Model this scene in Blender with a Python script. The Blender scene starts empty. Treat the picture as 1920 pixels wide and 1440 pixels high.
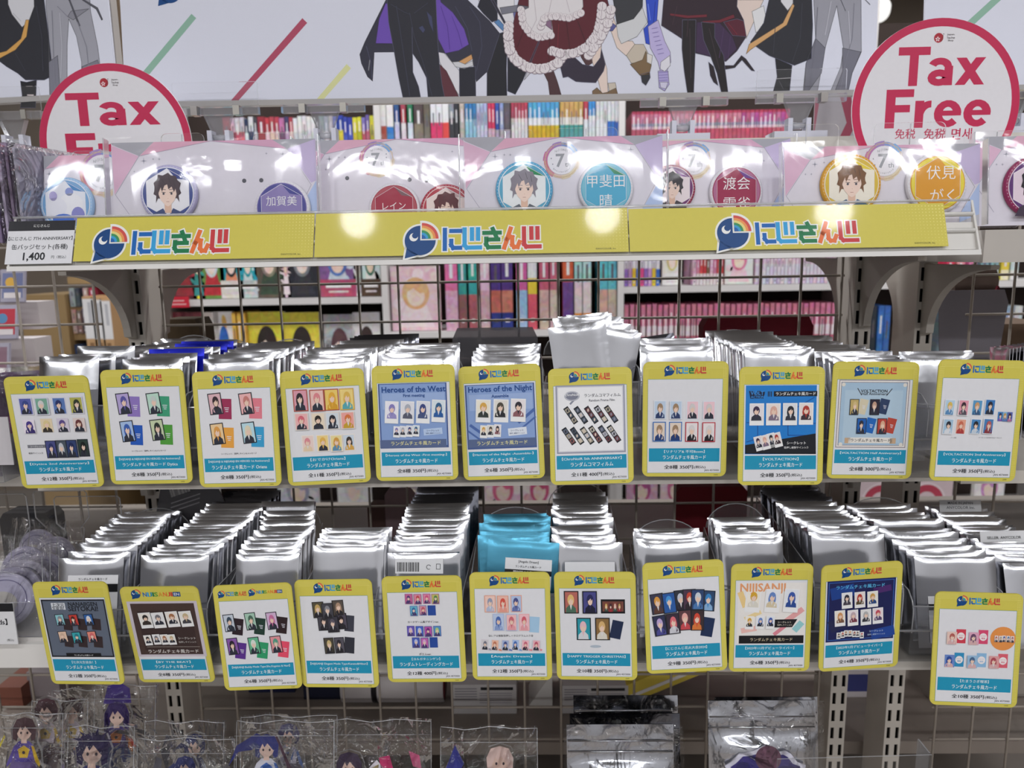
import bpy, math, random
from mathutils import Vector, Matrix
import numpy as np
C = bpy.context.scene.collection
SC = bpy.context.scene
R = math.radians
H = 1.45                      # eye height of the photographer above the floor

# ---------------------------------------------------------------- camera
FPX = 1394.353
PITCH, YAW, ROLL = 0.170344, 0.022822, -0.01753
FW = Vector((-math.sin(YAW)*math.cos(PITCH), math.cos(YAW)*math.cos(PITCH), -math.sin(PITCH)))
_rt = Vector((math.cos(YAW), math.sin(YAW), 0)); _up = _rt.cross(FW)
RT = _rt*math.cos(ROLL) + _up*math.sin(ROLL)
UP = -_rt*math.sin(ROLL) + _up*math.cos(ROLL)
EYE = Vector((0, 0, H))
cd = bpy.data.cameras.new('camera'); cam = bpy.data.objects.new('camera', cd); C.objects.link(cam)
cd.sensor_width = 36; cd.lens = FPX/1920*36; cd.clip_start = .02
cam.matrix_world = Matrix(((RT.x, UP.x, -FW.x, 0), (RT.y, UP.y, -FW.y, 0), (RT.z, UP.z, -FW.z, H), (0, 0, 0, 1)))
cd.dof.use_dof = True; cd.dof.focus_distance = .72; cd.dof.aperture_fstop = 7.2
SC.camera = cam

# ---------------------------------------------------------------- world, exposure, shop lights and an added wall-brightening row
w = bpy.data.worlds.new('world'); SC.world = w; w.use_nodes = True
w.node_tree.nodes['Background'].inputs[0].default_value = (.80, .82, .9, 1)
w.node_tree.nodes['Background'].inputs[1].default_value = .10
SC.view_settings.view_transform = 'Standard'; SC.view_settings.look = 'None'
SC.view_settings.gamma = 1; SC.view_settings.use_curve_mapping = False
SC.view_settings.exposure = -2.24
SC.cycles.use_denoising = True
SC.cycles.max_bounces = 10; SC.cycles.transparent_max_bounces = 28
SC.cycles.diffuse_bounces = 4; SC.cycles.glossy_bounces = 4; SC.cycles.transmission_bounces = 4
SC.cycles.sample_clamp_indirect = 4
def lamp(name, kind, loc, power, size=None, rot=(0, 0, 0), col=(1, .98, .97)):
    l = bpy.data.lights.new(name, kind); l.energy = power; l.color = col
    if kind == 'AREA':
        l.shape = 'RECTANGLE'; l.size, l.size_y = size
    else:
        l.shadow_soft_size = size
    o = bpy.data.objects.new(name, l); C.objects.link(o); o.location = loc; o.rotation_euler = rot
    return o
for y, p in ((-2.75, 132), (-1.75, 14), (1.40, 92), (3.2, 40)):  # first row is added to brighten wall_front, which the foil packs mirror
    for x in (-2.6, -.9, .8, 2.5):
        lamp('ceiling_and_wall_fill_light', 'AREA', (x, y, 2.86), p, (1.25, .14), col=(.97, .98, 1))
for x in (-2.3, -.60, .27, 1.08, 2.2):
    lamp('ceiling_spotlight', 'SPOT', (x, -.745, 2.84), 98, .06, (R(20), 0, 0), (.98, .98, 1)).data.spot_size = R(110)

# ---------------------------------------------------------------- photo measurements to places
def rayd(px, py): return FW + RT*((px-960)/FPX) - UP*((py-720)/FPX)
def at(px, py, Y):
    d = rayd(px, py); return EYE + d*(Y/d.y)
class Plane:
    """an upright sheet leaning back by t, through (x, y, z); gives local (u, v) on it"""
    def __init__(s, o, t=0.0):
        s.o = Vector(o); s.t = t; s.V = Vector((0, math.sin(t), math.cos(t))); s.N = Vector((1, 0, 0)).cross(s.V)
    def uv(s, px, py):
        d = rayd(px, py); k = (s.o-EYE).dot(s.N)/d.dot(s.N); q = EYE+d*k-s.o
        return (q.x, q.dot(s.V))
    def poly(s, pts): return [s.uv(*p) for p in pts]

# ---------------------------------------------------------------- materials
def lin(c):
    if isinstance(c, str):
        c = [int(c[i:i+2], 16)/255 for i in (1, 3, 5)]
        c = [x/12.92 if x <= .04045 else ((x+.055)/1.055)**2.4 for x in c]
    return (c[0], c[1], c[2], 1)
def newmat(n):
    m = bpy.data.materials.new(n); m.use_nodes = True
    return m, m.node_tree.nodes, m.node_tree.links
def attr_mat(n, rough, spec=.4, coat=0, bump=0, bscale=200, metal=0, var=.06):
    m, N, L = newmat(n); b = N['Principled BSDF']
    a = N.new('ShaderNodeAttribute'); a.attribute_name = 'Col'
    tc = N.new('ShaderNodeTexCoord'); nz = N.new('ShaderNodeTexNoise'); nz.inputs['Scale'].default_value = bscale
    nz.inputs['Detail'].default_value = 3
    L.new(tc.outputs['Object'], nz.inputs['Vector'])
    mp = N.new('ShaderNodeMapRange'); mp.inputs[3].default_value = 1-var; mp.inputs[4].default_value = 1+var
    L.new(nz.outputs['Fac'], mp.inputs[0])
    mx = N.new('ShaderNodeMix'); mx.data_type = 'RGBA'; mx.blend_type = 'MULTIPLY'; mx.inputs[0].default_value = 1
    L.new(a.outputs['Color'], mx.inputs[6]); L.new(mp.outputs[0], mx.inputs[7]); L.new(mx.outputs[2], b.inputs['Base Color'])
    b.inputs['Roughness'].default_value = rough; b.inputs['Specular IOR Level'].default_value = spec
    b.inputs['Coat Weight'].default_value = coat; b.inputs['Coat Roughness'].default_value = .08; b.inputs['Metallic'].default_value = metal
    if bump:
        bp = N.new('ShaderNodeBump'); bp.inputs['Strength'].default_value = bump; bp.inputs['Distance'].default_value = .001
        L.new(nz.outputs['Fac'], bp.inputs['Height']); L.new(bp.outputs[0], b.inputs['Normal'])
    return m
def foil(n, col, rough=.2, bump=.35, scale=22, metal=1.0):
    m, N, L = newmat(n); b = N['Principled BSDF']
    b.inputs['Base Color'].default_value = lin(col); b.inputs['Metallic'].default_value = metal; b.inputs['Roughness'].default_value = rough
    tc = N.new('ShaderNodeTexCoord'); nz = N.new('ShaderNodeTexNoise'); nz.inputs['Scale'].default_value = scale
    nz.inputs['Detail'].default_value = 4; nz.inputs['Distortion'].default_value = .6
    oi = N.new('ShaderNodeObjectInfo'); ad = N.new('ShaderNodeVectorMath'); ad.operation = 'ADD'
    L.new(tc.outputs['Object'], ad.inputs[0]); L.new(oi.outputs['Random'], ad.inputs[1]); L.new(ad.outputs[0], nz.inputs['Vector'])
    bp = N.new('ShaderNodeBump'); bp.inputs['Strength'].default_value = bump; bp.inputs['Distance'].default_value = .006
    L.new(nz.outputs['Fac'], bp.inputs['Height']); L.new(bp.outputs[0], b.inputs['Normal'])
    return m
def film(n, base=.05, fres=.6, rough=.06, bump=0, scale=40, tint=(1, 1, 1), body=0.0, bodycol=(.8, .8, .82), ior=1.35, dist=.006):
    """clear plastic: lets light through, with glossy reflections (and a little milky body)"""
    m, N, L = newmat(n); out = N['Material Output']; N.remove(N['Principled BSDF'])
    tr = N.new('ShaderNodeBsdfTransparent'); tr.inputs[0].default_value = (*tint, 1)
    gl = N.new('ShaderNodeBsdfGlossy'); gl.inputs['Roughness'].default_value = rough; gl.inputs[0].default_value = (1, 1, 1, 1)
    fr = N.new('ShaderNodeFresnel'); fr.inputs[0].default_value = ior
    ma = N.new('ShaderNodeMath'); ma.operation = 'MULTIPLY_ADD'; ma.inputs[1].default_value = fres; ma.inputs[2].default_value = base; ma.use_clamp = True
    L.new(fr.outputs[0], ma.inputs[0])
    mx = N.new('ShaderNodeMixShader'); L.new(ma.outputs[0], mx.inputs[0]); L.new(gl.outputs[0], mx.inputs[2])
    last = tr.outputs[0]
    if body:
        df = N.new('ShaderNodeBsdfDiffuse'); df.inputs[0].default_value = (*bodycol, 1)
        m2 = N.new('ShaderNodeMixShader'); m2.inputs[0].default_value = body
        L.new(tr.outputs[0], m2.inputs[1]); L.new(df.outputs[0], m2.inputs[2]); last = m2.outputs[0]
    L.new(last, mx.inputs[1]); L.new(mx.outputs[0], out.inputs[0])
    if bump:
        tc = N.new('ShaderNodeTexCoord'); nz = N.new('ShaderNodeTexNoise'); nz.inputs['Scale'].default_value = scale
        nz.inputs['Detail'].default_value = 3; nz.inputs['Distortion'].default_value = 1.2
        oi = N.new('ShaderNodeObjectInfo'); ad = N.new('ShaderNodeVectorMath'); ad.operation = 'ADD'
        L.new(tc.outputs['Object'], ad.inputs[0]); L.new(oi.outputs['Random'], ad.inputs[1]); L.new(ad.outputs[0], nz.inputs['Vector'])
        bp = N.new('ShaderNodeBump'); bp.inputs['Strength'].default_value = bump; bp.inputs['Distance'].default_value = dist
        L.new(nz.outputs['Fac'], bp.inputs['Height'])
        L.new(bp.outputs[0], gl.inputs['Normal']); L.new(bp.outputs[0], fr.inputs['Normal'])
    return m
M_print = attr_mat('printed_paper', .42, .35, var=.03)
def book_mat(n):
    m = attr_mat(n, .4, .35, var=.05); N, L = m.node_tree.nodes, m.node_tree.links; b = N['Principled BSDF']
    src = b.inputs['Base Color'].links[0].from_socket
    tc = N.new('ShaderNodeTexCoord'); oi = N.new('ShaderNodeObjectInfo'); ad = N.new('ShaderNodeVectorMath'); ad.operation = 'MULTIPLY_ADD'
    ad.inputs[1].default_value = (1, .2, 1); L.new(tc.outputs['Object'], ad.inputs[0]); L.new(oi.outputs['Random'], ad.inputs[2])
    nz = N.new('ShaderNodeTexNoise'); nz.inputs['Scale'].default_value = 48; nz.inputs['Detail'].default_value = 4; nz.inputs['Distortion'].default_value = 1.0
    L.new(ad.outputs[0], nz.inputs['Vector'])
    hs = N.new('ShaderNodeMix'); hs.data_type = 'RGBA'; hs.blend_type = 'OVERLAY'; hs.inputs[0].default_value = .42
    ct = N.new('ShaderNodeBrightContrast'); ct.inputs['Contrast'].default_value = 1.2; hu = N.new('ShaderNodeHueSaturation'); hu.inputs['Saturation'].default_value = .55; L.new(nz.outputs['Color'], hu.inputs['Color']); L.new(hu.outputs[0], ct.inputs['Color'])
    L.new(src, hs.inputs[6]); L.new(ct.outputs[0], hs.inputs[7]); L.new(hs.outputs[2], b.inputs['Base Color'])
    return m
M_book = book_mat('printed_cover')
M_gloss = attr_mat('glossy_print', .42, .3, coat=.03, var=.03)
M_board = attr_mat('printed_board', .55, .3, bump=.08, bscale=700, var=.02)
M_paint = attr_mat('painted_metal', .42, .4, bscale=30, var=.04)
M_wood = attr_mat('wood', .55, .3, bscale=14, var=.14)
M_plain = attr_mat('plain_surface', .7, .2, bscale=3, var=.05)
M_silver = foil('silver_foil', '#dfe0e5', .15, .16, 11)
M_dark = foil('darkened_silver_foil', '#74757d', .13, .25, 14)  # darker tone; on rear packs it stands for dark reflections of the shelf
M_blue = foil('blue_foil', '#1420b8', .28, .3, 20, .55)
M_teal = foil('light_blue_foil', '#4a8ea8', .27, .25, 14, .75)
M_crinkle = foil('crinkled_foil', '#cfd1d8', .15, .55, 13)
M_chrome = foil('chrome', '#b8b4ac', .15, .05, 20)
M_film = film('plastic_film', .025, .9, .05, 1.0, 26, dist=.022)
M_sleeve = film('clear_sleeve', .015, .5, .06, .09, 10)
M_acryl = film('clear_acrylic', .02, .55, .06)
M_cover = film('clear_price_cover', .0, .07, .05)
M_clip = film('clear_clip_plastic', .07, .8, .08, tint=(.93, .93, .95), body=.10, bodycol=(.8, .8, .84))
M_edge = film('acrylic_edge', .14, .7, .1, body=.42, bodycol=(.8, .81, .85))
M_bin = film('clear_bin_plastic', .03, .5, .12, tint=(.97, .975, .985), body=.06)
M_smoke = film('smoky_plastic', .04, .5, .12, tint=(.5, .47, .47), body=.4, bodycol=(.3, .29, .32))
MATS = [M_print]

# ---------------------------------------------------------------- mesh builder
EPS = 6e-5
_tc = {}
def text_mesh(s, bold):
    k = (s, bold)
    if k not in _tc:
        c = bpy.data.curves.new('t', 'FONT'); c.body = s; c.size = 1; c.resolution_u = 2; cjk = any(ord(q) > 0x2e7f for q in s); c.offset = 0 if cjk else (0, .010, .022, .055)[bold]
        o = bpy.data.objects.new('t', c); C.objects.link(o); bpy.context.view_layer.update()
        me = bpy.data.meshes.new_from_object(o.evaluated_get(bpy.context.evaluated_depsgraph_get()))
        v = [(p.co.x, p.co.y) for p in me.vertices]; f = [tuple(p.vertices) for p in me.polygons]
        n = [p.normal.z for p in me.polygons]
        f = [a if q > 0 else a[::-1] for a, q in zip(f, n)]
        bpy.data.objects.remove(o); bpy.data.curves.remove(c); bpy.data.meshes.remove(me)
        if cjk and bold:       # heavier strokes: the outline twice, a hair apart
            dx = (0, .022, .045, .06)[bold]; n0 = len(v); v = v+[(a+dx, b+dx*.3) for a, b in v]; f = f+[tuple(i+n0 for i in q) for q in f]
        xs = [p[0] for p in v]; ys = [p[1] for p in v]
        x0, x1, y0, y1 = min(xs), max(xs), min(ys), max(ys)
        _tc[k] = ([(x-(x0+x1)/2, y-(y0+y1)/2) for x, y in v], f, x1-x0, y1-y0, len(v)//2 if cjk and bold else len(v))
    return _tc[k]
def rot2(x, y, a): return (x*math.cos(a)-y*math.sin(a), x*math.sin(a)+y*math.cos(a))
class MB:
    def __init__(s): s.v = []; s.f = []; s.c = []; s.m = []; s.s = []; s.t = None
    def face(s, pts, col, mat=0, sm=False):
        i = len(s.v); s.v += [tuple(p) for p in pts]; s.f.append(tuple(range(i, i+len(pts)))); s.c.append(lin(col)); s.m.append(mat); s.s.append(sm)
    def mesh(s, vs, fs, col, mat=0, sm=False):
        i = len(s.v); s.v += [tuple(p) for p in vs]; cl = lin(col)
        for f in fs: s.f.append(tuple(a+i for a in f)); s.c.append(cl); s.m.append(mat); s.s.append(sm)
    def box(s, x0, x1, y0, y1, z0, z1, col, mat=0):
        v = [(x, y, z) for z in (z0, z1) for y in (y0, y1) for x in (x0, x1)]
        s.mesh(v, [(0, 2, 3, 1), (4, 5, 7, 6), (0, 1, 5, 4), (2, 6, 7, 3), (0, 4, 6, 2), (1, 3, 7, 5)], col, mat); return s
    def prism(s, pts, y0, y1, col, mat=0, side=None, smat=None):
        """outline in (x, z), counter-clockwise from the front, from y0 (front) to y1"""
        n = len(pts)
        s.face([(x, y0, z) for x, z in pts], col, mat); s.face([(x, y1, z) for x, z in pts][::-1], col, mat)
        for i in range(n):
            a, b = pts[i], pts[(i+1) % n]
            s.face([(b[0], y0, b[1]), (a[0], y0, a[1]), (a[0], y1, a[1]), (b[0], y1, b[1])], side or col, mat if smat is None else smat)
        return s
    def tube(s, pts, r, col, mat=0, n=8, cap=True):
        pts = [Vector(p) for p in pts]; rings = []
        for i, p in enumerate(pts):
            d = (pts[min(i+1, len(pts)-1)]-pts[max(i-1, 0)]).normalized()
            a = d.orthogonal().normalized(); b = d.cross(a)
            if i and abs(a.dot(pa)) < .999:
                a = (pa-d*pa.dot(d)).normalized(); b = d.cross(a)
            pa = a; rr = r[i] if isinstance(r, (list, tuple)) else r
            rings.append([p+a*rr*math.cos(2*math.pi*k/n)+b*rr*math.sin(2*math.pi*k/n) for k in range(n)])
        vs = [q for g in rings for q in g]
        fs = [(i*n+k, i*n+(k+1) % n, (i+1)*n+(k+1) % n, (i+1)*n+k) for i in range(len(pts)-1) for k in range(n)]
        if cap: fs += [tuple(range(n))[::-1], tuple((len(pts)-1)*n+k for k in range(n))]
        s.mesh(vs, fs, col, mat, True); return s
    def lathe(s, prof, cx, cz, y, col, mat=0, n=40, cols=None):
        """profile (radius, depth towards the viewer) round an axis along y"""
        for j in range(len(prof)-1):
            (r0, d0), (r1, d1) = prof[j], prof[j+1]
            vs = []; fs = []
            for k in range(n):
                a = 2*math.pi*k/n
                vs += [(cx+r0*math.cos(a), y-d0, cz+r0*math.sin(a)), (cx+r1*math.cos(a), y-d1, cz+r1*math.sin(a))]
            for k in range(n):
                p = 2*k; q = 2*((k+1) % n); fs.append((p, q, q+1, p+1)[::-1])
            s.mesh(vs, fs, (cols[j] if cols else col), mat, True)
        return s
    # flat artwork on the plane y = y0 - layer
    def P(s, pts, col, L=1, y=0, mat=0): s.face([(p[0], y-L*EPS, p[1]) for p in pts], col, mat); return s
    def rect(s, cx, cz, w, h, col, L=1, y=0, rot=0, mat=0):
        a = R(rot); s.P([(cx+rot2(dx*w/2, dz*h/2, a)[0], cz+rot2(dx*w/2, dz*h/2, a)[1]) for dx, dz in ((-1, -1), (1, -1), (1, 1), (-1, 1))], col, L, y, mat); return s
    def ell(s, cx, cz, w, h, col, L=1, y=0, n=28, a0=0, rot=0, mat=0):
        a = R(rot); pts = []
        for k in range(n):
            t = 2*math.pi*k/n+a0; q = rot2(w/2*math.cos(t), h/2*math.sin(t), a); pts.append((cx+q[0], cz+q[1]))
        s.P(pts, col, L, y, mat); return s
    def sector(s, cx, cz, r0, r1, a0, a1, col, L=1, y=0, n=14):
        A = [R(a0+(a1-a0)*k/n) for k in range(n+1)]
        s.P([(cx+r0*math.cos(a), cz+r0*math.sin(a)) for a in A][::-1]+[(cx+r1*math.cos(a), cz+r1*math.sin(a)) for a in A] if r0 > 0 else [(cx, cz)]+[(cx+r1*math.cos(a), cz+r1*math.sin(a)) for a in A], col, L, y)
        if r0 > 0: s.f[-1] = s.f[-1]
        return s
    def line(s, pts, w, col, L=1, y=0, closed=False):
        n = len(pts)
        for i in range(n-(0 if closed else 1)):
            a, b = Vector(pts[i]), Vector(pts[(i+1) % n]); d = b-a
            if d.length < 1e-9: continue
            d.normalize(); a2 = a-d*w*.5; b2 = b+d*w*.5; nn = Vector((-d.y, d.x))*w/2
            s.P([a2-nn, b2-nn, b2+nn, a2+nn], col, L+.13*(i % 8), y)
        return s
    def text(s, str_, cx, cz, wd, col, L=1, y=0, bold=1, ht=None, rot=0, mat=0, shear=0):
        v, f, w0, h0, half = text_mesh(str_, bold); k = wd/w0 if wd else ht/.73; kz = ht/h0 if ht and wd else k; a = R(rot)
        s.mesh([(cx+q[0], y-(L+.4*(i >= half))*EPS, cz+q[1]) for i, q in enumerate(rot2(p[0]*k+p[1]*shear*k, p[1]*kz, a) for p in v)], f, col, mat); return s
    def build(s, name, mats=None, parent=None, loc=None, rot=None):
        me = bpy.data.meshes.new(name); me.from_pydata(s.v, [], s.f)
        ms = mats if isinstance(mats, (list, tuple)) else [mats or M_print]
        for m in ms: me.materials.append(m)
        me.polygons.foreach_set('material_index', s.m); me.polygons.foreach_set('use_smooth', s.s)
        ca = me.color_attributes.new('Col', 'FLOAT_COLOR', 'CORNER')
        ca.data.foreach_set('color', [x for f, c in zip(s.f, s.c) for _ in f for x in c])
        me.update()
        o = bpy.data.objects.new(name, me); C.objects.link(o)
        if parent is not None: o.parent = parent
        if loc is not None: o.location = loc
        if rot is not None: o.rotation_euler = rot
        return o
def tag(o, label, cat, group=None):
    o['label'] = label; o['category'] = cat
    if group: o['group'] = group
    return o
def struct(o): o['kind'] = 'structure'; return o
def empty(name, loc, rot=(0, 0, 0)):
    o = bpy.data.objects.new(name, None); C.objects.link(o); o.location = loc; o.rotation_euler = rot; o.empty_display_size = .02
    return o
ORD = ['first', 'second', 'third', 'fourth', 'fifth', 'sixth', 'seventh', 'eighth', 'ninth', 'tenth', 'eleventh', 'twelfth', 'thirteenth', 'fourteenth', 'fifteenth', 'sixteenth', 'seventeenth', 'eighteenth', 'nineteenth', 'twentieth'] + ['twenty-'+t for t in ('first', 'second', 'third', 'fourth', 'fifth', 'sixth', 'seventh', 'eighth', 'ninth')] + ['thirtieth'] + ['thirty-'+t for t in ('first', 'second', 'third', 'fourth', 'fifth', 'sixth', 'seventh', 'eighth', 'ninth')] + ['fortieth']
def rrect(w, h, r, n=5):
    pts = []
    for cx, cz, a0 in ((w/2-r, -h/2+r, -90), (w/2-r, h/2-r, 0), (-w/2+r, h/2-r, 90), (-w/2+r, -h/2+r, 180)):
        pts += [(cx+r*math.cos(R(a0+90*k/n)), cz+r*math.sin(R(a0+90*k/n))) for k in range(n+1)]
    return pts

# ---------------------------------------------------------------- logos and little printed people
NJ = ['#1565b4', '#35a3dc', '#16794a', '#e8743a', '#c93a3f']
NJS = [[[(0, 1), (0, 0)], [(.42, .93), (1, .93)], [(.42, .42), (.42, .2), (.55, .05), (1, .05)]],
       [[(0, 1), (0, .18), (.14, .05), (1, .05)], [(.48, 1), (.48, .5)], [(.88, 1), (.88, .5)]],
       [[(0, .8), (1, .8)], [(.55, 1), (.66, .8), (.82, .5)], [(.9, .45), (.3, .45)], [(.12, .5), (.12, .2), (.25, .05), (.95, .05)]],
       [[(.42, 1), (0, .02)], [(.2, .45), (.36, .6), (.52, .55), (.52, .16), (.64, .04), (.86, .04), (1, .3)]],
       [[(0, 1), (0, .18), (.14, .05), (1, .05)], [(.48, 1), (.48, .5)], [(.88, 1), (.88, .5)]]]
def nj_letters(m, x0, x1, z0, z1, L=2, y=0, outline=True):
    n = 5; pitch = (x1-x0)/(n-.12); cw = pitch*.86; h = (z1-z0); st = h*.175
    for i in range(n):
        ox = x0+i*pitch+st/2
        for ln in NJS[i]:
            p = [(ox+a*(cw-st*.4), z0+st/2+b*(h-st)) for a, b in ln]
            if outline: m.line(p, st*1.6, '#f4f4f0', L, y)
            m.line(p, st, NJ[i], L+2+(i % 2), y)
def bird(m, cx, cz, r, L=2, y=0, outline=True):
    o = r*.13
    if outline:
        m.ell(cx, cz, 2*r+2*o, 2*r+2*o, '#f2f2ee', L, y)
        m.P([(cx-r*1.12, cz-r*1.35), (cx+r*.2, cz-r*1.02), (cx-r*.95, cz-r*.2)], '#f2f2ee', L, y)
        m.sector(cx+r*.1, cz+r*.12, 0, r*1.22, -6, 96, '#f2f2ee', L+1, y)
    # body is the circle without its upper right quarter
    A = [R(90+270*k/30) for k in range(31)]
    m.P([(cx, cz)]+[(cx+r*math.cos(a), cz+r*math.sin(a)) for a in A], '#0d4480', L+2, y)
    m.P([(cx-r*.98, cz-r*1.2), (cx-r*.1, cz-r*.98), (cx-r*.86, cz-r*.5)], '#0d4480', L+2, y)
    q = r*.1
    for k, (f, c) in enumerate(((1.08, '#d2524e'), (.9, '#ee9a5a'), (.74, '#e8dc8a'), (.58, '#3a9460'), (.42, '#3aa0d4'), (.26, '#1d64ae'))):
        m.sector(cx+q, cz+q, 0, r*f, 0, 90, c, L+3+k, y)
    m.ell(cx-r*.42, cz+r*.22, r*.56, r*.56, '#f4f4f2', L+3, y, 18)
    m.ell(cx-r*.33, cz+r*.33, r*.4, r*.4, '#0d4480', L+4, y, 18)
SKIN = '#f0d0bc'
def mini(m, cx, cz, w, h, rot, frame, bg, hair, cloth, L=3, y=0, seed=0):
    """a tiny printed portrait: any person, head and shoulders"""
    rnd = random.Random(seed); a = R(rot)
    def tr(px, pz): q = rot2(px, pz, a); return (cx+q[0], cz+q[1])
    def pg(pts, c, l): m.P([tr(*p) for p in pts], c, l, y)
    def rc(x0, x1, z0, z1, c, l): pg([(x0, z0), (x1, z0), (x1, z1), (x0, z1)], c, l)
    x0, x1, z0, z1 = -w/2, w/2, -h/2, h/2
    if frame == 'w':
        rc(x0, x1, z0, z1, '#f4f4f4', L); b = w*.07; x0 += b; x1 -= b; z1 -= b; z0 += h*.22
    elif frame:
        rc(x0, x1, z0, z1, frame, L); b = w*.07; x0 += b; x1 -= b; z1 -= b; z0 += b
    rc(x0, x1, z0, z1, bg, L+1)
    W, Hh = x1-x0, z1-z0; sx = (rnd.random()-.5)*.12*W; mx = (x0+x1)/2+sx
    def E(ex, ez, ew, eh, c, l, n=14, a0=0, a1=360):
        pg([(mx+ex*W+ew*W*math.cos(R(a0+(a1-a0)*k/n)), z0+ez*Hh+eh*Hh*math.sin(R(a0+(a1-a0)*k/n))) for k in range(n)], c, l)
    long_ = rnd.random() < .45
    pg([(max(x0, mx-.42*W), z0), (min(x1, mx+.42*W), z0), (min(x1, mx+.38*W), z0+.22*Hh), (mx+.12*W, z0+.38*Hh), (mx-.12*W, z0+.38*Hh), (max(x0, mx-.38*W), z0+.22*Hh)], cloth, L+3)
    pg([(mx-.1*W, z0+.4*Hh), (mx, z0+.12*Hh), (mx+.1*W, z0+.4*Hh)], '#e8e4e4' if rnd.random() < .6 else hair, L+4)
    if long_: E(0, .48, .3, .34, hair, L+2)
    E(0, .62, .27, .27, hair, L+4)
    E(0, .56, .185, .2, SKIN, L+5)
    s = rnd.choice((-1, 1))
    pg([(mx-.24*W, z0+.6*Hh), (mx-.14*W, z0+.58*Hh), (mx-.05*W*s, z0+.7*Hh), (mx+.06*W, z0+.57*Hh), (mx+.16*W, z0+.66*Hh), (mx+.24*W, z0+.58*Hh), (mx+.22*W, z0+.76*Hh), (mx, z0+.86*Hh), (mx-.22*W, z0+.76*Hh)], hair, L+6)
    if rnd.random() < .5: pg([(mx+.15*W*s, z0+.05*Hh), (mx+.3*W*s, z0+.1*Hh), (mx+.28*W*s, z0+.3*Hh)][::s], bg, L+5)
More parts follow.
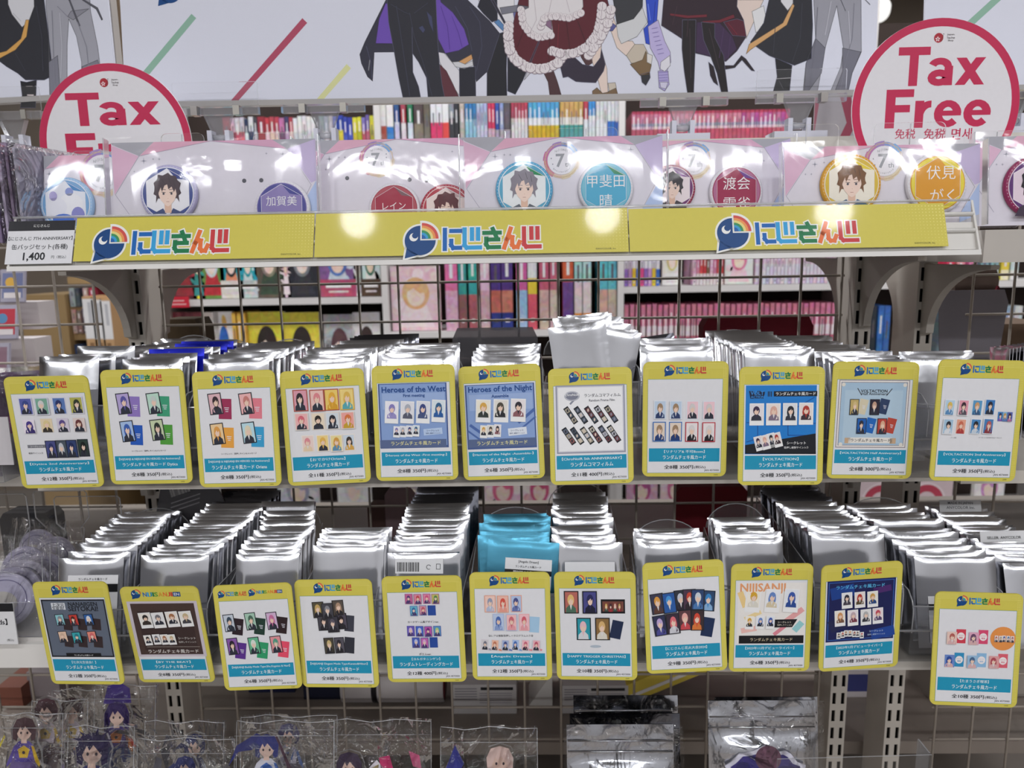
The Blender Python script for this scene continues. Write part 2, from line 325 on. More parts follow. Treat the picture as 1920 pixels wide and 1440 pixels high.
CARDS = [
('a1',(-0.4454,0.6711,-0.1561,0.0609,-0.005,0.0243),('【Dytica 2nd Anniversary】','ランダムチェキ風カード','全12種 350円(税込)'),[('p',17.2,28.1,12.5,16.6,0,'#d9daea','#5a62a8','#3c4a8a','#2c2f3c'),('p',32.4,28.2,12.5,16.6,0,'#d9daea','#7fae9a','#d8d8d8','#2c2f3c'),('p',48,28.4,12.5,16.6,0,'#d9daea','#5c7bb5','#2b3566','#2c2f3c'),('p',64.1,28,12.5,16.6,0,'#d9daea','#b5b25c','#333a2c','#2c2f3c'),('p',17.2,47.3,10.9,13.2,0,None,'#efe6f0','#4b3a86','#3a2f6a'),('p',33.3,47,10.9,13.2,0,None,'#e9d8b8','#e5d09a','#3a3430'),('p',48.7,46.8,10.9,13.2,0,None,'#d8d0e0','#5d4b8a','#2c2f3c'),('p',64.3,46.7,10.9,13.2,0,None,'#e5d5d0','#6b3a3a','#2c2f3c'),('r',20.4,67.2,17.3,3.1,0,'#7d7d85'),('t',20.4,67.2,11.5,'#ffffff','シークレット',0),('t',18.4,73.9,13.5,'#33343c','複製サイン入り',0),('p',33.6,70.5,10.2,17.3,0,'#1d2230','#4a4f86','#2e3668','#2c2f3c'),('p',43.9,70.2,10.2,17.3,0,'#1d2230','#4b5560','#c9ccd4','#2c2f3c'),('p',53.8,69.9,10.2,17.3,0,'#1d2230','#31406e','#222c58','#2c2f3c'),('p',64,69.7,10.2,17.3,0,'#1d2230','#2f3f38','#171d1c','#2c2f3c')]),
('a2',(-0.3575,0.6712,-0.1517,-0.0242,-0.0069,0.0001),('【NIJISANJI & NIJISANJI EN HEROES 1st Anniversary】','ランダムチェキ風カード Dytica','全8種 350円(税込)'),[('r',28.6,34.7,12,19.1,-3,'#8f78bf'),('s',30.3,33.7,4.4,6,-3),('p',19.5,31.7,12.7,20.1,5,'#22242c','#b8a8d8','#5b55a0','#2c2f3c'),('r',56.5,35,12,19.1,-3,'#3d9b76'),('s',58.1,34,4.4,6,-3),('p',48.1,32,12.7,20.1,5,'#22242c','#bfe0cf','#c9d4cf','#2c2f3c'),('r',28.7,61.8,12,19.1,-3,'#2459b8'),('s',30.4,60.8,4.4,6,-3),('p',20.7,58,12.7,20.1,5,'#22242c','#a9c3ea','#3a5fb0','#2c2f3c'),('r',57,61.9,12,19.1,-3,'#4f9a3c'),('s',58.7,60.9,4.4,6,-3),('p',49.1,57.2,12.7,20.1,5,'#22242c','#c9d6b0','#28302a','#2c2f3c'),('t',39,77,32.5,'#22242c','シークレット：箔押しサイン＆メッセージ',1)]),
('a3',(-0.272,0.6693,-0.1542,-0.0685,-0.0187,-0.0261),('【NIJISANJI & NIJISANJI EN HEROES 1st Anniversary】','ランダムチェキ風カード Oriens','全8種 350円(税込)'),[('r',29.3,35.3,12.2,19.1,-3,'#9b2f55'),('s',30.9,34.3,4.5,6,-3),('p',20.5,30.3,12.8,20.1,5,'#22242c','#e2b8bf','#35242a','#2c2f3c'),('r',58.1,35.5,12.2,19.1,-3,'#e2808e'),('s',59.8,34.5,4.5,6,-3),('p',49.7,30.8,12.8,20.1,5,'#22242c','#f0b8b8','#c98078','#2c2f3c'),('r',29.6,62.3,12.2,19.1,-3,'#eaa648'),('s',31.3,61.3,4.5,6,-3),('p',20.6,58.5,12.8,20.1,5,'#22242c','#f0d0a0','#e0a050','#2c2f3c'),('r',58.3,62.2,12.2,19.1,-3,'#3aa0d0'),('s',59.9,61.2,4.5,6,-3),('p',50.2,58.1,12.8,20.1,5,'#22242c','#bfe0ea','#e5dcc0','#2c2f3c'),('t',39.5,77.5,33.7,'#22242c','シークレット：箔押しサイン＆メッセージ',1)]),
('a4',(-0.1913,0.6777,-0.1555,-0.048,-0.0267,0.047),('【おでかけOriens】','ランダムチェキ風カード','全11種 350円(税込)'),[('p',17.8,27.9,13.6,20.5,0,'#b0584a','#e0a0b0','#2a2228','#2c2f3c'),('p',33.4,28.5,13.6,20.5,0,'#b0584a','#f0c8c0','#e08a90','#2c2f3c'),('p',46.6,28.6,13.6,20.5,0,'#b0584a','#f0d070','#e8b040','#d8a030'),('p',60.9,28.7,13.6,20.5,0,'#d8b050','#f2d888','#e0b858','#58a8b0'),('p',17.5,47.8,13.1,16.5,0,'#e8e0d8','#f0b8b8','#d86a78','#2c2f3c'),('p',32.7,48.4,13.1,16.5,0,'#e8e0d8','#f0e0c8','#2c2620','#2c2f3c'),('p',46.1,48.5,13.1,16.5,0,'#e8e0d8','#d8e0e8','#242430','#2c2f3c'),('p',60.4,48.6,13.1,16.5,0,'#e8e0d8','#f0a8a0','#d87840','#c8a030'),('p',21.6,69.1,11.6,16,0,'#f4ece4','#f0d8d0','#e09098','#e8d0b0'),('p',35.5,69.2,11.6,16,0,'#f4ece4','#f4d890','#e8b858','#2c2f3c'),('p',48.4,69.8,11.6,16,0,'#f4ece4','#f0e0a0','#d8a048','#6090b0'),('p',59.9,69.8,11.6,16,0,'#f4ece4','#d0dce8','#3a3430','#d8a850')]),
('a5',(-0.1071,0.6789,-0.1527,-0.083,-0.0176,-0.0332),('【Heroes of the West -First meeting-】','ランダムチェキ風カード','全8種 350円(税込)'),[('r',37.8,47.5,64.6,61.2,0,'#42588e'),('r',37.8,46.7,62.1,58.2,0,'#88a2d2'),('r',38.4,33.6,58.8,15,0,'#9db4de'),('r',36.6,73.9,62.9,7.7,0,'#56668c'),('t',38.9,22.6,60.2,'#174487','Heroes of the West',2),('t',39.1,28.8,20.4,'#174487','First meeting',2),('p',17.5,43.8,12.8,21,-4,'w','#f2f0f8','#8a82c0','#9a92c8'),('p',32.4,44.1,12.8,21,-4,'w','#e8e8ee','#b0b4c0','#55586a'),('p',47.1,44.4,12.8,21,-4,'w','#e4e6ee','#3a4680','#44527c'),('p',61.8,43.5,12.8,21,-4,'w','#dde8ee','#2f5f8a','#255a9c'),('p',21.5,62.3,6.2,10.6,-5,'w','#f2f0f8','#8a82c0','#2c2f3c'),('p',27.3,62.3,6.2,10.6,-5,'w','#e8e8ee','#b0b4c0','#2c2f3c'),('p',33.6,62,6.2,10.6,-5,'w','#e4e6ee','#3a4680','#2c2f3c'),('p',40,61.7,6.2,10.6,-5,'w','#dde8ee','#2f5f8a','#2c2f3c'),('r',55.7,62.8,17.7,6,4,'#bcd0ee'),('t',55.7,61.9,11.8,'#22386a','シークレット',1),('t',55.6,64.4,13.7,'#22386a','箔押し複製サイン入り',0),('t',39.1,73.4,47.1,'#efeaa8','ランダムチェキ風カード',1)]),
('a6',(-0.0263,0.6894,-0.1555,-0.1099,-0.0405,-0.0622),('【Heroes of the Night -Assemble-】','ランダムチェキ風カード','全6種 350円(税込)'),[('r',38.5,48.6,66.2,61.6,0,'#42588e'),('r',38.6,47.8,63.5,58.7,0,'#8aa4d4'),('r',39.2,34.8,60.1,15.2,0,'#9db4de'),('r',16,61.6,18.7,2.7,-38,'#4a68a8'),('r',14,67.4,18.7,1.7,-38,'#4a68a8'),('r',63,49.1,20.4,2.7,38,'#4a68a8'),('r',64.4,55.8,18.7,1.7,38,'#4a68a8'),('r',38.7,73.8,64.5,7.8,0,'#56668c'),('t',39.1,23.1,60.8,'#174487','Heroes of the Night',2),('t',38.8,29.2,16.5,'#174487','Assemble',2),('p',22.2,42.8,14.3,21.9,-4,'w','#f2ecdc','#d8a850','#2c3430'),('p',39,43.4,14.3,21.9,-4,'w','#e8e4dc','#4a4438','#222226'),('p',55.5,43.4,14.3,21.9,-4,'w','#efe8ea','#2a2430','#8a5a60'),('p',21.6,62.6,6.8,12.1,-5,'w','#f2ecdc','#d8a850','#2c2f3c'),('p',28,62.5,6.8,12.1,-5,'w','#e8e4dc','#4a4438','#2c2f3c'),('p',34.9,62.1,6.8,12.1,-5,'w','#efe8ea','#2a2430','#8a5a60'),('r',53.8,63.5,17.7,7.1,4,'#e4eaf4'),('t',53.5,62.5,12.2,'#22386a','シークレット',1),('t',53.3,65.2,14.3,'#22386a','箔押し複製サイン入り',0),('t',38.7,73.8,48.2,'#efeaa8','ランダムチェキ風カード',1)]),
('a7',(0.0577,0.6798,-0.1579,-0.1217,-0.009,0.0305),('【ChroNoiR 5th ANNIVERSARY】','ランダムコマフィルム','全11種 400円(税込)'),[('r',38.8,47.8,64.5,64,0,'#9a9cac'),('r',38.8,47.8,61.8,61.4,0,'#d4d4dc'),('r',38.8,47.8,59.9,59.4,0,'#f4f4f6'),('e',21.8,26,14.5,9.2,'#b8bac4'),('e',21.8,26,11.5,6.9,'#7d8090'),('t',21.9,24.7,13.5,'#ffffff','ChroNoiR',1),('r',21.7,31.6,5.6,1.7,45,'#8a8d9b'),('t',50.2,25.7,33.9,'#3a3a44','ランダムコマフィルム',1),('t',49.6,30.4,24,'#55555f','Random Frame Film',1),('f',20.2,43.9,4.9,17.8,-33),('f',29.7,43.9,4.9,17.8,-33),('f',39.4,44,4.9,17.8,-33),('f',48.6,43.7,4.9,17.8,-33),('f',58,43.8,4.9,17.8,-33),('f',18,63.4,4.9,17.8,-33),('f',25.7,63.3,4.9,17.8,-33),('f',35.1,63.3,4.9,17.8,-33),('f',42.9,62.5,4.9,17.8,-33),('f',51.9,62.3,4.9,17.8,-33),('f',60.3,62.3,4.9,17.8,-33)]),
('a8',(0.145,0.6803,-0.153,-0.0248,-0.0002,-0.0331),('【リナリア& 不可Boom】','ランダムチェキ風カード','全8種 350円(税込)'),[('p',15.9,44.9,11.6,17.7,0,'#e6ebf4','#c5d6ea','#a08468','#2c3c66'),('p',30.4,45.1,11.6,17.7,0,'#e6ebf4','#c5d6ea','#a08468','#2c3c66'),('p',45.9,45.4,11.6,17.7,0,'#e6ebf4','#f3ced6','#d9d4d4','#2c2f3c'),('p',60.9,45.6,11.6,17.7,0,'#e6ebf4','#f3ced6','#d9d4d4','#2c2f3c'),('p',15.3,65.5,12,18.7,0,'#2f6fb8','#e8d8c8','#a08468','#203a70'),('p',30.4,65.8,12,18.7,0,'#2f6fb8','#e8d8c8','#a08468','#203a70'),('p',45.4,66,12,18.7,0,'#b8283a','#f0e8e8','#e0dada','#1c1c22'),('p',60.9,66.2,12,18.7,0,'#b8283a','#f0e8e8','#e0dada','#1c1c22')]),
('a9',(0.2305,0.669,-0.1576,-0.1004,0.0124,0.026),('【VOLTACTION】','ランダムチェキ風カード','全8種 350円(税込)'),[('r',38.4,48.7,64.9,63.3,0,'#1f7ccb'),('l',7.4,51.1,17.2,51.3,0.8,'#164f98'),('l',17.2,51.3,17.5,62.6,0.8,'#164f98'),('l',45.3,63,63.2,63.2,0.8,'#164f98'),('l',45.1,53.3,45.3,63,0.8,'#164f98'),('l',52.8,37.5,68.6,28.3,0.8,'#164f98'),('l',7.7,68.9,27.3,62.7,0.8,'#164f98'),('l',62.9,52,70.1,52.1,0.8,'#164f98'),('g','#12151f',[(6.1,71.8),(70.7,61.4),(71.3,80.5),(6.3,79.8)]),('g','#12203f',[(8.8,22),(13.4,22.4),(14.7,25.9),(16.6,22),(19.9,22.2),(23.5,22.9),(22.5,29),(10.2,29.2)]),('t',16.3,24.1,12.3,'#3b8ad2','VOLT',2),('t',16.7,27.6,12.3,'#3b8ad2','ACTION',2),('r',51.4,24.8,39.7,4.8,0,'#12151f'),('r',26.5,24.9,0.8,4.8,0,'#12151f'),('r',27.9,24.9,0.8,4.8,0,'#12151f'),('r',29.4,25,0.8,4.8,0,'#12151f'),('t',51.6,24.8,36.5,'#ffffff','ランダムチェキ風カード',1),('p',16.3,43.6,13.2,20.3,0,'w','#ece6ea','#3a2a48','#2c2f3c'),('p',31.3,43.5,13.2,20.3,0,'w','#f2e6e0','#e0b0a0','#7a6a80'),('p',46.4,43.4,13.2,20.3,0,'w','#e6e8ec','#22242e','#2c2f3c'),('p',61.5,43.2,13.2,20.3,0,'w','#efe4e0','#b03a30','#3c2c34'),('p',18.5,70.3,7.4,13.6,14,'w','#ece6ea','#3a2a48','#2c2f3c'),('p',24.5,69.1,7.4,13.6,14,'w','#f2e6e0','#e0b0a0','#7a6a80'),('p',30.4,67.6,7.4,13.6,14,'w','#e6e8ec','#22242e','#2c2f3c'),('p',35.6,67,7.4,13.6,14,'w','#efe4e0','#b03a30','#3c2c34'),('t',53.1,70.1,17.4,'#ffffff','シークレット',1),('t',52.9,74.3,22.3,'#ffffff','箔押し複製サイン入り',0)]),
('a10',(0.3153,0.6739,-0.1548,-0.0368,0.0213,0.0085),('【VOLTACTION Half Anniversary】','ランダムチェキ風カード','全8種 300円(税込)'),[('r',38.4,48.2,64.1,63,0,'#8a7c80'),('r',38.4,48.2,62.8,61.7,0,'#eeeae6'),('r',38.4,48.2,60.3,59.1,0,'#8a7c80'),('r',38.4,48.2,59.3,58.1,0,'#a9c4da'),('r',38.6,50.7,52.6,49,0,'#b5cddf'),('e',66.2,21.2,3.5,3.6,'#e8e2d8'),('e',10.4,21,3.5,3.6,'#e8e2d8'),('e',10.8,76.6,3.5,3.6,'#e8e2d8'),('e',66.2,76.7,3.5,3.6,'#e8e2d8'),('t',38.4,26.9,24.2,'#26282e','VOLTACTION',2),('t',39.1,29.8,23.6,'#3a3c44','Half Anniversary',1),('l',23.5,24.7,27.1,30.4,0.8,'#4a4c54'),('l',54.5,24.9,50.4,30.5,0.8,'#4a4c54'),('r',29,41.4,7.9,14,-12,'#d9cfb4'),('s',30,40.7,2.9,4.4,-12),('p',21.1,41.7,8.3,14.7,0,'#22242c','#c8b070','#d8c088','#2c2f3c'),('r',48,41.1,8.5,14,-12,'#2a3c5e'),('s',49.1,40.4,3.1,4.4,-12),('p',39.7,41.7,8.9,14.7,0,'#22242c','#2c2434','#c8a088','#2c2f3c'),('r',36.9,58.8,8.5,14,-12,'#1f66b8'),('s',37.9,58.1,3.1,4.4,-12),('p',28.8,59.3,8.9,14.7,0,'#22242c','#1f60b0','#2c2c3c','#2c2f3c'),('r',55.6,58.9,8.5,14,-12,'#b84638'),('s',56.6,58.2,3.1,4.4,-12),('p',47.5,59.4,8.9,14.7,0,'#22242c','#b84238','#e0b090','#2c2f3c'),('r',17.1,73.1,5.4,5.2,0,'#c8a888'),('r',58.6,73.2,5.4,5.2,0,'#c8a888'),('r',37.9,72.8,40.2,5.2,0,'#efeae2'),('t',38.2,72.7,36.4,'#26282e','ランダムチェキ風カード',1)]),
('a11',(0.398,0.6534,-0.1516,-0.0506,0.0378,0.0413),('【VOLTACTION 2nd Anniversary】','ランダムチェキ風カード','全9種 350円(税込)'),[('p',12.4,42.5,9.4,14.3,-2,'#eef0f4','#bcd6ea','#e0c060','#5a8ab8'),('p',24.5,42.5,9.4,14.3,-2,'#eef0f4','#e8a0b0','#3a2a35','#55505a'),('p',37.3,42.5,9.4,14.3,-2,'#eef0f4','#5a9ac8','#d0a070','#3a5a80'),('p',48.5,41.7,9.4,14.3,-2,'#eef0f4','#3b78b8','#2a2a3a','#2a3040'),('p',12.2,59.6,9.4,14,-2,'#eef0f4','#a8c8e0','#2a2c38','#e0e4ea'),('p',24.2,59.6,9.4,14,-2,'#eef0f4','#e8a890','#d07058','#b04040'),('p',37.2,59.3,9.4,14,-2,'#eef0f4','#4a88c0','#22242e','#c8d4e0'),('p',48.3,58.8,9.4,14,-2,'#eef0f4','#4a80b8','#b86060','#8a3a40'),('p',58.9,50,4.5,8.4,0,None,'#4a88c8','#3a3450','#7a5ab0'),('p',62.9,50,4.5,8.4,0,None,'#8ab8d8','#c8a060','#5a7ab8'),('p',66.9,50,4.5,8.4,0,None,'#5a68b0','#3a2a40','#b07098'),('t',18.6,69.7,5.2,'#22242c','ノーマル',1),('t',51.7,69.2,21,'#22242c','シークレット＆ホログラムシークレット',1)]),
('b1',(-0.4413,0.6636,-0.3551,0.0326,-0.0426,-0.0918),('【七次元生徒会！】','ランダムチェキ風カード','全12種 350円(税込)'),[('r',39.2,48.7,66.4,61.2,0,'#1c1e26'),('r',39.2,48.7,63.5,58.2,0,'#5f6878'),('r',22.4,39.9,7.5,7.5,0,'#677082'),('r',28.1,50.5,7.5,7.5,0,'#677082'),('r',33.8,61,7.5,7.5,0,'#677082'),('r',45.7,39.8,7.5,7.5,0,'#677082'),('r',51.4,50.3,7.5,7.5,0,'#677082'),('r',57.1,60.8,7.5,7.5,0,'#677082'),('r',23.3,25.2,14.5,7.1,0,'#dfe2e8'),('t',23.6,23.7,12.4,'#3a3f4a','七次元',2),('t',22.9,26.9,12.4,'#3a3f4a','生徒会!',2),('t',49.1,23.5,30.3,'#23262e','NANAJIGEN',2),('t',48.9,27.8,31.1,'#23262e','SEITOKAI!',2),('r',29.9,44.5,9.5,12.1,-6,'#33272a'),('p',22.5,39.5,9.5,12.1,4,'#22242c','#8fc8cf','#8a8f98','#2c2f3c'),('r',45,44.4,9.5,12.1,-6,'#33272a'),('p',37.7,39.2,9.5,12.1,4,'#22242c','#c84038','#4a2220','#2c2f3c'),('r',59.6,44.3,9.5,12.1,-6,'#33272a'),('p',53.1,39.1,9.5,12.1,4,'#22242c','#2f5fa0','#e0e4ea','#2c2f3c'),('r',27.4,62.4,9.5,12.1,-6,'#33272a'),('p',22.2,57.5,9.5,12.1,4,'#22242c','#e8c8b0','#d8b8a0','#2c2f3c'),('r',42.1,62.6,9.5,12.1,-6,'#33272a'),('p',37.4,57.8,9.5,12.1,4,'#22242c','#3aa8b0','#2a7a88','#2c2f3c'),('r',58.2,62.9,9.5,12.1,-6,'#33272a'),('p',53.2,57.2,9.5,12.1,4,'#22242c','#e89080','#d86a70','#2c2f3c'),('r',40.3,77,36.9,4.2,0,'#14151a'),('t',40.3,77.2,19.9,'#ffffff','ランダムチェキ風カード',0)]),
('b2',(-0.3572,0.6704,-0.3611,0.1262,-0.0217,-0.0378),('【BY THE BEAT】','ランダムチェキ風カード','全8種 350円(税込)'),[('r',39.4,47.1,70.1,62.8,0,'#cfc6d0'),('r',39.4,47.1,63.7,57.9,0,'#463532'),('r',40.1,48.9,54.1,44.9,0,'#3a2b2a'),('p',20.2,36.7,12.4,17.5,4,'w','#f4efe8','#24201f','#3a302c'),('p',33.6,36.3,12.4,17.5,4,'w','#efeef0','#77757c','#2c2f3c'),('p',47.1,35.9,12.4,17.5,4,'w','#f4ece4','#a8714e','#2c2f3c'),('p',61.1,35.3,12.4,17.5,4,'w','#f2efe8','#cdb890','#44424a'),('p',18.6,58.9,7.6,11.7,4,'w','#f4efe8','#24201f','#2c2f3c'),('p',26.9,58.7,7.6,11.7,4,'w','#efeef0','#77757c','#2c2f3c'),('p',35.3,58.5,7.6,11.7,4,'w','#f4ece4','#a8714e','#2c2f3c'),('p',43,58.3,7.6,11.7,4,'w','#f2efe8','#cdb890','#2c2f3c'),('t',57.8,57.4,17.6,'#e8e4e0','シークレット',1),('t',57.4,61.8,17.6,'#d8d4d0','箔押しサイン入り',0),('t',41.4,72.3,51.3,'#f0ece8','ランダムチェキ風カード',1),('l',15.4,67.2,68.9,67.3,0.4,'#b0a8a0')]),
('b3',(-0.2677,0.6677,-0.3621,-0.031,-0.0495,-0.0272),('【NIJISANJI Buddy Mode Type:Shu,Kagetsu & Nari】','ランダムチェキ風カード','全6種 350円(税込)'),[('r',20.7,42.8,10.5,17,-10,'#2a1c24'),('s',22.1,42,3.9,5.4,-10),('p',12.7,38.5,11.1,17.9,4,'#22242c','#c8d0dc','#3a4a5a','#2c2f3c'),('r',42.5,43.2,10.5,17,-10,'#1f3a30'),('s',43.9,42.3,3.9,5.4,-10),('p',34.2,37.7,11.1,17.9,4,'#22242c','#a8ccb8','#4a6a5a','#2c2f3c'),('r',64.4,42.9,10.5,17,-10,'#2c1e20'),('s',65.9,42,3.9,5.4,-10),('p',55.4,38,11.1,17.9,4,'#22242c','#d8b8d8','#c870a0','#2c2f3c'),('r',20.7,67.6,10.5,16.7,-10,'#5a2f8a'),('s',22.2,66.7,3.9,5.3,-10),('p',13.4,62.8,11.1,17.5,4,'#22242c','#8a5aa8','#2a2230','#2c2f3c'),('r',42.6,68,10.5,16.7,-10,'#2f9a68'),('s',44,67.1,3.9,5.3,-10),('p',34.8,62.7,11.1,17.5,4,'#22242c','#6ab890','#e0e8e0','#2c2f3c'),('r',63.6,67.7,10.5,16.7,-10,'#e8506a'),('s',65.1,66.9,3.9,5.3,-10),('p',56.8,62.3,11.1,17.5,4,'#22242c','#e89aa0','#58a088','#2c2f3c')]),
('b4',(-0.1905,0.6694,-0.3598,-0.0744,-0.0471,-0.0935),('【NIJISANJI Elegant Mode Type:Kanato&Hibari】','ランダムチェキ風カード','全8種 350円(税込)'),[('p',22.7,30,11.7,16.2,3,'#2c2a2c','#57503c','#c8a868','#26242a'),('p',32.3,31.2,11.7,16.2,3,'#2c2a2c','#45444c','#8a8a90','#26242a'),('p',42.7,28.6,11.7,16.2,3,'#2c2a2c','#5a5048','#b09078','#26242a'),('p',27,42.8,11.7,16.2,3,'#1f1e24','#4a4850','#3a3438','#26242a'),('p',36.6,44.5,11.7,16.2,3,'#1f1e24','#3c3a44','#5a5460','#26242a'),('p',44.9,41.8,11.7,16.2,3,'#1f1e24','#504a58','#2a2228','#26242a'),('r',52.7,44,9.5,16.2,-6,'#3b3c48'),('p',31,66,10.1,16.2,3,'#1f1e24','#4a4438','#d0b880','#26242a'),('p',41.3,66,10.1,16.2,3,'#1f1e24','#55525c','#2c2830','#26242a'),('r',51.1,66,10.1,16.2,-6,'#2f303a')]),
('b5',(-0.1051,0.672,-0.3573,-0.0354,-0.0272,-0.0412),('【ヨルガタニンゲン】','ランダムトレーディングカード','全12種 400円(税込)'),[('p',25.8,22.7,7.5,10.3,0,'#a85a90','#c86a98','#5a3a78','#4a3a6a'),('p',34.5,22.8,7.5,10.3,0,'#a85a90','#e08aa0','#c84a50','#4a3a6a'),('p',43.3,22.9,7.5,10.3,0,'#a85a90','#e08aa8','#d85a88','#4a3a6a'),('p',51.8,23,7.5,10.3,0,'#a85a90','#c8c06a','#5a8a50','#4a3a6a'),('p',30.2,34.7,7.5,10.3,0,'#5a7ab8','#6ab8d0','#3a70a8','#4a3a6a'),('p',38.9,34.8,7.5,10.3,0,'#5a7ab8','#d898a8','#c85a70','#4a3a6a'),('r',47.5,34.9,7.9,10.3,0,'#274a9a'),('t',38.6,46.5,30.6,'#22242c','カードゲーム風デザインver.',1),('p',25.8,55.8,7.5,10.7,0,'#4a4aa0','#6a5ab8','#d8c0e0','#4a3a6a'),('p',34.5,55.9,7.5,10.7,0,'#4a4aa0','#4a6ac8','#c8d0f0','#4a3a6a'),('p',43.1,56,7.5,10.7,0,'#4a4aa0','#c05aa8','#702a80','#4a3a6a'),('p',51.8,56.1,7.5,10.7,0,'#4a4aa0','#5a98c8','#b8d088','#4a3a6a'),('p',30.2,67.6,7.5,10.7,0,'#4a4aa0','#4a60b8','#c0c8f0','#4a3a6a'),('p',38.9,67.7,7.5,10.7,0,'#4a4aa0','#c86ab0','#e0b0e0','#4a3a6a'),('r',47.6,67.8,7.9,10.7,0,'#274a9a'),('t',38.6,79.7,12.2,'#22242c','ポエムver.',1)]),
('b6',(-0.0206,0.673,-0.3552,-0.0693,-0.0162,-0.0377),('【Angelic Dream】','ランダムチェキ風カード','全12種 350円(税込)'),[('p',19.5,31.3,10.9,17,0,'#e8a890','#f6d0c4','#9aa0b8','#b8c0d8'),('p',32,31.4,10.9,17,0,'#e8a890','#f4c0b0','#d8584a','#e8a090'),('p',44.9,31.4,10.9,17,0,'#e8a890','#b8c8e8','#4a5088','#6a78b0'),('p',27.1,49.9,10.9,17,0,'#b8c4e4','#c0d0ec','#4a6ab0','#8aa0d0'),('p',39.9,49.9,10.9,17,0,'#b8c4e4','#f6c4c4','#d06a78','#e8a0a8'),('r',61.9,52.6,9.7,15.8,-4,'#a8cce8'),('p',52.2,50,10.1,17,0,'#f0b8b8','#f6c4cc','#d86070','#e8a0a8'),('t',38.7,63.7,43.3,'#22242c','◎レアは複製箔押し＋ホログラム入り◎',0),('p',12.9,72.8,7.4,10.9,-4,'#e0d8e0','#d8d4d8','#787888','#2c2f3c'),('p',23.1,73,7.4,10.9,-4,'#e0d8e0','#f0c0a8','#c87a60','#2c2f3c'),('p',33.1,73,7.4,10.9,-4,'#e0d8e0','#a8b8dc','#44508c','#2c2f3c'),('p',43.1,73,7.4,10.9,-4,'#e0d8e0','#b0c8ec','#4a70b8','#2c2f3c'),('p',52.7,73.2,7.4,10.9,-4,'#e0d8e0','#f4c0c8','#d06a80','#2c2f3c'),('p',63.3,73.2,7.4,10.9,-4,'#e0d8e0','#f0b8c0','#c85a70','#2c2f3c'),('r',17.1,77.4,5.1,2,-10,'#a0a0b0'),('r',27.3,78.1,5.1,2,-10,'#e89a80'),('r',37.3,78.1,5.1,2,-10,'#7a8ac0'),('r',47.1,78.1,5.1,2,-10,'#8aa8d8'),('r',56.7,78.1,5.1,2,-10,'#e898a0'),('r',66.9,78.1,3.9,2,-10,'#e898a0')]),
('b7',(0.0617,0.6716,-0.3549,-0.0613,-0.0238,-0.069),('【HAPPY TRIGGER CHRISTMAS】','ランダムチェキ風カード','全10種 350円(税込)'),[('p',16.1,30,14,22.6,0,'#16161c','#b86a60','#e8c078','#4a6a58'),('p',33.8,29.9,14,22.6,0,'#16161c','#4a4a88','#2a2a58','#1c1c34'),('p',27.4,57.1,14,22.6,0,'#16161c','#2a98a8','#ecc0c8','#d8dce0'),('p',45.5,56.8,14,22.6,0,'#16161c','#8a6a40','#dcb478','#e0dcd0'),('r',55.9,34.3,23.1,14.2,0,'#16161c'),('r',55.9,34.3,20.1,10.1,0,'#7a4a40'),('p',49.6,34.7,3.8,8.9,0,None,'#8a5040','#e0c070','#3a4a40'),('p',53.8,34.7,3.8,8.9,0,None,'#6a3a38','#3a2a30','#a03038'),('p',58,34.7,3.8,8.9,0,None,'#8a4a40','#e8c0b0','#305048'),('p',62.2,34.6,3.8,8.9,0,None,'#6a4038','#caa060','#a03038'),('r',58.8,57.6,10.6,18.2,-12,'#1f2c4a'),('e',38.4,74.7,10.6,2.8,'#b4c0cc')]),
('b8',(0.1476,0.672,-0.3458,-0.1179,-0.0357,0.0231),('【にじさんじ花火大会2024】','ランダムチェキ風カード','全9種 350円(税込)'),[('p',13,40.2,12.8,20.3,6,'#22242c','#3a3a50','#e0a048','#5a3a30'),('p',24.3,39.7,12.8,20.3,5,'#22242c','#2858a0','#4a98d8','#2a5aa0'),('p',35.7,38.1,12.8,20.3,3,'#22242c','#2f3440','#c8ccd8','#2c2430'),('p',43.9,37.5,12.8,20.3,0,'#22242c','#4a3448','#c84a38','#2a2028'),('p',51.7,37.8,12.8,20.3,-3,'#22242c','#2c4470','#d0d8e0','#4a78b0'),('p',62,39.9,12.8,20.3,-6,'#22242c','#2a4468','#3a88c8','#88b0d8'),('p',14.6,61.6,12.8,20.3,7,'#22242c','#2c3050','#c0a8d8','#4a4a90'),('p',27,60.2,12.8,20.3,4,'#22242c','#3a2c3c','#e0707a','#d0d0d8'),('p',39,57.6,12.8,20.3,1,'#22242c','#5a3a40','#f0b0a8','#c84a50'),('p',50.8,58.2,12.8,20.3,-3,'#22242c','#3a2c30','#d04a38','#d8783a'),('r',60.4,65.5,11.3,18.7,-12,'#1a2c50')]),
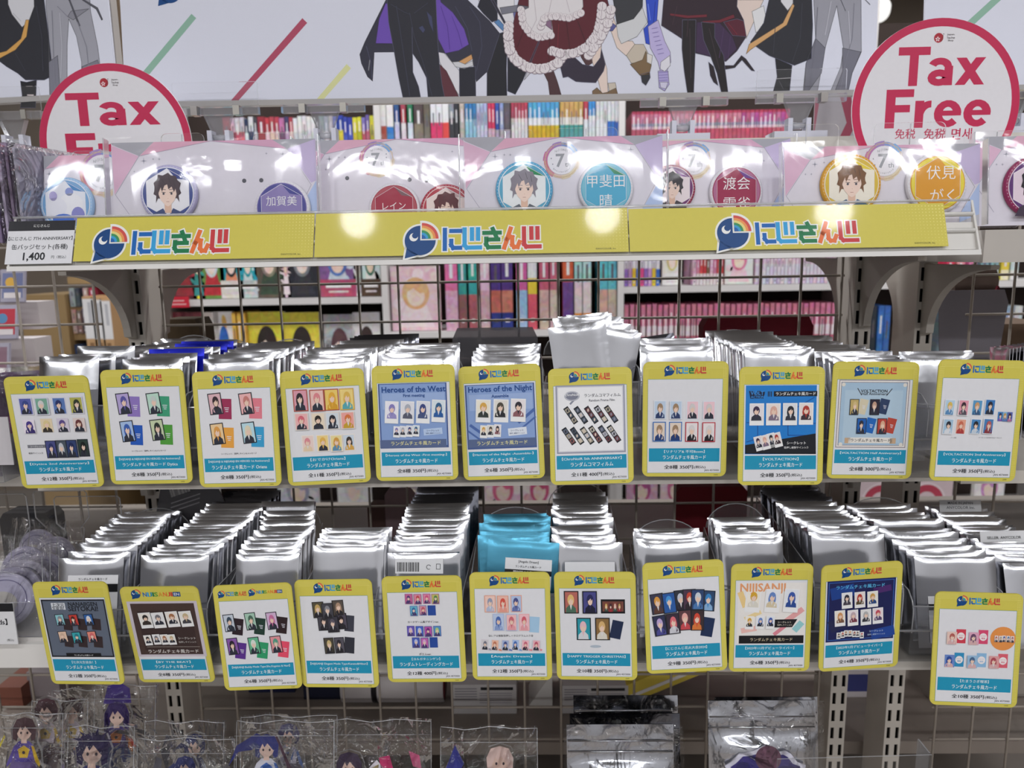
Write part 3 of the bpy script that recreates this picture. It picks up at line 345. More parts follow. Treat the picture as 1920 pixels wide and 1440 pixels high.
('b9',(0.2298,0.6722,-0.3478,-0.0397,0.005,0.0113),('【2023年11月デビューライバー】','ランダムチェキ風カード','全6種 350円(税込)'),[('r',39.6,49.4,65.3,61,0,'#f0ece8'),('t',30.6,24.7,43.4,'#e8a070','NIJISANJI',2),('r',21.8,51.7,17,4.1,25,'#f0d8a0'),('r',58.4,54,28.3,5.3,38,'#e8a8a8'),('r',51.1,64.1,22.6,3.7,40,'#e08a98'),('r',18.3,65.9,15.1,5.3,10,'#f0c0b8'),('r',65.5,63.1,11.3,6.1,50,'#98d0d4'),('r',11.7,35.5,5.7,16.3,20,'#f0d090'),('p',21.4,36.6,14.3,23.6,-4,'w','#f6f0e4','#d8a838','#e0dcd0'),('p',40,36.8,14.3,23.6,-4,'w','#eef0f6','#6a8ac8','#d8c8a8'),('p',57.7,36.5,14.3,23.6,-4,'w','#e8ecf4','#3a58a8','#2a4a90'),('p',18.7,59,8.3,13.4,-2,'w','#f6f0e4','#d8a838','#2c2f3c'),('p',28.7,58.6,8.3,13.4,-2,'w','#eef0f6','#6a8ac8','#2c2f3c'),('p',38.4,58.3,8.3,13.4,-2,'w','#e8ecf4','#3a58a8','#2c2f3c'),('g','#17171c',[(42.7,55.9),(64.6,55.6),(59.8,63.7),(42.6,64)]),('t',52.3,58.6,12.8,'#f0e8d8','シークレット',1),('t',52.4,61.4,14,'#f0e8d8','箔押しサイン入り',0),('r',40.1,76.1,62.3,8.1,0,'#141418'),('t',40.1,76.1,40.8,'#d8c8a8','ランダムチェキ風カード',1)]),
('b10',(0.3128,0.667,-0.3446,0.0117,-0.0293,0.0673),('【2023年1月デビューライバー】','ランダムチェキ風カード','全14種 350円(税込)'),[('r',38.9,47.3,66,62.5,0,'#16235e'),('r',38.9,47.3,63,59.2,0,'#3a68b4'),('r',38.9,47.3,61.8,58,0,'#191f52'),('r',20.8,27.7,22.9,12.3,10,'#1a3f8a'),('r',61.4,71.8,22.9,10.2,10,'#1e4494'),('r',59.3,27.4,17.2,6.1,10,'#4a2868'),('r',18.2,60.1,19.1,12.3,20,'#22264c'),('t',37.8,22.9,46.9,'#62bfee','ランダムチェキ風カード',2),('p',25.3,36.5,10.3,16.3,3,'w','#eeeef2','#2a2a3a','#4a4450'),('p',37.5,36.4,10.3,16.3,3,'w','#f2e8e4','#b83a30','#5a4a30'),('p',49.6,36.3,10.3,16.3,3,'w','#f2eee2','#d0a058','#2a4a80'),('p',19.1,54.4,10.3,16.3,3,'w','#f4ece0','#d89a60','#7a5a48'),('p',31.4,54.4,10.3,16.3,3,'w','#f0e8ec','#c8b0b8','#7a3a48'),('p',43.8,54.3,10.3,16.3,3,'w','#ececec','#b8b8b8','#3a3a40'),('p',55.9,54.2,10.3,16.3,3,'w','#f4e4e8','#c85060','#5a4a70'),('p',18,72,3.8,6.5,0,'w','#f0ece8','#2a2a3a','#2c2f3c'),('p',21.8,70.9,3.8,6.5,0,'w','#f0ece8','#b83a30','#2c2f3c'),('p',25.5,70.4,3.8,6.5,0,'w','#f0ece8','#a08058','#2c2f3c'),('p',29.3,70.3,3.8,6.5,0,'w','#f0ece8','#d89a60','#2c2f3c'),('p',33.1,70.8,3.8,6.5,0,'w','#f0ece8','#8a3038','#2c2f3c'),('p',36.9,71.7,3.8,6.5,0,'w','#f0ece8','#55555a','#2c2f3c'),('p',40.8,73,3.8,6.5,0,'w','#f0ece8','#c85060','#2c2f3c'),('t',54.9,69.6,13.7,'#cfe2f6','シークレット',1),('t',55,73.1,17.2,'#cfe2f6','箔押し複製サイン入り',0)]),
('b11',(0.4117,0.6467,-0.3675,-0.0873,0.014,-0.0561),('【たまうさぎ喫茶】','ランダムチェキ風カード','全10種 350円(税込)'),[('r',24.8,42,8.6,13.4,0,'#d04052'),('e',24.8,42,6.8,7.3,'#f6eeee'),('t',24.7,41,4.6,'#d04052','たまうさぎ',2),('t',24.8,43.3,3.2,'#d04052','喫茶',2),('p',16.3,43.5,8.9,11.9,0,None,'#ecccc0','#b8605a','#d8b0b0'),('r',44.5,42,8.6,13.4,0,'#d84a70'),('e',44.5,42,6.8,7.3,'#f6eeee'),('t',44.4,41,4.6,'#d84a70','たまうさぎ',2),('t',44.6,43.3,3.2,'#d84a70','喫茶',2),('p',36,43.6,8.9,11.9,0,None,'#e0a8c0','#6a4a68','#d8b0b0'),('e',62,42.9,22.5,22.6,'#e8944c'),('r',62.8,42.9,17.8,7.3,0,'#f4ece4'),('p',55.9,43,3.2,6.1,0,None,'#efe4e0','#c06a60','#2c2f3c'),('p',59.4,42.9,3.2,6.1,0,None,'#efe4e0','#b0a898','#2c2f3c'),('p',62.8,42.9,3.2,6.1,0,None,'#efe4e0','#3a5aa8','#2c2f3c'),('p',66.3,42.8,3.2,6.1,0,None,'#efe4e0','#4a80b8','#2c2f3c'),('p',69.7,42.8,3.2,6.1,0,None,'#efe4e0','#a86a78','#2c2f3c'),('r',61.3,37.2,7.8,1,0,'#f4dcc0'),('r',62,49,9.3,1,0,'#f4dcc0'),('r',24.2,64.5,8.6,13.4,0,'#2f8fbe'),('e',24.2,64.5,6.8,7.3,'#f6eeee'),('t',24.1,63.6,4.6,'#2f8fbe','たまうさぎ',2),('t',24.3,65.8,3.2,'#2f8fbe','喫茶',2),('p',15.8,66,8.9,11.9,0,None,'#6a88c8','#2a4a98','#d8b0b0'),('r',44.1,64.2,8.6,13.4,0,'#90bce0'),('e',44.1,64.2,6.8,7.3,'#f6eeee'),('t',44,63.2,4.6,'#90bce0','たまうさぎ',2),('t',44.2,65.5,3.2,'#90bce0','喫茶',2),('p',35.5,65.6,8.9,11.9,0,None,'#9ac0e0','#486a90','#d8b0b0'),('r',63.1,64.2,8.6,13.4,0,'#dc6070'),('e',63.1,64.2,6.8,7.3,'#f6eeee'),('t',63.1,63.2,4.6,'#dc6070','たまうさぎ',2),('t',63.2,65.5,3.2,'#dc6070','喫茶',2),('p',55.1,65.6,8.9,11.9,0,None,'#e0a0a0','#b04a58','#d8b0b0')]),
]
# ================================================================ the room
struct(MB().box(-6, 6, -4, 6, -.02, 0, '#8c857e').build('floor', M_plain))
struct(MB().box(-6, 6, -4, 6, 2.9, 2.94, '#8e8c8a').build('ceiling', M_plain))
struct(MB().box(-6, 6, 4.6, 4.7, 0, 2.9, '#84786c').build('wall_back', M_plain))
struct(MB().box(-6, 6, -3.2, -3.1, 0, 2.9, '#dcdcde').build('wall_front', M_plain))
struct(MB().box(-6.1, -6, -4, 6, 0, 2.9, '#b0a8a2').build('wall_left', M_plain))
struct(MB().box(6, 6.1, -4, 6, 0, 2.9, '#b0a8a2').build('wall_right', M_plain))

# ================================================================ the bookcases across the aisle
YB = 2.0; WHITE = '#dcd8d6'
def X_(px, py=560, Y=YB): return at(px, py, Y).x
def Z_(py, px=960, Y=YB): return at(px, py, Y).z
zU = Z_(300); zM_l = Z_(560, 520); zM_c = Z_(620, 940); zM_r = Z_(535, 1350); zL = Z_(735); zLL = Z_(985, 900); zB = zLL-.27
def bookcase(name, xa, xb, boards, label, col=WHITE, back='#3a302c', ztop=None, depth=.24, mat=None, post=.008):
    t = empty(name, ((xa+xb)/2, YB+depth/2, 0)); ox = (xa+xb)/2; oy = YB+depth/2
    zt = ztop or H+.62
    for sx in (xa, xb-post):
        MB().box(sx-ox, sx+post-ox, -depth/2, depth/2, 0, zt, col).build('side_panel', mat or M_paint, t)
    MB().box(xa+post-ox, xb-post-ox, depth/2-.01, depth/2, 0, zt, back).build('back_panel', M_plain, t)
    for z in boards:
        MB().box(xa+post-ox, xb-post-ox, -depth/2+.002, depth/2-.012, z-.017, z, col).build('shelf_board', mat or M_paint, t)
    return tag(t, label, 'bookcase')
bx = [X_(306), X_(722), X_(1164), X_(1610), X_(2060)]
bookcase('bookcase', bx[0], bx[1], [zU, zM_l, zL, zLL, zB, .2], 'white bookcase behind the grid with comics shown face out, left of the centre one')
bookcase('bookcase', bx[1], bx[2], [zU, zM_c, zLL, zB, .2], 'white bookcase in the middle with thick comic sets, tallest gap between shelves')
bookcase('bookcase', bx[2], bx[3], [zU, zM_r, zL, zLL, zB, .2], 'white bookcase of pink paperbacks right of the middle one')
bookcase('bookcase', bx[3], bx[4], [zU, zM_r, zL, zLL, zB, .2], 'white bookcase seen past the slotted posts at far right')

def spine(px0, px1, py_top, z0, bands, Y=YB, dep=.12, dy=.012):
    x0 = X_(px0, py_top, Y); x1 = X_(px1, py_top, Y); zt = at((px0+px1)/2, py_top, Y).z
    w = x1-x0-.0008; h = max(.05, zt-z0)
    m = MB().box(-w/2, w/2, 0, dep, 0, h, bands[0][1])
    zc = h
    for f, c in bands:
        z2 = max(0, zc-f*h); m.P([(-w/2, z2), (w/2, z2), (w/2, zc), (-w/2, zc)], c, 2); zc = z2
    k = random.random()
    m.rect(0, h*(.8-.1*k), w*.26, h*.22, '#5a545c' if k > .75 else '#e4e0e2', 4); m.rect(0, h*.12, w*.4, h*.05, '#5a545c' if k > .8 else '#dcd8d8', 4)
    return m.build('comic_book', M_book, None, ((x0+x1)/2, Y+dy, z0+.0012))
WORD = lambda c: c
def spines(lst, z0, where, group, vis=1, **kw):
    """lst: (px0, px1, py_top, bands, colour word)"""
    lst = sorted(lst, key=lambda t: t[0])
    for i, (a, b, y, bands, wd) in enumerate(lst):
        if vis < 1: bands = [(f*vis, c) for f, c in bands[:-1]]+[(1-vis*sum(f for f, c in bands[:-1]), bands[-1][1])]
        o = spine(a, b, y, z0, bands, **kw)
        tag(o, '%s comic spine, %s from left %s' % (wd, ORD[min(i, 39)], where), 'book', group)
random.seed(4)
s4 = lambda x: x/4.8+660
U = []
for a, b, bands, wd in [(240, 292, [(.6, '#e6e4e2'), (.4, '#9c4434')], 'white and rust'), (296, 358, [(.62, '#e8e6e4'), (.38, '#2a78b8')], 'white and blue'),
        (368, 412, [(.5, '#264a80'), (.5, '#c8c4dc')], 'navy and lilac'), (428, 472, [(.52, '#a43c4c'), (.48, '#d8c8d8')], 'crimson and white'), (488, 535, [(.52, '#1f7450'), (.48, '#ccd4e0')], 'green and white'),
        (545, 630, [(.54, '#4a3a3c'), (.46, '#7a6e66')], 'thick dark brown'), (635, 690, [(.52, '#655a50'), (.48, '#6a6258')], 'taupe'), (697, 748, [(.52, '#e2e2e6'), (.48, '#cf2f62')], 'white and pink'),
        (750, 803, [(.52, '#e2e2e6'), (.48, '#d23060')], 'white and magenta'), (805, 862, [(.52, '#e6e4e4'), (.48, '#d84440')], 'white and red'), (866, 910, [(.4, '#8a9098'), (.6, '#2c2e34')], 'grey and black'), (913, 952, [(1, '#23252c')], 'black'), (962, 1004, [(1, '#b4aca4')], 'beige')]:
    U.append((s4(a), s4(b), 192, bands, wd))
for i in range(3): U.append((s4(1010+i*35), s4(1042+i*35), 191, [(.45, '#2f78aa'), (.5, '#8ab8d4'), (.05, '#d8d8dc')], 'blue')); U.append((s4(1115+i*33), s4(1146+i*33), 191, [(.5, '#a8b0d2'), (.5, '#b8bcd8')], 'lilac'))
for i in range(2): U.append((s4(1218+i*32), s4(1249+i*32), 191, [(.7, '#c03058'), (.3, '#c8a0b0')], 'crimson'))
for a, b, c, wd in [(1286, 1318, '#2a4ea4', 'royal blue'), (1325, 1360, '#8a90bc', 'periwinkle'), (1364, 1420, '#514852', 'dark plum')]: U.append((s4(a), s4(b), 190, [(.75, c), (.25, '#a89cac')], wd))
for i in range(5): U.append((s4(1430+i*30), s4(1458+i*30), 189, [(.45, '#a83a50'), (.1, '#e0c8cc'), (.45, '#d8d4d8')], 'red and white'))
for i in range(7): U.append((s4(1586+i*40), s4(1624+i*40), 189, [(.44, '#4796c6'), (.2, '#dce0e4'), (.36, '#c0a01c')], 'sky blue and yellow'))
r4 = lambda x: x/4.8+1040
for i in range(5): U.append((r4(50+i*42), r4(90+i*42), 188, [(.44, '#bd985a'), (.2, '#e0dcd4'), (.36, '#3a8a86')], 'ochre and teal'))
U.append((r4(265), r4(304), 188, [(.5, '#b03448'), (.5, '#d8dce0')], 'red and pale'))
for i in range(2): U.append((r4(309+i*31), r4(339+i*31), 188, [(.4, '#3a86c6'), (.6, '#d4d8dc')], 'bright blue and white'))
for i in range(3): U.append((r4(376+i*34), r4(409+i*34), 188, [(.5, '#c8c8cc'), (.5, '#dcdce0')], 'pale grey'))
for i in range(3): U.append((r4(480+i*34), r4(513+i*34), 188, [(.55, '#d0d4d8'), (.45, '#2a62b4')], 'white and cobalt'))
spines(U, zU, 'on middle bookcase\'s top shelf', 'comics on the middle bookcase top shelf', 0.64)
Lf = []
x = 413
for wdt, c, c2, wd in [(14, '#8a2838', '#70202c', 'dark red'), (8, '#b8a8b0', '#8a3848', 'pinkish grey'), (9, '#c8c0c4', '#a84858', 'grey'), (8, '#c4c0c8', '#b8606a', 'dusty'), (7, '#263450', '#c8d0d8', 'navy'), (9, '#d0d4d8', '#2c3c5a', 'white and navy'), (7, '#40404a', '#b8b0b0', 'charcoal'), (14, '#8a2838', '#902c3c', 'maroon'), (8, '#b03a44', '#e8c8c8', 'red'), (9, '#a84050', '#e0b8b8', 'rose red'), (8, '#a43c4c', '#d8b0b0', 'brick red'), (10, '#b46a98', '#6a3a60', 'mauve'), (8, '#40345a', '#b89ab0', 'plum'), (7, '#a83848', '#d8b8b8', 'scarlet'), (8, '#dcdcdc', '#c8c8cc', 'white'), (8, '#dcdcdc', '#c8c8cc', 'white'), (8, '#dcdcdc', '#c8c8cc', 'white'), (8, '#dcdcdc', '#c8c8cc', 'white'), (8, '#e0e0e0', '#c0c0c4', 'white'), (6, '#2c2c34', '#888', 'black'), (9, '#788', '#aaa', 'grey'), (8, '#8898a0', '#c8c8c8', 'grey blue'), (8, '#b0a8a8', '#888080', 'greyish'), (9, '#2840a0', '#c8b838', 'blue and yellow'), (9, '#2840a0', '#c8b838', 'blue and yellow'), (8, '#2a3a98', '#3848a8', 'deep blue'), (9, '#2a3a98', '#3848a8', 'deep blue'), (8, '#d8d038', '#b8b020', 'yellow'), (8, '#d8d038', '#b8b020', 'yellow'), (7, '#7a68b0', '#b04858', 'violet'), (7, '#6a5aa0', '#b05868', 'purple'), (8, '#d0c838', '#a8a028', 'lemon yellow')]:
    if len(c) == 4: c = '#'+''.join(k*2 for k in c[1:])
    if len(c2) == 4: c2 = '#'+''.join(k*2 for k in c2[1:])
    Lf.append((x, x+wdt, 218+random.random()*5-(x-413)*.012, [(.6, c), (.4, c2)], wd)); x += wdt+.5
spines(Lf, zU, 'on left bookcase\'s top shelf', 'comics on the left bookcase top shelf', 0.5)
Rt = []
for i in range(36):
    x = 1186+i*8.3
    c = ['#c4788c', '#b86a80', '#c88094'][i % 3] if i < 25 else ['#b06a98', '#a84a8a', '#b85a80'][i % 3]
    Rt.append((x, x+7.9, 209-i*.15, [(.1, '#a83450'), (.35, c), (.12, '#8a8aa0'), (.1, '#d8b8c4'), (.33, '#b04a60')], 'pink' if i < 25 else 'magenta'))
spines(Rt, zU, 'on right bookcase\'s top shelf', 'comics on the right bookcase top shelf', 0.58)
# shelf behind the grid, right bookcase
Rm = []
x = 1172
for i in range(9): Rm.append((x, x+7, 486-random.random()*6, [(.4, '#d8d0dc'), (.6, ['#8a68b0', '#b88ab8', '#d8b838', '#3a68b8', '#d04a80'][i % 5])], ['violet', 'mauve', 'yellow', 'blue', 'pink'][i % 5])); x += 7.5
x = 1302
for i in range(9): Rm.append((x, x+6, 482, [(.6, ['#d8a8c0', '#c87898', '#c04848', '#b83a40', '#7a5a48'][i % 5]), (.4, '#e0d0d4')], ['pink', 'rose', 'red', 'scarlet', 'brown'][i % 5])); x += 6.4
x = 1420
for i in range(22): Rm.append((x, x+6.4, 480, [(.3, '#d8b8cc'), (.4, '#d4d0dc'), (.3, ['#b8a8c8', '#d8c0cc', '#c8c8d8'][i % 3])], ['pale lilac', 'pale pink', 'pale grey'][i % 3])); x += 6.9
spines(Rm, zM_r, 'on right bookcase\'s middle shelf', 'comics on the right bookcase middle shelf')
Rl = []
x = 1172
for i in range(38):
    Rl.append((x, x+8.2, 572-i*.1+random.random()*2, [(.25, '#c87890'), (.12, '#e0d0d4'), (.2, '#b85a74'), (.43, ['#d090a0', '#c87a8a', '#d8c0b8'][i % 3] if i < 28 else '#d4c4b8')], 'pink' if i < 28 else 'cream')); x += 10.6
spines(Rl, zL, 'on right bookcase\'s lower shelf', 'comics on the right bookcase lower shelf')
# middle bookcase, thick sets
Cm = []
for a, b, bands, wd in [(575, 645, [(.5, '#d8709a'), (.5, '#d8a8c0')], 'pink'), (650, 696, [(.55, '#3a948c'), (.45, '#8a5a5a')], 'teal and brown'), (708, 756, [(.55, '#3a9c94'), (.45, '#a85a64')], 'teal and red'), (775, 828, [(.5, '#dcb8c8'), (.5, '#c8a0a8')], 'pale pink'), (835, 892, [(.5, '#4a3478'), (.28, '#b8685a'), (.22, '#2f3a7a')], 'purple'), (896, 960, [(.5, '#53387c'), (.28, '#c07868'), (.22, '#2f3a7a')], 'violet'), (980, 1042, [(.5, '#c85a98'), (.5, '#98b8d8')], 'magenta and blue'), (1046, 1098, [(.35, '#d8d8dc'), (.2, '#e0c840'), (.45, '#d4586a')], 'white, yellow and red'), (1112, 1166, [(.5, '#b85a70'), (.5, '#c8a8a0')], 'rose'), (1172, 1212, [(.5, '#b86474'), (.5, '#c8b0a8')], 'dusty rose'), (1245, 1306, [(.4, '#c85a3a'), (.6, '#6a4a88')], 'orange and purple'), (1312, 1356, [(.4, '#9ccac4'), (.4, '#d8c8c8'), (.2, '#e08a3a')], 'mint and orange'), (1360, 1408, [(.4, '#a4ccc8'), (.4, '#d8c8c8'), (.2, '#e08a3a')], 'pale mint'), (1452, 1502, [(.5, '#5ab4c0'), (.5, '#c8a898')], 'turquoise'), (1504, 1552, [(.5, '#64b8c4'), (.5, '#c8b0a0')], 'aqua')]:
    Cm.append((a/3+640, b/3+640, 470, bands, 'thick '+wd))
spines(Cm, zM_c, 'in middle bookcase', 'thick comics on the middle bookcase')
def cover(px0, px1, py0, py1, bg, hair, acc, label, Y=YB, band=None, group=None, lean=.0, zb=None):
    a = at(px0, py1, Y); b = at(px1, py0, Y); w = b.x-a.x
    if zb: a.z = zb
    h = b.z-a.z
    m = MB().box(-w/2, w/2, 0, .014, 0, h, '#e4e0dc'); rnd = random.Random(px0*7+py0)
    m.rect(0, h/2, w, h, bg, 1)
    for k in range(7): m.ell((rnd.random()-.5)*w*.72, h*(.12+.76*rnd.random()), w*.26, h*.18, acc if k % 2 else bg, 2+k % 2, rot=rnd.random()*90, n=9)
    m.P([(-w*.38, h*.05), (w*.38, h*.05), (w*.2, h*.42), (-w*.2, h*.42)], acc, 4)
    m.ell(0, h*.58, w*.56, h*.5, hair, 5); m.ell(0, h*.54, w*.36, h*.32, '#ecd2c4', 6)
    m.P([(-w*.24, h*.58), (-.04*w, h*.66), (w*.08, h*.58), (w*.25, h*.6), (w*.18, h*.78), (-w*.18, h*.78)], hair, 7)
    if band: m.rect(0, h*.14, w, h*.28, band, 8); m.rect(0, h*.17, w*.7, h*.05, '#f0ecec' if band != '#e8e6e4' else '#8a8488', 9); m.rect(0, h*.08, w*.55, h*.03, '#d8c8cc', 9)
    o = m.build('comic_book', M_book, None, ((a.x+b.x)/2, Y+.02, a.z+.002), (-lean, 0, 0))
    return tag(o, label, 'book', group)
g = 'comics shown face out on the left bookcase'
q = lambda x: x/4.174+300
for a, b, bg, hr, ac, bd, lb in [(78, 222, '#4a2428', '#2c2226', '#8a3038', None, 'dark red comic cover above the small red shelf tag'), (236, 290, '#d8c030', '#2a7a78', '#3a8a88', None, 'narrow yellow and teal comic cover on the left bookcase'), (300, 452, '#5f8440', '#c8d0d0', '#b03038', None, 'green comic cover with white hair blob and red patches'), (462, 600, '#1f98a6', '#20282c', '#e08a68', '#d8d0c8', 'teal comic cover with dark hair'), (612, 712, '#2a9ab0', '#2c9898', '#c8d8d8', '#b8c0c0', 'lighter teal comic cover beside a red edge'), (735, 930, '#5c5044', '#8a8070', '#3a4a3a', None, 'olive brown comic cover'), (945, 978, '#dcb8c8', '#d8a0b0', '#f0e0e4', None, 'narrow pale pink comic cover'), (984, 1204, '#26262e', '#7a7a80', '#32323a', None, 'black comic cover with a grey round head'), (1246, 1502, '#7c5a8c', '#5a78b8', '#c8d0dc', '#a84a68', 'purple comic cover with a wine red band'), (1510, 1555, '#d8d8d8', '#6a5a58', '#a8a8a8', None, 'narrow whitish comic cover'), (1566, 1698, '#c8dcd8', '#2f6a58', '#e8e4e0', '#4c3a2c', 'pale green comic cover with a brown foot')]:
    cover(q(a), q(b), 440, 560-(q(a)-300)*.004, bg, hr, ac, lb, band=bd, group=g, zb=zM_l)
for a, b, t, bg, hr, ac, bd, lb in [(92, 160, 588, '#8c3a48', '#5a2a30', '#b8485a', None, 'wine red comic cover low on the left bookcase'), (165, 292, 588, '#7a3440', '#c89a98', '#a04a58', None, 'dull red comic cover low on the left bookcase'), (326, 420, 588, '#e4dcd8', '#8a6050', '#d8b8a8', None, 'white comic cover with brown hair low on the left bookcase'), (422, 530, 587, '#e8e4e4', '#2f60b0', '#e0b060', None, 'white comic cover with blue hair low on the left bookcase'), (690, 940, 587, '#d4c440', '#2c2220', '#e0cc50', '#e8e6e4', 'yellow comic cover with black hair, left of its twin'), (968, 1216, 588, '#d4c440', '#2c2220', '#e0cc50', '#e8e6e4', 'yellow comic cover with black hair, right of its twin'), (1282, 1500, 592, '#a8a4a8', '#5a3a40', '#8a868a', '#c8c4c8', 'grey comic cover low on the left bookcase'), (1512, 1700, 588, '#e0dcdc', '#3a2c28', '#b84858', None, 'white comic cover with dark hair and red coat')]:
    cover(q(a), q(b), t, 705, bg, hr, ac, lb, band=bd, group='comics standing low on the left bookcase', lean=.04, zb=zL)
for i, px in enumerate((430, 440, 448)):
    o = spine(px, px+7.5, 588, zL, [(.5, '#d8a848'), (.5, '#c89838')]); tag(o, 'amber comic spine low on left bookcase, %s of three' % ORD[i], 'book', 'amber comic spines')
cover(734, 822, 500, 617, '#e6c4cc', '#dcaa80', '#f0dce0', 'large pink comic cover with blond hair on the middle bookcase', band=None, zb=zM_c)
cover(1244, 1282, 455, 536, '#e8e4d8', '#c8b878', '#d8d4cc', 'small cream comic cover on the right bookcase', band='#e8e6e4', zb=zM_r)
cover(1362, 1418, 455, 536, '#dce4dc', '#d87898', '#e8c8d0', 'pale comic cover with pink hair on the right bookcase', zb=zM_r)
for i, (px, c, c2) in enumerate([(1780, '#c83a58', '#d88a98'), (1800, '#d88a90', '#e0a8a8'), (1822, '#d070a0', '#d8a0b8'), (1845, '#7898a0', '#c8d8d8'), (1864, '#8aa8b0', '#d8dcd8'), (1884, '#d8c048', '#e8e0b0'), (1902, '#c8ccd0', '#e0d8d8'), (1640, '#d83a70', '#e05a80'), (1656, '#8a88c8', '#c8c4d8'), (1672, '#d8c0b0', '#e0c8c0')]):
    o = spine(px, px+15, 488, zM_r, [(.5, c), (.5, c2)]); tag(o, '%s comic spine seen %s the slotted posts at right' % (['red', 'salmon', 'pink', 'blue grey', 'pale teal', 'yellow', 'silver grey', 'hot pink', 'lavender', 'cream'][i], 'between' if px < 1700 else 'past'), 'book', 'comics seen around the right posts')
for i, px in enumerate((1638, 1652, 1664)):
    o = spine(px, px+11, 575, zL, [(.75, ['#2a3038', '#3a6ab0', '#3a64a8'][i]), (.25, '#c87888')]); tag(o, '%s comic spine low between the two right posts' % ['black', 'mid blue', 'darker blue'][i], 'book', 'comics seen around the right posts')
for i in range(8):
    px = 1790+i*17
    o = spine(px, px+15, 575, zL, [(.5, ['#a8b8c0', '#d8d8d0', '#8aa0b0', '#c8c8cc'][i % 4]), (.5, '#b8b0b0')]); tag(o, 'pale comic spine low in the far right bookcase, %s from left' % ORD[i], 'book', 'comics seen around the right posts')
# covers glimpsed under the upper pack shelf
gl = 'comics glimpsed under the upper shelf of packs'
for i, (px, pw, bg, hr, ac) in enumerate([(330, 70, '#d8c8c8', '#b8a8a0', '#e8dcd8'), (632, 58, '#e4e2e2', '#d8d4d4', '#f0eeee'), (738, 56, '#dcd4d8', '#a8a0a8', '#e8e4e4'), (908, 70, '#e4c4d0', '#d8708a', '#f0e0d8'), (980, 64, '#e8d8d8', '#c85a80', '#d8a0b0'), (1176, 60, '#d8a8c0', '#b05a88', '#e8d0dc'), (1240, 60, '#e4c0cc', '#c86a90', '#f0dce0'), (1304, 40, '#e0d060', '#d85a60', '#e8e0a8'), (1346, 60, '#e6d2d4', '#d88a98', '#f0e4e4'), (1830, 66, '#e6e2e4', '#c88ab8', '#f0ecec'), (520, 70, '#c8c8d0', '#9a98a8', '#e0dce0')]):
    cover(px, px+pw, 878, 972, bg, hr, ac, '%s comic cover glimpsed under the upper packs, %s from left' % (['beige', 'white', 'off-white', 'pink and cream', 'rose', 'mauve', 'pale pink', 'yellow', 'blush', 'white and violet', 'grey'][i], ORD[[0, 2, 3, 4, 5, 6, 7, 8, 9, 10, 1][i]]), group=gl, zb=zLL)
# red shelf tag
a = at(312, 577, 1.97); b = at(353, 556, 1.97); w = b.x-a.x; h = b.z-a.z
tag(MB().box(-w/2, w/2, 0, .004, 0, h, '#c42438').rect(0, h*.62, w*.6, h*.1, '#e8b8b8', 2).rect(.002, h*.3, w*.7, h*.1, '#e8b8b8', 2).build('shelf_tag', M_print, None, ((a.x+b.x)/2, 1.97, a.z)), 'small red shelf tag under the dark red comic cover', 'tag')
# wooden bookcase at far left
xa, xb, xc = X_(36), X_(122), X_(268)
t = empty('wooden_bookcase', ((xa+xc)/2, YB+.15, 0)); ox = (xa+xc)/2
WD = '#8c7450'
zt = Z_(538)
MB().box(xa-ox, xb-ox, -.15, .15, 0, zt, WD).build('end_panel', M_wood, t)
MB().box(xb-ox, xc-ox, .14, .15, 0, zt+.4, '#4c3a28').build('back_panel', M_wood, t)
for py in (506, 563, 614, 690):
    z = Z_(py); MB().box(xb-ox, xc-ox, -.13, .14, z-.018, z, '#9c8058').build('shelf_board', M_wood, t)
tag(t, 'tan wooden bookcase at far left behind the grid', 'bookcase')
for i, (px, wd, py, base, c, nm) in enumerate([(124, 10, 545, 563, '#8a9098', 'grey'), (135, 8, 543, 563, '#3a4048', 'charcoal'), (150, 9, 546, 563, '#b09090', 'dusty pink'), (162, 10, 547, 563, '#a03048', 'red'), (128, 8, 582, 614, '#a88a80', 'tan'), (138, 8, 584, 614, '#7a6860', 'brown'), (147, 9, 580, 614, '#5a4a50', 'dark'), (134, 16, 648, 690, '#2a3850', 'navy')]):
    o = spine(px, px+wd, py, Z_(base), [(.6, c), (.4, c)]); tag(o, '%s paperback in the wooden bookcase at far left' % nm, 'book', 'paperbacks in the wooden bookcase')
for i, (px, py) in enumerate(((166, 556), (182, 558), (198, 560))):
    a = at(px-1, 660, 1.91); b = at(px+7, py, 1.91); w = b.x-a.x; h = b.z-a.z
    m = MB().box(-w/2, w/2, 0, .09, 0, h, '#c09a70').rect(0, h*.6, w, h*.72, '#e0dede', 2).rect(w*.1, h*.7, w*.3, h*.4, '#b8b8bc', 3).rect(0, h*.12, w*.4, h*.1, '#8a6848', 3)
    tag(m.build('boxed_book', M_print, None, ((a.x+b.x)/2, 1.91, a.z)), 'tall white and tan boxed book on wooden bookcase, %s of three' % ORD[i], 'book', 'boxed books leaning on the wooden bookcase')
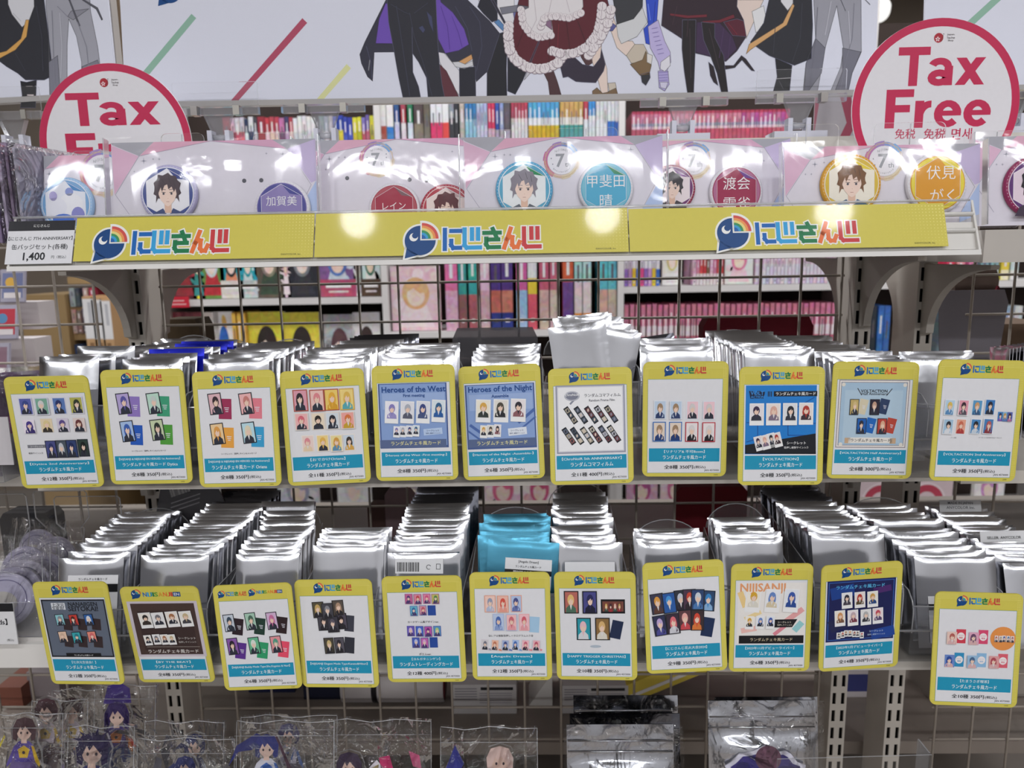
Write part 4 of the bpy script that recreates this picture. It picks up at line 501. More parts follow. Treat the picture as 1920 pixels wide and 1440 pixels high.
# rack of sealed red and blue card packets at far left
t = empty('packet_rack', at(20, 700, 1.35))
for i in range(3):
    y0 = .0-.05*i; zz = .028+.062*(2-i)
    MB().box(-.12, .07+.018*i, y0-.004, y0+.045, zz-.07, zz-.02, '#c8c0c0').build('tier', M_plain, t)
tag(t, 'tiered rack of sealed packets at the left edge behind the grid', 'rack')
random.seed(9)
o0 = Vector(at(20, 700, 1.35)); n = 0
for i in range(3):
    for j in range(4):
        x = -.115+j*.048+.012*i
        m = MB().box(-.021, .021, 0, .006, 0, .06, '#a8a4b4').rect(0, .03, .036, .046, ['#b83040', '#8a6878', '#c04a58', '#7078a0'][(i+j) % 4], 1).ell(-.004, .036, .018, .018, ['#e0b048', '#d8c8c8', '#5888b0'][(i*2+j) % 3], 2).rect(0, .012, .03, .01, '#e8e0e0', 3)
        p = m.build('sealed_packet', M_gloss, None, o0+Vector((x, -.05*i-.012, .008+.062*(2-i)+.001)), (R(-14), 0, R(4)))
        tag(p, 'sealed red and grey packet in tiered rack, %s from left on %s tier' % (ORD[j], ['top', 'middle', 'bottom'][i]), 'packet', 'sealed packets on the tiered rack'); n += 1
# small ceiling lamp glimpsed at the top between the boards
m = MB(); a = at(1646, 18, 3.2); r = .05
m.lathe([(.001, r), (r*.7, r*.72), (r, 0), (.001, -.02)], 0, 0, 0, '#ffffff', 0)
me_, Nn, Ll = newmat('lamp_glow'); Nn['Principled BSDF'].inputs['Emission Color'].default_value = (1, .97, .92, 1); Nn['Principled BSDF'].inputs['Emission Strength'].default_value = 4
tag(m.build('spot_lamp', me_, None, a), 'small glowing shop lamp at the top edge, between the big banner and right banner', 'lamp')
a = at(1640, 104, 3.1); b = at(1745, 60, 3.1)
tag(MB().box(a.x-.1, b.x+.1, 3.1, 3.4, 0, b.z, '#d0cdcb').box(a.x+.1, a.x+.13, 3.08, 3.1, 0, b.z, '#c0bcba').build('white_cabinet', M_paint), 'white cabinet far behind, between the two banners at right', 'cabinet')
# ================================================================ the shop fixture
YG = .935; ZS = H-.006
PO = '#beb7ae'
def post(px, py, label, Y=.918):
    c = at(px, py, Y); w = .022; d = .056; zt = at(px, 262, Y).z
    m = MB(); hw = w/2; xs = [-hw, -.0080, -.0034, .0034, .0080, hw]
    z = 0.0
    while z < zt-.026:
        for i in range(5):
            if i in (1, 3):
                m.face([(xs[i], 0, z), (xs[i+1], 0, z), (xs[i+1], 0, z+.0095), (xs[i], 0, z+.0095)], PO)
                for (xa, xb) in ((xs[i], xs[i]), (xs[i+1], xs[i+1])):
                    m.face([(xa, 0, z+.0095), (xa, .0025, z+.0095), (xa, .0025, z+.0255), (xa, 0, z+.0255)], PO)
            else: m.face([(xs[i], 0, z), (xs[i+1], 0, z), (xs[i+1], 0, z+.0255), (xs[i], 0, z+.0255)], PO)
        z += .0255
    m.face([(-hw, 0, z), (hw, 0, z), (hw, 0, zt), (-hw, 0, zt)], PO)
    m.face([(-hw, d, 0), (-hw, 0, 0), (-hw, 0, zt), (-hw, d, zt)], PO); m.face([(hw, 0, 0), (hw, d, 0), (hw, d, zt), (hw, 0, zt)], PO)
    m.face([(hw, d, 0), (-hw, d, 0), (-hw, d, zt), (hw, d, zt)], PO); m.face([(-hw, 0, zt), (hw, 0, zt), (hw, d, zt), (-hw, d, zt)], PO)
    # black block behind the slots: shade of the hollow channel put in its colour
    m.box(-hw+.001, hw-.001, .006, d-.002, .001, zt-.001, '#0c0b0b')
    return tag(m.build('slotted_post', M_paint, None, (c.x, Y, 0)), label, 'shelf post'), c.x, zt
_, XL, ZTOP = post(255, 613, 'slotted metal post at left with two columns of slots')
_, XR, _ = post(1617, 593, 'slotted metal post at right, left one of the close pair')
_, XR2, _ = post(1733.5, 595, 'slotted metal post at right, right one of the close pair')
def bracket(x, front, label, zs=ZS, reach=.13, drop=.086, Y=.918):
    s = -1 if front else 1; y0 = Y if front else Y+.056
    pts = [(y0, zs), (y0, zs-drop), (y0+s*.014, zs-drop+.004)]
    for k in range(1, 13):
        t = k/12*math.pi/2; pts.append((y0+s*(.014+(reach-.02)*(1-math.cos(t))), zs-drop+.004+(drop-.009)*math.sin(t)))
    pts += [(y0+s*reach, zs-.004), (y0+s*reach, zs)]
    m = MB(); n = len(pts); hx = .0045
    m.face([(x-hx, a, b) for a, b in pts], PO); m.face([(x+hx, a, b) for a, b in pts[::-1]], PO)
    for i in range(n):
        a, b = pts[i], pts[(i+1) % n]; m.face([(x-hx, a[0], a[1]), (x+hx, a[0], a[1]), (x+hx, b[0], b[1]), (x-hx, b[0], b[1])], PO)
    o = m.build('shelf_bracket', M_paint); return tag(o, label, 'bracket')
bracket(XL-.004, True, 'curved metal bracket under the yellow-fronted shelf at left', ZS-.002)
bracket(XR+.0, True, 'curved metal bracket under the yellow-fronted shelf at right', ZS-.002)
bracket(XR2, True, 'curved metal bracket under the far right shelf', ZS-.012)
bracket(XL+.004, False, 'curved bracket on the far side of the left post', ZS-.004)
bracket(XR, False, 'curved bracket on the far side of the left post of the right pair', ZS-.004)
bracket(XR2, False, 'curved bracket on the far side of the right post of the right pair', ZS-.004)
tag(MB().box(XL-.02, XR+.02, .985, 1.17, ZS-.003, ZS+.005, '#cfc9c2').build('shelf', M_paint), 'plain shelf on the far side of the grid, level with the yellow-fronted shelf', 'shelf')
def grid(name, xs, zs, label):
    m = MB()
    for x in xs: m.tube([(x, YG, zs[-1]-.01), (x, YG, zs[0]+.01)], .0017, '#9c9288', n=6)
    for z in zs: m.tube([(xs[0]-.004, YG+.0034, z), (xs[-1]+.004, YG+.0034, z)], .0017, '#9c9288', n=6)
    return tag(m.build(name, M_paint), label, 'wire grid')
x0 = at(672, 532, YG).x; z0 = at(672, 532, YG).z
xs = [x0+.0500*k for k in range(-12, 20) if XL+.02 < x0+.05*k < XR-.02]
grid('wire_grid', xs, [z0+.0487*k for k in range(2, -20, -1)], 'wire grid panel between the left and right slotted posts')
x0 = at(102, 537, YG).x; z0 = at(102, 537, YG).z
grid('wire_grid', [x0+.0495*k for k in range(-7, 3) if x0+.0495*k < XL-.02], [z0+.0487*k for k in range(2, -20, -1)], 'wire grid panel at far left, left of the slotted post')
x0 = at(1826, 520, YG).x; z0 = at(1826, 516, YG).z
grid('wire_grid', [x0+.0500*k for k in range(-1, 7) if x0+.05*k > XR2+.02], [z0+.0487*k for k in range(2, -20, -1)], 'wire grid panel at far right, right of the paired posts')
# cap bars on top of the fixture
for xa, xb, lb in ((XL+.012, XR-.012, 'cream cap bar along the top of the middle fixture'), (-.8, XL-.012, 'cream cap bar along the top of the left fixture'), (XR2+.012, .85, 'cream cap bar along the top of the right fixture')):
    zt = at(1365, 261, .918).z
    tag(MB().box(xa, xb, .912, .975, zt-.03, zt, '#d8d4ca').build('cap_bar', M_paint), lb, 'bar')
ZCAP = zt
# ---------------------------------------------------------------- top shelf with its price channel
CXS = (at(20, 505, .70).x+at(1832, 477, .70).x)/2; HWS = .452
ZT = at(1850, 424, .74).z           # where the badge sets stand
t = empty('shelf', (CXS, .80, ZS))
m = MB().box(-HWS, HWS, -.078, .115, .004, .016, '#d6d2cc').box(-HWS, HWS, .105, .117, .016, .07, '#d6d2cc'); m.build('shelf_board', M_paint, t)
m = MB().box(-HWS, HWS, -.102, -.080, 0, .0045, '#efedea')
m.build('front_lip', M_paint, t)
PR = Plane((CXS, .7015, ZS+.0062), R(20)); V = PR.V
hr = max(PR.uv(925, 399)[1], .02)
m = MB()
def rp(u, v, d=0): return (u, V.y*v-.0985+d*.94, .0062+V.z*v-d*.34)
m.mesh([rp(-HWS, 0, .004), rp(HWS, 0, .004), rp(HWS, hr*.62, .004), rp(-HWS, hr*.62, .004), rp(-HWS, 0, .007), rp(HWS, 0, .007), rp(HWS, hr*.62, .007), rp(-HWS, hr*.62, .007)],
       [(0, 1, 2, 3), (7, 6, 5, 4), (3, 2, 6, 7), (0, 3, 7, 4), (1, 5, 6, 2), (0, 4, 5, 1)], '#dad7d2')
for v in (.018, .034): m.tube([rp(-HWS, v, .003), rp(HWS, v, .003)], .0022, '#dedbd6', n=8)
m.build('price_channel', M_paint, t)
m = MB()
hh = hr+.0035
m.mesh([rp(-HWS, 0, -.0012), rp(HWS-.004, 0, -.0012), rp(HWS-.004, hh, -.0012), rp(-HWS, hh, -.0012), rp(-HWS, 0, -.0004), rp(HWS-.004, 0, -.0004), rp(HWS-.004, hh, -.0004), rp(-HWS, hh, -.0004)],
       [(0, 1, 2, 3), (7, 6, 5, 4), (3, 2, 6, 7), (0, 3, 7, 4), (1, 5, 6, 2)], '#ffffff', 0)
m.tube([rp(-HWS, hh, -.001), rp(HWS-.004, hh, -.001)], .0012, '#ffffff', 1)
m.build('clear_cover', [M_cover, M_edge], t)
m = MB()
for sx in (-1, 1): sx *= 1.003; m.mesh([(sx*HWS, -.101, 0), (sx*(HWS-.002), -.101, 0), (sx*(HWS-.002), -.08, .05), (sx*HWS, -.08, .05), (sx*HWS, -.088, 0), (sx*(HWS-.002), -.088, 0)], [(0, 1, 2, 3), (0, 3, 4), (1, 5, 2), (3, 2, 5, 4)], '#dedbd6')
m.build('end_cap', M_paint, t)
tag(t, 'white metal shelf with the yellow printed strips along its front', 'shelf')
YEL = '#d5c957'
strips = [((145, 411), (590, 404), (591, 498), (147, 506)), ((592.5, 404), (1176, 395), (1177, 490), (593.5, 498)), ((1178, 395), (1769, 385), (1770, 481), (1179, 490))]
logos = [((205, 460), (246, 428), (433, 481)), ((788, 454), (830, 1011), (427, 474)), ((1374, 440), (1418, 1604), (417, 462))]
lab = ['yellow strip with bird logo, left end next to the white price tag', 'yellow strip with bird logo in the middle of the shelf front', 'yellow strip with bird logo at the right end of the shelf front']
for st, (bc, lx, ly), lb in zip(strips, logos, lab):
    P4 = PR.poly(st); b_ = None; u0 = sum(p[0] for p in P4)/4
    o = empty('shelf_strip', tuple(PR.o+Vector((u0, 0, 0))+PR.V*.0016+Vector((0, -.0004, 0))), (-PR.t, 0, 0))
    P4 = [(p[0]-u0, p[1]) for p in P4]
    x0, x1 = P4[0][0], P4[1][0]; z0, z1 = .0005, max(p[1] for p in P4)
    m = MB().prism([(x0, z0), (x1, z0), (x1, z1), (x0, z1)], 0, .0006, YEL)
    rr = random.Random(5)
    for k in range(30):
        for j in range(16):
            f = (k/30)**1.5*(1-j/22)
            if k > 10: m.rect(x1-.0015-(29-k)*.0031, z1-.0025-j*.0031, .0012*f, .0012*f, '#eee48a', 1, rot=45)
    m.build('backing', M_gloss, o)
    m = MB(); b = PR.uv(*bc); bird(m, b[0]-u0, b[1], .0146)
    a, c = PR.uv(lx[0], ly[1]), PR.uv(lx[1], ly[0]); nj_letters(m, a[0]-u0, c[0]-u0, a[1], c[1])
    m.build('logo', M_gloss, o)
    m = MB().text('©ANYCOLOR, Inc.', x1-.021, .0038, .019, '#4a4a2a', 2, bold=0); m.build('small_print', M_gloss, o)
    tag(o, lb, 'strip', 'yellow strips on the shelf front')
P4 = PR.poly([(19, 416), (143, 413), (146, 507), (22, 509)]); u0 = sum(p[0] for p in P4)/4
o = empty('price_tag', tuple(PR.o+Vector((u0, -.0009, .0003))), (-PR.t, 0, 0)); x0, x1 = P4[0][0]-u0, P4[1][0]-u0; z1 = P4[0][1]; w = x1-x0; xc = (x0+x1)/2
m = MB().prism([(x0, 0), (x1, 0), (x1, z1), (x0, z1)], 0, .0005, '#e6e6ea').rect(xc, z1*.885, w, z1*.23, '#26262c', 1); m.build('paper', M_gloss, o)
m = MB().text('にじさんじ', xc, z1*.885, w*.24, '#f0f0f0', 2).text('【にじさんじ 7TH ANNIVERSARY】', xc, z1*.59, w*.96, '#26262c', 2).text('缶バッジセット(各種)', xc, z1*.385, w*.84, '#26262c', 2, bold=1).text('1,400', xc-w*.07, z1*.16, w*.33, '#26262c', 2, bold=2).text('円（税込）', xc+w*.3, z1*.15, w*.22, '#3a3a40', 2, bold=0); m.build('lettering', M_gloss, o)
tag(o, 'white price tag with black header reading 1,400, left end of the shelf front', 'price tag')

# ---------------------------------------------------------------- printed banner boards standing on the fixture
YBN = .945
PB = Plane((0, YBN, ZCAP), R(4.5))
K1, K2, K3 = '#22222f', '#2f3040', '#3c3d4a'
def board(pts, name, label):
    P4 = PB.poly(pts); u0 = (P4[0][0]+P4[1][0])/2; v0 = min(P4[2][1], P4[3][1])
    o = empty(name, tuple(PB.o+Vector((u0, 0, 0))+PB.V*v0), (-PB.t, 0, 0))
    q = [(p[0]-u0, p[1]-v0) for p in P4]
    MB().prism([q[3], q[2], q[1], q[0]], 0, .004, '#e3e5f2').build('panel', M_board, o)
    mr = MB(); mr.prism([(q[3][0], q[3][1]-.006), (q[2][0], q[2][1]-.006), (q[2][0], q[2][1]+.0005), (q[3][0], q[3][1]+.0005)], -.0015, .006, '#a8a4a2'); mr.build('bottom_rail', M_paint, o)
    tag(o, label, 'banner'); 
    return o, (lambda px, py: (PB.uv(px, py)[0]-u0, PB.uv(px, py)[1]-v0))
bo, F = board([(222, -50), (1648, -50), (1640.5, 169), (235.5, 193)], 'banner_board', 'wide white banner board in the middle printed with dark-clothed legs and boots')
def S(m, k, ox, oy):           # polygon in enlarged-photo measurements
    def g(col, pts, L=2): m.P([F(x/k+ox, y/k+oy) for x, y in pts][::-1], col, L)
    return g
# coloured slanting bars
m = MB(); g = S(m, 1, 0, 0)
g('#90b8a4', [(359, 26), (368, 34), (277, 143), (266, 137)], 1)
g('#b04a64', [(567, 34), (576, 43), (444, 192), (430, 192)], 1); g('#dfe0a4', [(650, 120), (658, 128), (606, 187), (592, 188)], 1)
m.build('coloured_bars', M_board, bo)
m = MB(); c = F(318, -19); bird(m, c[0], c[1], .0155, 1, outline=False); m.build('logo', M_board, bo)
def darker(c, f=.55): return '#'+''.join('%02x' % int(int(c[i:i+2], 16)*f) for i in (1, 3, 5))
def figure(parts, k, ox, oy, name='printed_legs', folds=()):
    m = MB(); gg = S(m, k, ox, oy)
    for p in parts:
        L = p[2] if len(p) > 2 else 2; gg(p[0], p[1], L)
        m.line([F(x/k+ox, y/k+oy) for x, y in p[1]], .00055, darker(p[0]) if sum(int(p[0][i:i+2], 16) for i in (1, 3, 5)) > 150 else '#54546a', L+.02, closed=True)
    for c, w_, pts in folds: m.line([F(x/k+ox, y/k+oy) for x, y in pts], w_, c, 8)
    return m.build(name, M_board, bo)
# long dark coat with violet lining, dark trousers
figure([('#2e2d3d', [(300, -240), (305, 0), (240, 130), (115, 380), (70, 490), (85, 570), (140, 690), (185, 730), (200, 470), (375, 468), (600, 480), (840, 480), (900, 555), (1000, 550), (1080, 490), (1090, 560), (1120, 735), (1210, 650), (1300, 480), (1328, 300), (1240, 190), (1040, 0), (1040, -240)], 1),
        ('#6c4cae', [(303, 30), (245, 170), (214, 390), (360, 392), (600, 470), (620, 300), (560, 100)], 2), ('#6c4cae', [(745, -240), (800, 20), (905, 110), (1010, 260), (1052, 400), (960, 455), (840, 480), (775, 350), (760, 150)], 2),
        ('#d6a068', [(960, 555), (1075, 490), (1085, 530), (980, 600)], 2), ('#d8d8dc', [(905, 560), (960, 555), (1020, 580), (1085, 545), (1092, 590), (1010, 618), (930, 600)], 3),
        ('#e6e4ea', [(778, 470), (830, 480), (968, 640), (965, 860), (900, 760), (790, 560)], 2), ('#5a2a34', [(770, 560), (850, 640), (900, 740), (965, 880), (830, 880), (780, 740)], 3),
        ('#25252f', [(300, -240), (745, -240), (770, 350), (785, 560), (810, 760), (835, 884), (685, 884), (670, 700), (600, 560), (545, 480), (540, 250), (548, 650), (600, 780), (620, 886), (460, 886), (420, 700), (380, 470), (330, 200)], 4),
        ('#1f1f2b', [(965, 615), (1110, 600), (1115, 880), (970, 880)], 3), ('#17171f', [(1215, 650), (1330, 300), (1400, 280), (1390, 620), (1395, 870), (1214, 876)], 3),
        ('#c8c8d4', [(158, 540), (164, 540), (152, 636), (147, 634)], 5), ('#3f4262', [(600, 250), (635, 230), (660, 270), (640, 300)], 5), ('#3f4262', [(670, 100), (720, 150), (735, 300), (700, 220)], 5)], 4.8, 660, 0,
       folds=[('#3a3a4c', .0009, [(400, 60), (430, 250), (470, 520), (520, 860)]), ('#3a3a4c', .0007, [(520, 120), (560, 330), (640, 560), (720, 860)]), ('#3a3a4c', .0006, [(350, 40), (470, 110), (520, 130)]), ('#3a3a4c', .0006, [(680, 30), (560, 120)]), ('#4a4a60', .0006, [(1060, 60), (1150, 200), (1170, 420), (1120, 640)]), ('#4a4a60', .0006, [(930, 60), (1040, 260), (1080, 460)]), ('#5a3a98', .0008, [(800, 60), (860, 240), (880, 440)]), ('#5a3a98', .0007, [(900, 150), (960, 300), (990, 420)]), ('#50506a', .0006, [(130, 420), (170, 560), (180, 700)])])
# white shirt, belt straps and dark folded cloth
figure([('#e8e6ea', [(1050, -240), (1460, -240), (1460, 250), (1420, 290), (1300, 180), (1160, 60)], 1), ('#1c1c28', [(1130, 60), (1240, -240), (1300, -240), (1310, 180), (1260, 200), (1180, 120)], 2), ('#5a86b8', [(1280, 200), (1320, 175), (1420, 290), (1370, 290)], 3), ('#2a2430', [(1250, 0), (1275, 0), (1430, 290), (1415, 296)], 4),
        ('#7a7a86', [(1330, 70), (1500, 45), (1590, 60), (1580, 100), (1460, 110), (1350, 130)], 3), ('#6a6aa0', [(1450, 110), (1540, 110), (1530, 180), (1460, 170)], 2), ('#191a24', [(1400, 520), (1430, 500), (1580, 620), (1540, 720), (1470, 850), (1400, 820)], 3), ('#c9c7d0', [(1590, 600), (1640, 620), (1550, 720)], 2)], 4.8, 660, 0)
# maroon frilled skirt with white apron
fr = [(1410, 240), (1405, 330), (1420, 450), (1470, 540), (1560, 600), (1660, 625), (1760, 615), (1850, 570), (1900, 500)]
figure([('#561522', [(1460, 170), (1560, -240), (2240, -240), (2330, 120), (2290, 330), (2180, 440), (2060, 480), (1900, 480), (1780, 590), (1650, 600), (1500, 530), (1440, 420), (1440, 260)], 3),
        ('#e9e4e6', [(1590, -240), (2060, -240), (2080, 60), (2040, 130), (1980, 160), (1860, 140), (1790, 170), (1810, 290), (1730, 340), (1640, 345), (1560, 280), (1520, 200), (1530, 100), (1590, 70)], 4), ('#8b6a86', [(1720, 210), (1790, 180), (1800, 270)], 5),
        ('#3a0f18', [(1690, 345), (1700, 345), (1600, 590), (1585, 588)], 5)], 4.8, 660, 0,
       folds=[('#3c0f19', .0008, [(1540, 290), (1490, 420)]), ('#3c0f19', .0007, [(1780, 340), (1770, 560)]), ('#3c0f19', .0008, [(2030, 190), (2110, 400)]), ('#3c0f19', .0007, [(1930, 200), (1960, 440)]), ('#74202f', .0009, [(1860, 220), (1850, 430)]), ('#c4bac0', .0006, [(1640, 0), (1660, 180), (1610, 280)]), ('#c4bac0', .0006, [(1800, -20), (1770, 120)]), ('#c4bac0', .0006, [(1930, 0), (1960, 110)])])
m = MB(); rr = random.Random(2)
def frill(pts, n, r, k=4.8, ox=660, oy=0, L=5):
    P_ = [Vector(p) for p in pts]; seg = [(P_[i+1]-P_[i]).length for i in range(len(P_)-1)]; tot = sum(seg)
    for i in range(n):
        d = tot*i/(n-1); j = 0
        while j < len(seg)-1 and d > seg[j]: d -= seg[j]; j += 1
        p = P_[j]+(P_[j+1]-P_[j])*(d/seg[j]); u = F(p.x/k+ox, p.y/k+oy)
        an = rr.uniform(-30, 30); m.ell(u[0], u[1], r*2.45, r*2.3, '#8c7a84', L+(i % 3)*.6, n=11, rot=an); m.ell(u[0], u[1]+r*.06, r*2.25, r*2.1, '#ebe4e6', L+(i % 3)*.6+.3, n=11, rot=an); m.rect(u[0]+r*.1, u[1]+r*.25, r*.13, r*1.1, '#b4a2ac', L+2, rot=an); m.rect(u[0]-r*.45, u[1]+r*.3, r*.11, r*.8, '#c8b8c0', L+2, rot=an+18)
frill(fr, 20, .0055); frill([(1520, 90), (1540, 220), (1610, 310), (1680, 340), (1790, 320)], 12, .004); frill([(1700, 240), (1740, 150), (1850, 150), (1960, 165), (2060, 120)], 12, .004)
frill([(1800, 460), (1900, 490), (2010, 480), (2120, 420), (2210, 300), (2240, 170), (2250, 60)], 20, .005); frill([(2130, 500), (2220, 370), (2300, 220), (2330, 90)], 12, .005)
m.build('printed_frills', M_board, bo)
# bare legs, brown boots, dark tail, grey jacket
k4 = lambda L: L
figure([('#4a2c30', [(1710, 625), (1800, 600), (1850, 740), (1885, 860), (1780, 862), (1765, 740)], 2)], 4.8, 660, 0)
figure([('#4f3234', [(210, 440), (290, 400), (350, 560), (290, 600), (240, 520)], 2), ('#ecd8cc', [(320, 380), (430, 280), (420, 440), (470, 620), (480, 840), (420, 840), (385, 700), (340, 560)], 3),
        ('#2e2536', [(40, 560), (150, 490), (250, 580), (350, 600), (410, 520), (420, 440), (455, 580), (440, 640), (370, 745), (250, 740), (190, 735), (120, 690), (75, 700)], 4), ('#7a6248', [(340, 820), (380, 790), (430, 840), (480, 830), (540, 750), (570, 856), (340, 858)], 5), ('#cfc4b4', [(480, 750), (545, 745), (555, 790), (490, 820)], 6),
        ('#ecd8cc', [(410, 90), (500, 60), (560, 250), (590, 370), (700, 370), (790, 500), (740, 560), (640, 500), (560, 430), (510, 290)], 3), ('#5a5c98', [(460, 160), (555, 235), (520, 280), (420, 275)], 4), ('#34353a', [(490, -240), (800, -240), (790, 60), (710, 170), (560, 220)], 5), ('#d9dadc', [(555, 215), (710, 170), (790, 70), (835, 200), (740, 330), (600, 395), (570, 330)], 4),
        ('#cbbfae', [(645, 500), (720, 400), (800, 400), (840, 480), (790, 560), (690, 570)], 5), ('#7c6446', [(680, 580), (790, 540), (820, 460), (870, 590), (850, 670), (770, 680)], 6), ('#2b2b30', [(775, 670), (855, 650), (860, 700), (820, 770), (785, 740)], 6), ('#e4e0dc', [(830, 480), (880, 500), (870, 580), (830, 560)], 7)], 4.8, 1040, 0)
# blue trousers with lilac lace boots
figure([('#2c4cc4', [(800, -240), (950, -240), (920, 180), (880, 410), (820, 390), (800, 260), (840, 220)], 3), ('#c3b8e4', [(840, 240), (930, 180), (990, 370), (1040, 470), (1045, 560), (1010, 640), (950, 640), (930, 560), (860, 430)], 4), ('#b6abdc', [(930, 640), (1020, 640), (1030, 760), (990, 820), (940, 790)], 5), ('#e8e6ee', [(955, 560), (1035, 500), (1040, 590), (990, 645), (950, 620)], 6), ('#d8d4ea', [(945, 740), (1020, 740), (1000, 800), (955, 790)], 6)], 4.8, 1040, 0,
       folds=[('#8074b4', .0006, [(875+d, 260+i*38), (925+d, 250+i*38)]) for i, d in ((0, 0), (1, 6), (2, 14), (3, 26), (4, 38), (5, 46), (6, 54))]+[('#8074b4', .0006, [(940, 655+i*24), (1015, 650+i*24)]) for i in range(4)]+[('#6a86e8', .001, [(840, 40), (860, 180)]), ('#1c339a', .0008, [(905, 20), (890, 200)])])
# dark layered skirt and tall black boots
figure([('#2b1a26', [(1000, -240), (1660, -240), (1640, 60), (1700, 180), (1725, 330), (1640, 460), (1540, 555), (1400, 510), (1270, 480), (1160, 360), (1070, 300), (960, 230)], 3), ('#3c2748', [(1280, 200), (1480, 200), (1600, 330), (1640, 440), (1530, 550), (1380, 505), (1270, 470)], 4), ('#6c1f2e', [(1035, 120), (1200, 140), (1370, 130), (1370, 155), (1190, 165), (1040, 140)], 5), ('#6c1f2e', [(1330, 190), (1480, 180), (1610, 130), (1620, 160), (1490, 205), (1330, 210)], 5), ('#54162a', [(1520, 200), (1640, 170), (1700, 190), (1725, 330), (1600, 320)], 4),
        ('#1b1418', [(1150, 180), (1270, 180), (1265, 460), (1250, 840), (1195, 840), (1165, 640), (1145, 440)], 6), ('#1b1418', [(1320, 200), (1440, 210), (1440, 340), (1520, 500), (1535, 640), (1560, 835), (1500, 835), (1460, 660), (1400, 500), (1340, 360)], 6), ('#241a20', [(1385, 560), (1430, 600), (1470, 770), (1430, 740), (1400, 680)], 5), ('#241a20', [(1530, 590), (1610, 590), (1680, 500), (1720, 530), (1800, 640), (1770, 635), (1685, 540), (1620, 610), (1535, 625)], 5)], 4.8, 1040, 0,
       folds=[('#3e2833', .0008, [(1100, 60), (1060, 220)]), ('#3e2833', .0008, [(1200, 180), (1190, 330)]), ('#4a3258', .0008, [(1520, 260), (1480, 520)]), ('#4a3258', .0007, [(1580, 330), (1560, 530)]), ('#7a2436', .0008, [(1560, 210), (1640, 310)]), ('#3a2e34', .0008, [(1215, 260), (1225, 700)]), ('#3a2e34', .0008, [(1390, 260), (1480, 620)])])
# apron-front black dress, white glove, grey trousers
dress = [('#ecd9cf', [(215, 0), (420, 0), (330, 200), (280, 170)], 2), ('#ececee', [(360, 60), (420, 30), (440, 130), (380, 170)], 3), ('#26262e', [(480, -138), (665, -138), (675, 130), (668, 305), (580, 340), (450, 290), (350, 220), (420, 120)], 4), ('#e4e4e8', [(500, -138), (575, -138), (572, 20), (545, 55), (510, 10)], 5), ('#d8a870', [(570, 20), (580, 30), (540, 130), (350, 260), (330, 280), (345, 230), (520, 120)], 6), ('#1a1a20', [(480, 300), (568, 340), (555, 470), (470, 475), (490, 400)], 3),
         ('#9c9ca6', [(675, -138), (925, -138), (928, 270), (880, 380), (860, 472), (768, 474), (820, 350), (835, 250), (800, 30), (740, 250), (700, 474), (625, 478), (640, 330), (690, 200)], 3), ('#72727e', [(830, 250), (925, 270), (880, 380), (860, 472), (790, 474), (830, 370)], 4), ('#72727e', [(690, 200), (740, 250), (720, 380), (650, 478), (630, 478), (640, 330)], 4)]
figure(dress, 2.77, 1280, 0, folds=[('#6e6e7a', .0008, [(700, 40), (690, 200), (660, 460)]), ('#7e7e8a', .0008, [(890, 20), (880, 200), (850, 300), (820, 460)]), ('#bcbcc6', .001, [(770, 10), (740, 180)]), ('#bcbcc6', .001, [(860, 60), (870, 230)]), ('#3a3a44', .0008, [(620, 20), (610, 200), (570, 320)]), ('#3a3a44', .0008, [(480, 140), (470, 280)]), ('#4a4a54', .0006, [(812, -20), (845, 56)]), ('#4a4a54', .0006, [(930, -20), (972, 24)]), ('#c8c4c8', .0006, [(486, 410), (560, 405)]), ('#5a5a62', .0006, [(500, 420), (520, 460)])])
# left banner
bo, F = board([(-340, -50), (196, -50), (219, 172), (-340, 205)], 'banner_board', 'white banner board at the left edge printed with a black dress and grey trousers')
figure([('#ececee', [(-60, 200), (40, 220), (20, 400), (-60, 420)], 2), ('#26262e', [(-150, -240), (370, -240), (400, 20), (440, 330), (480, 680), (400, 720), (230, 720), (160, 660), (60, 600), (-20, 540), (-150, 400)], 3), ('#dcdce2', [(70, -240), (300, -240), (308, 60), (260, 190), (200, 245), (110, 130), (75, 40)], 4), ('#d8a458', [(235, 180), (262, 180), (240, 330), (140, 450), (0, 525), (-150, 540), (-150, 515), (60, 460), (190, 350)], 5), ('#1a1a20', [(185, 730), (240, 740), (330, 720), (320, 970), (185, 970), (200, 860)], 3), ('#e0d4d4', [(245, 850), (305, 850), (305, 866), (245, 862)], 4),
        ('#a2a2ac', [(410, -240), (800, -240), (815, 100), (880, 420), (905, 620), (735, 660), (735, 560), (690, 330), (620, 170), (605, 400), (605, 740), (450, 930), (440, 300), (415, 60)], 3), ('#7c7c88', [(740, 600), (880, 540), (905, 620), (735, 660)], 4), ('#7c7c88', [(440, 560), (520, 500), (540, 800), (450, 930)], 4), ('#8a8a94', [(610, 150), (640, 100), (800, 80), (660, 180)], 4), ('#5a5a64', [(620, 0), (632, 0), (722, 230), (712, 240)], 5), ('#5a5a64', [(740, 0), (760, 0), (880, 70), (925, 175), (915, 182), (868, 85)], 5)], 4.8, 0, 0,
       folds=[('#84848f', .0009, [(470, 100), (480, 400), (500, 860)]), ('#bcbcc6', .001, [(540, 120), (560, 420), (550, 700)]), ('#84848f', .0009, [(700, 200), (780, 420), (800, 620)]), ('#84848f', .0008, [(520, 60), (610, 150)]), ('#3a3a46', .0009, [(330, 60), (380, 340), (390, 640)]), ('#3a3a46', .0008, [(140, 480), (230, 640)]), ('#b8b8c0', .0006, [(120, 120), (190, 190)])])
bo, F = board([(1737, -50), (2300, -50), (2300, 150), (1731, 165)], 'banner_board', 'white banner board at the right edge with a green slanting bar')
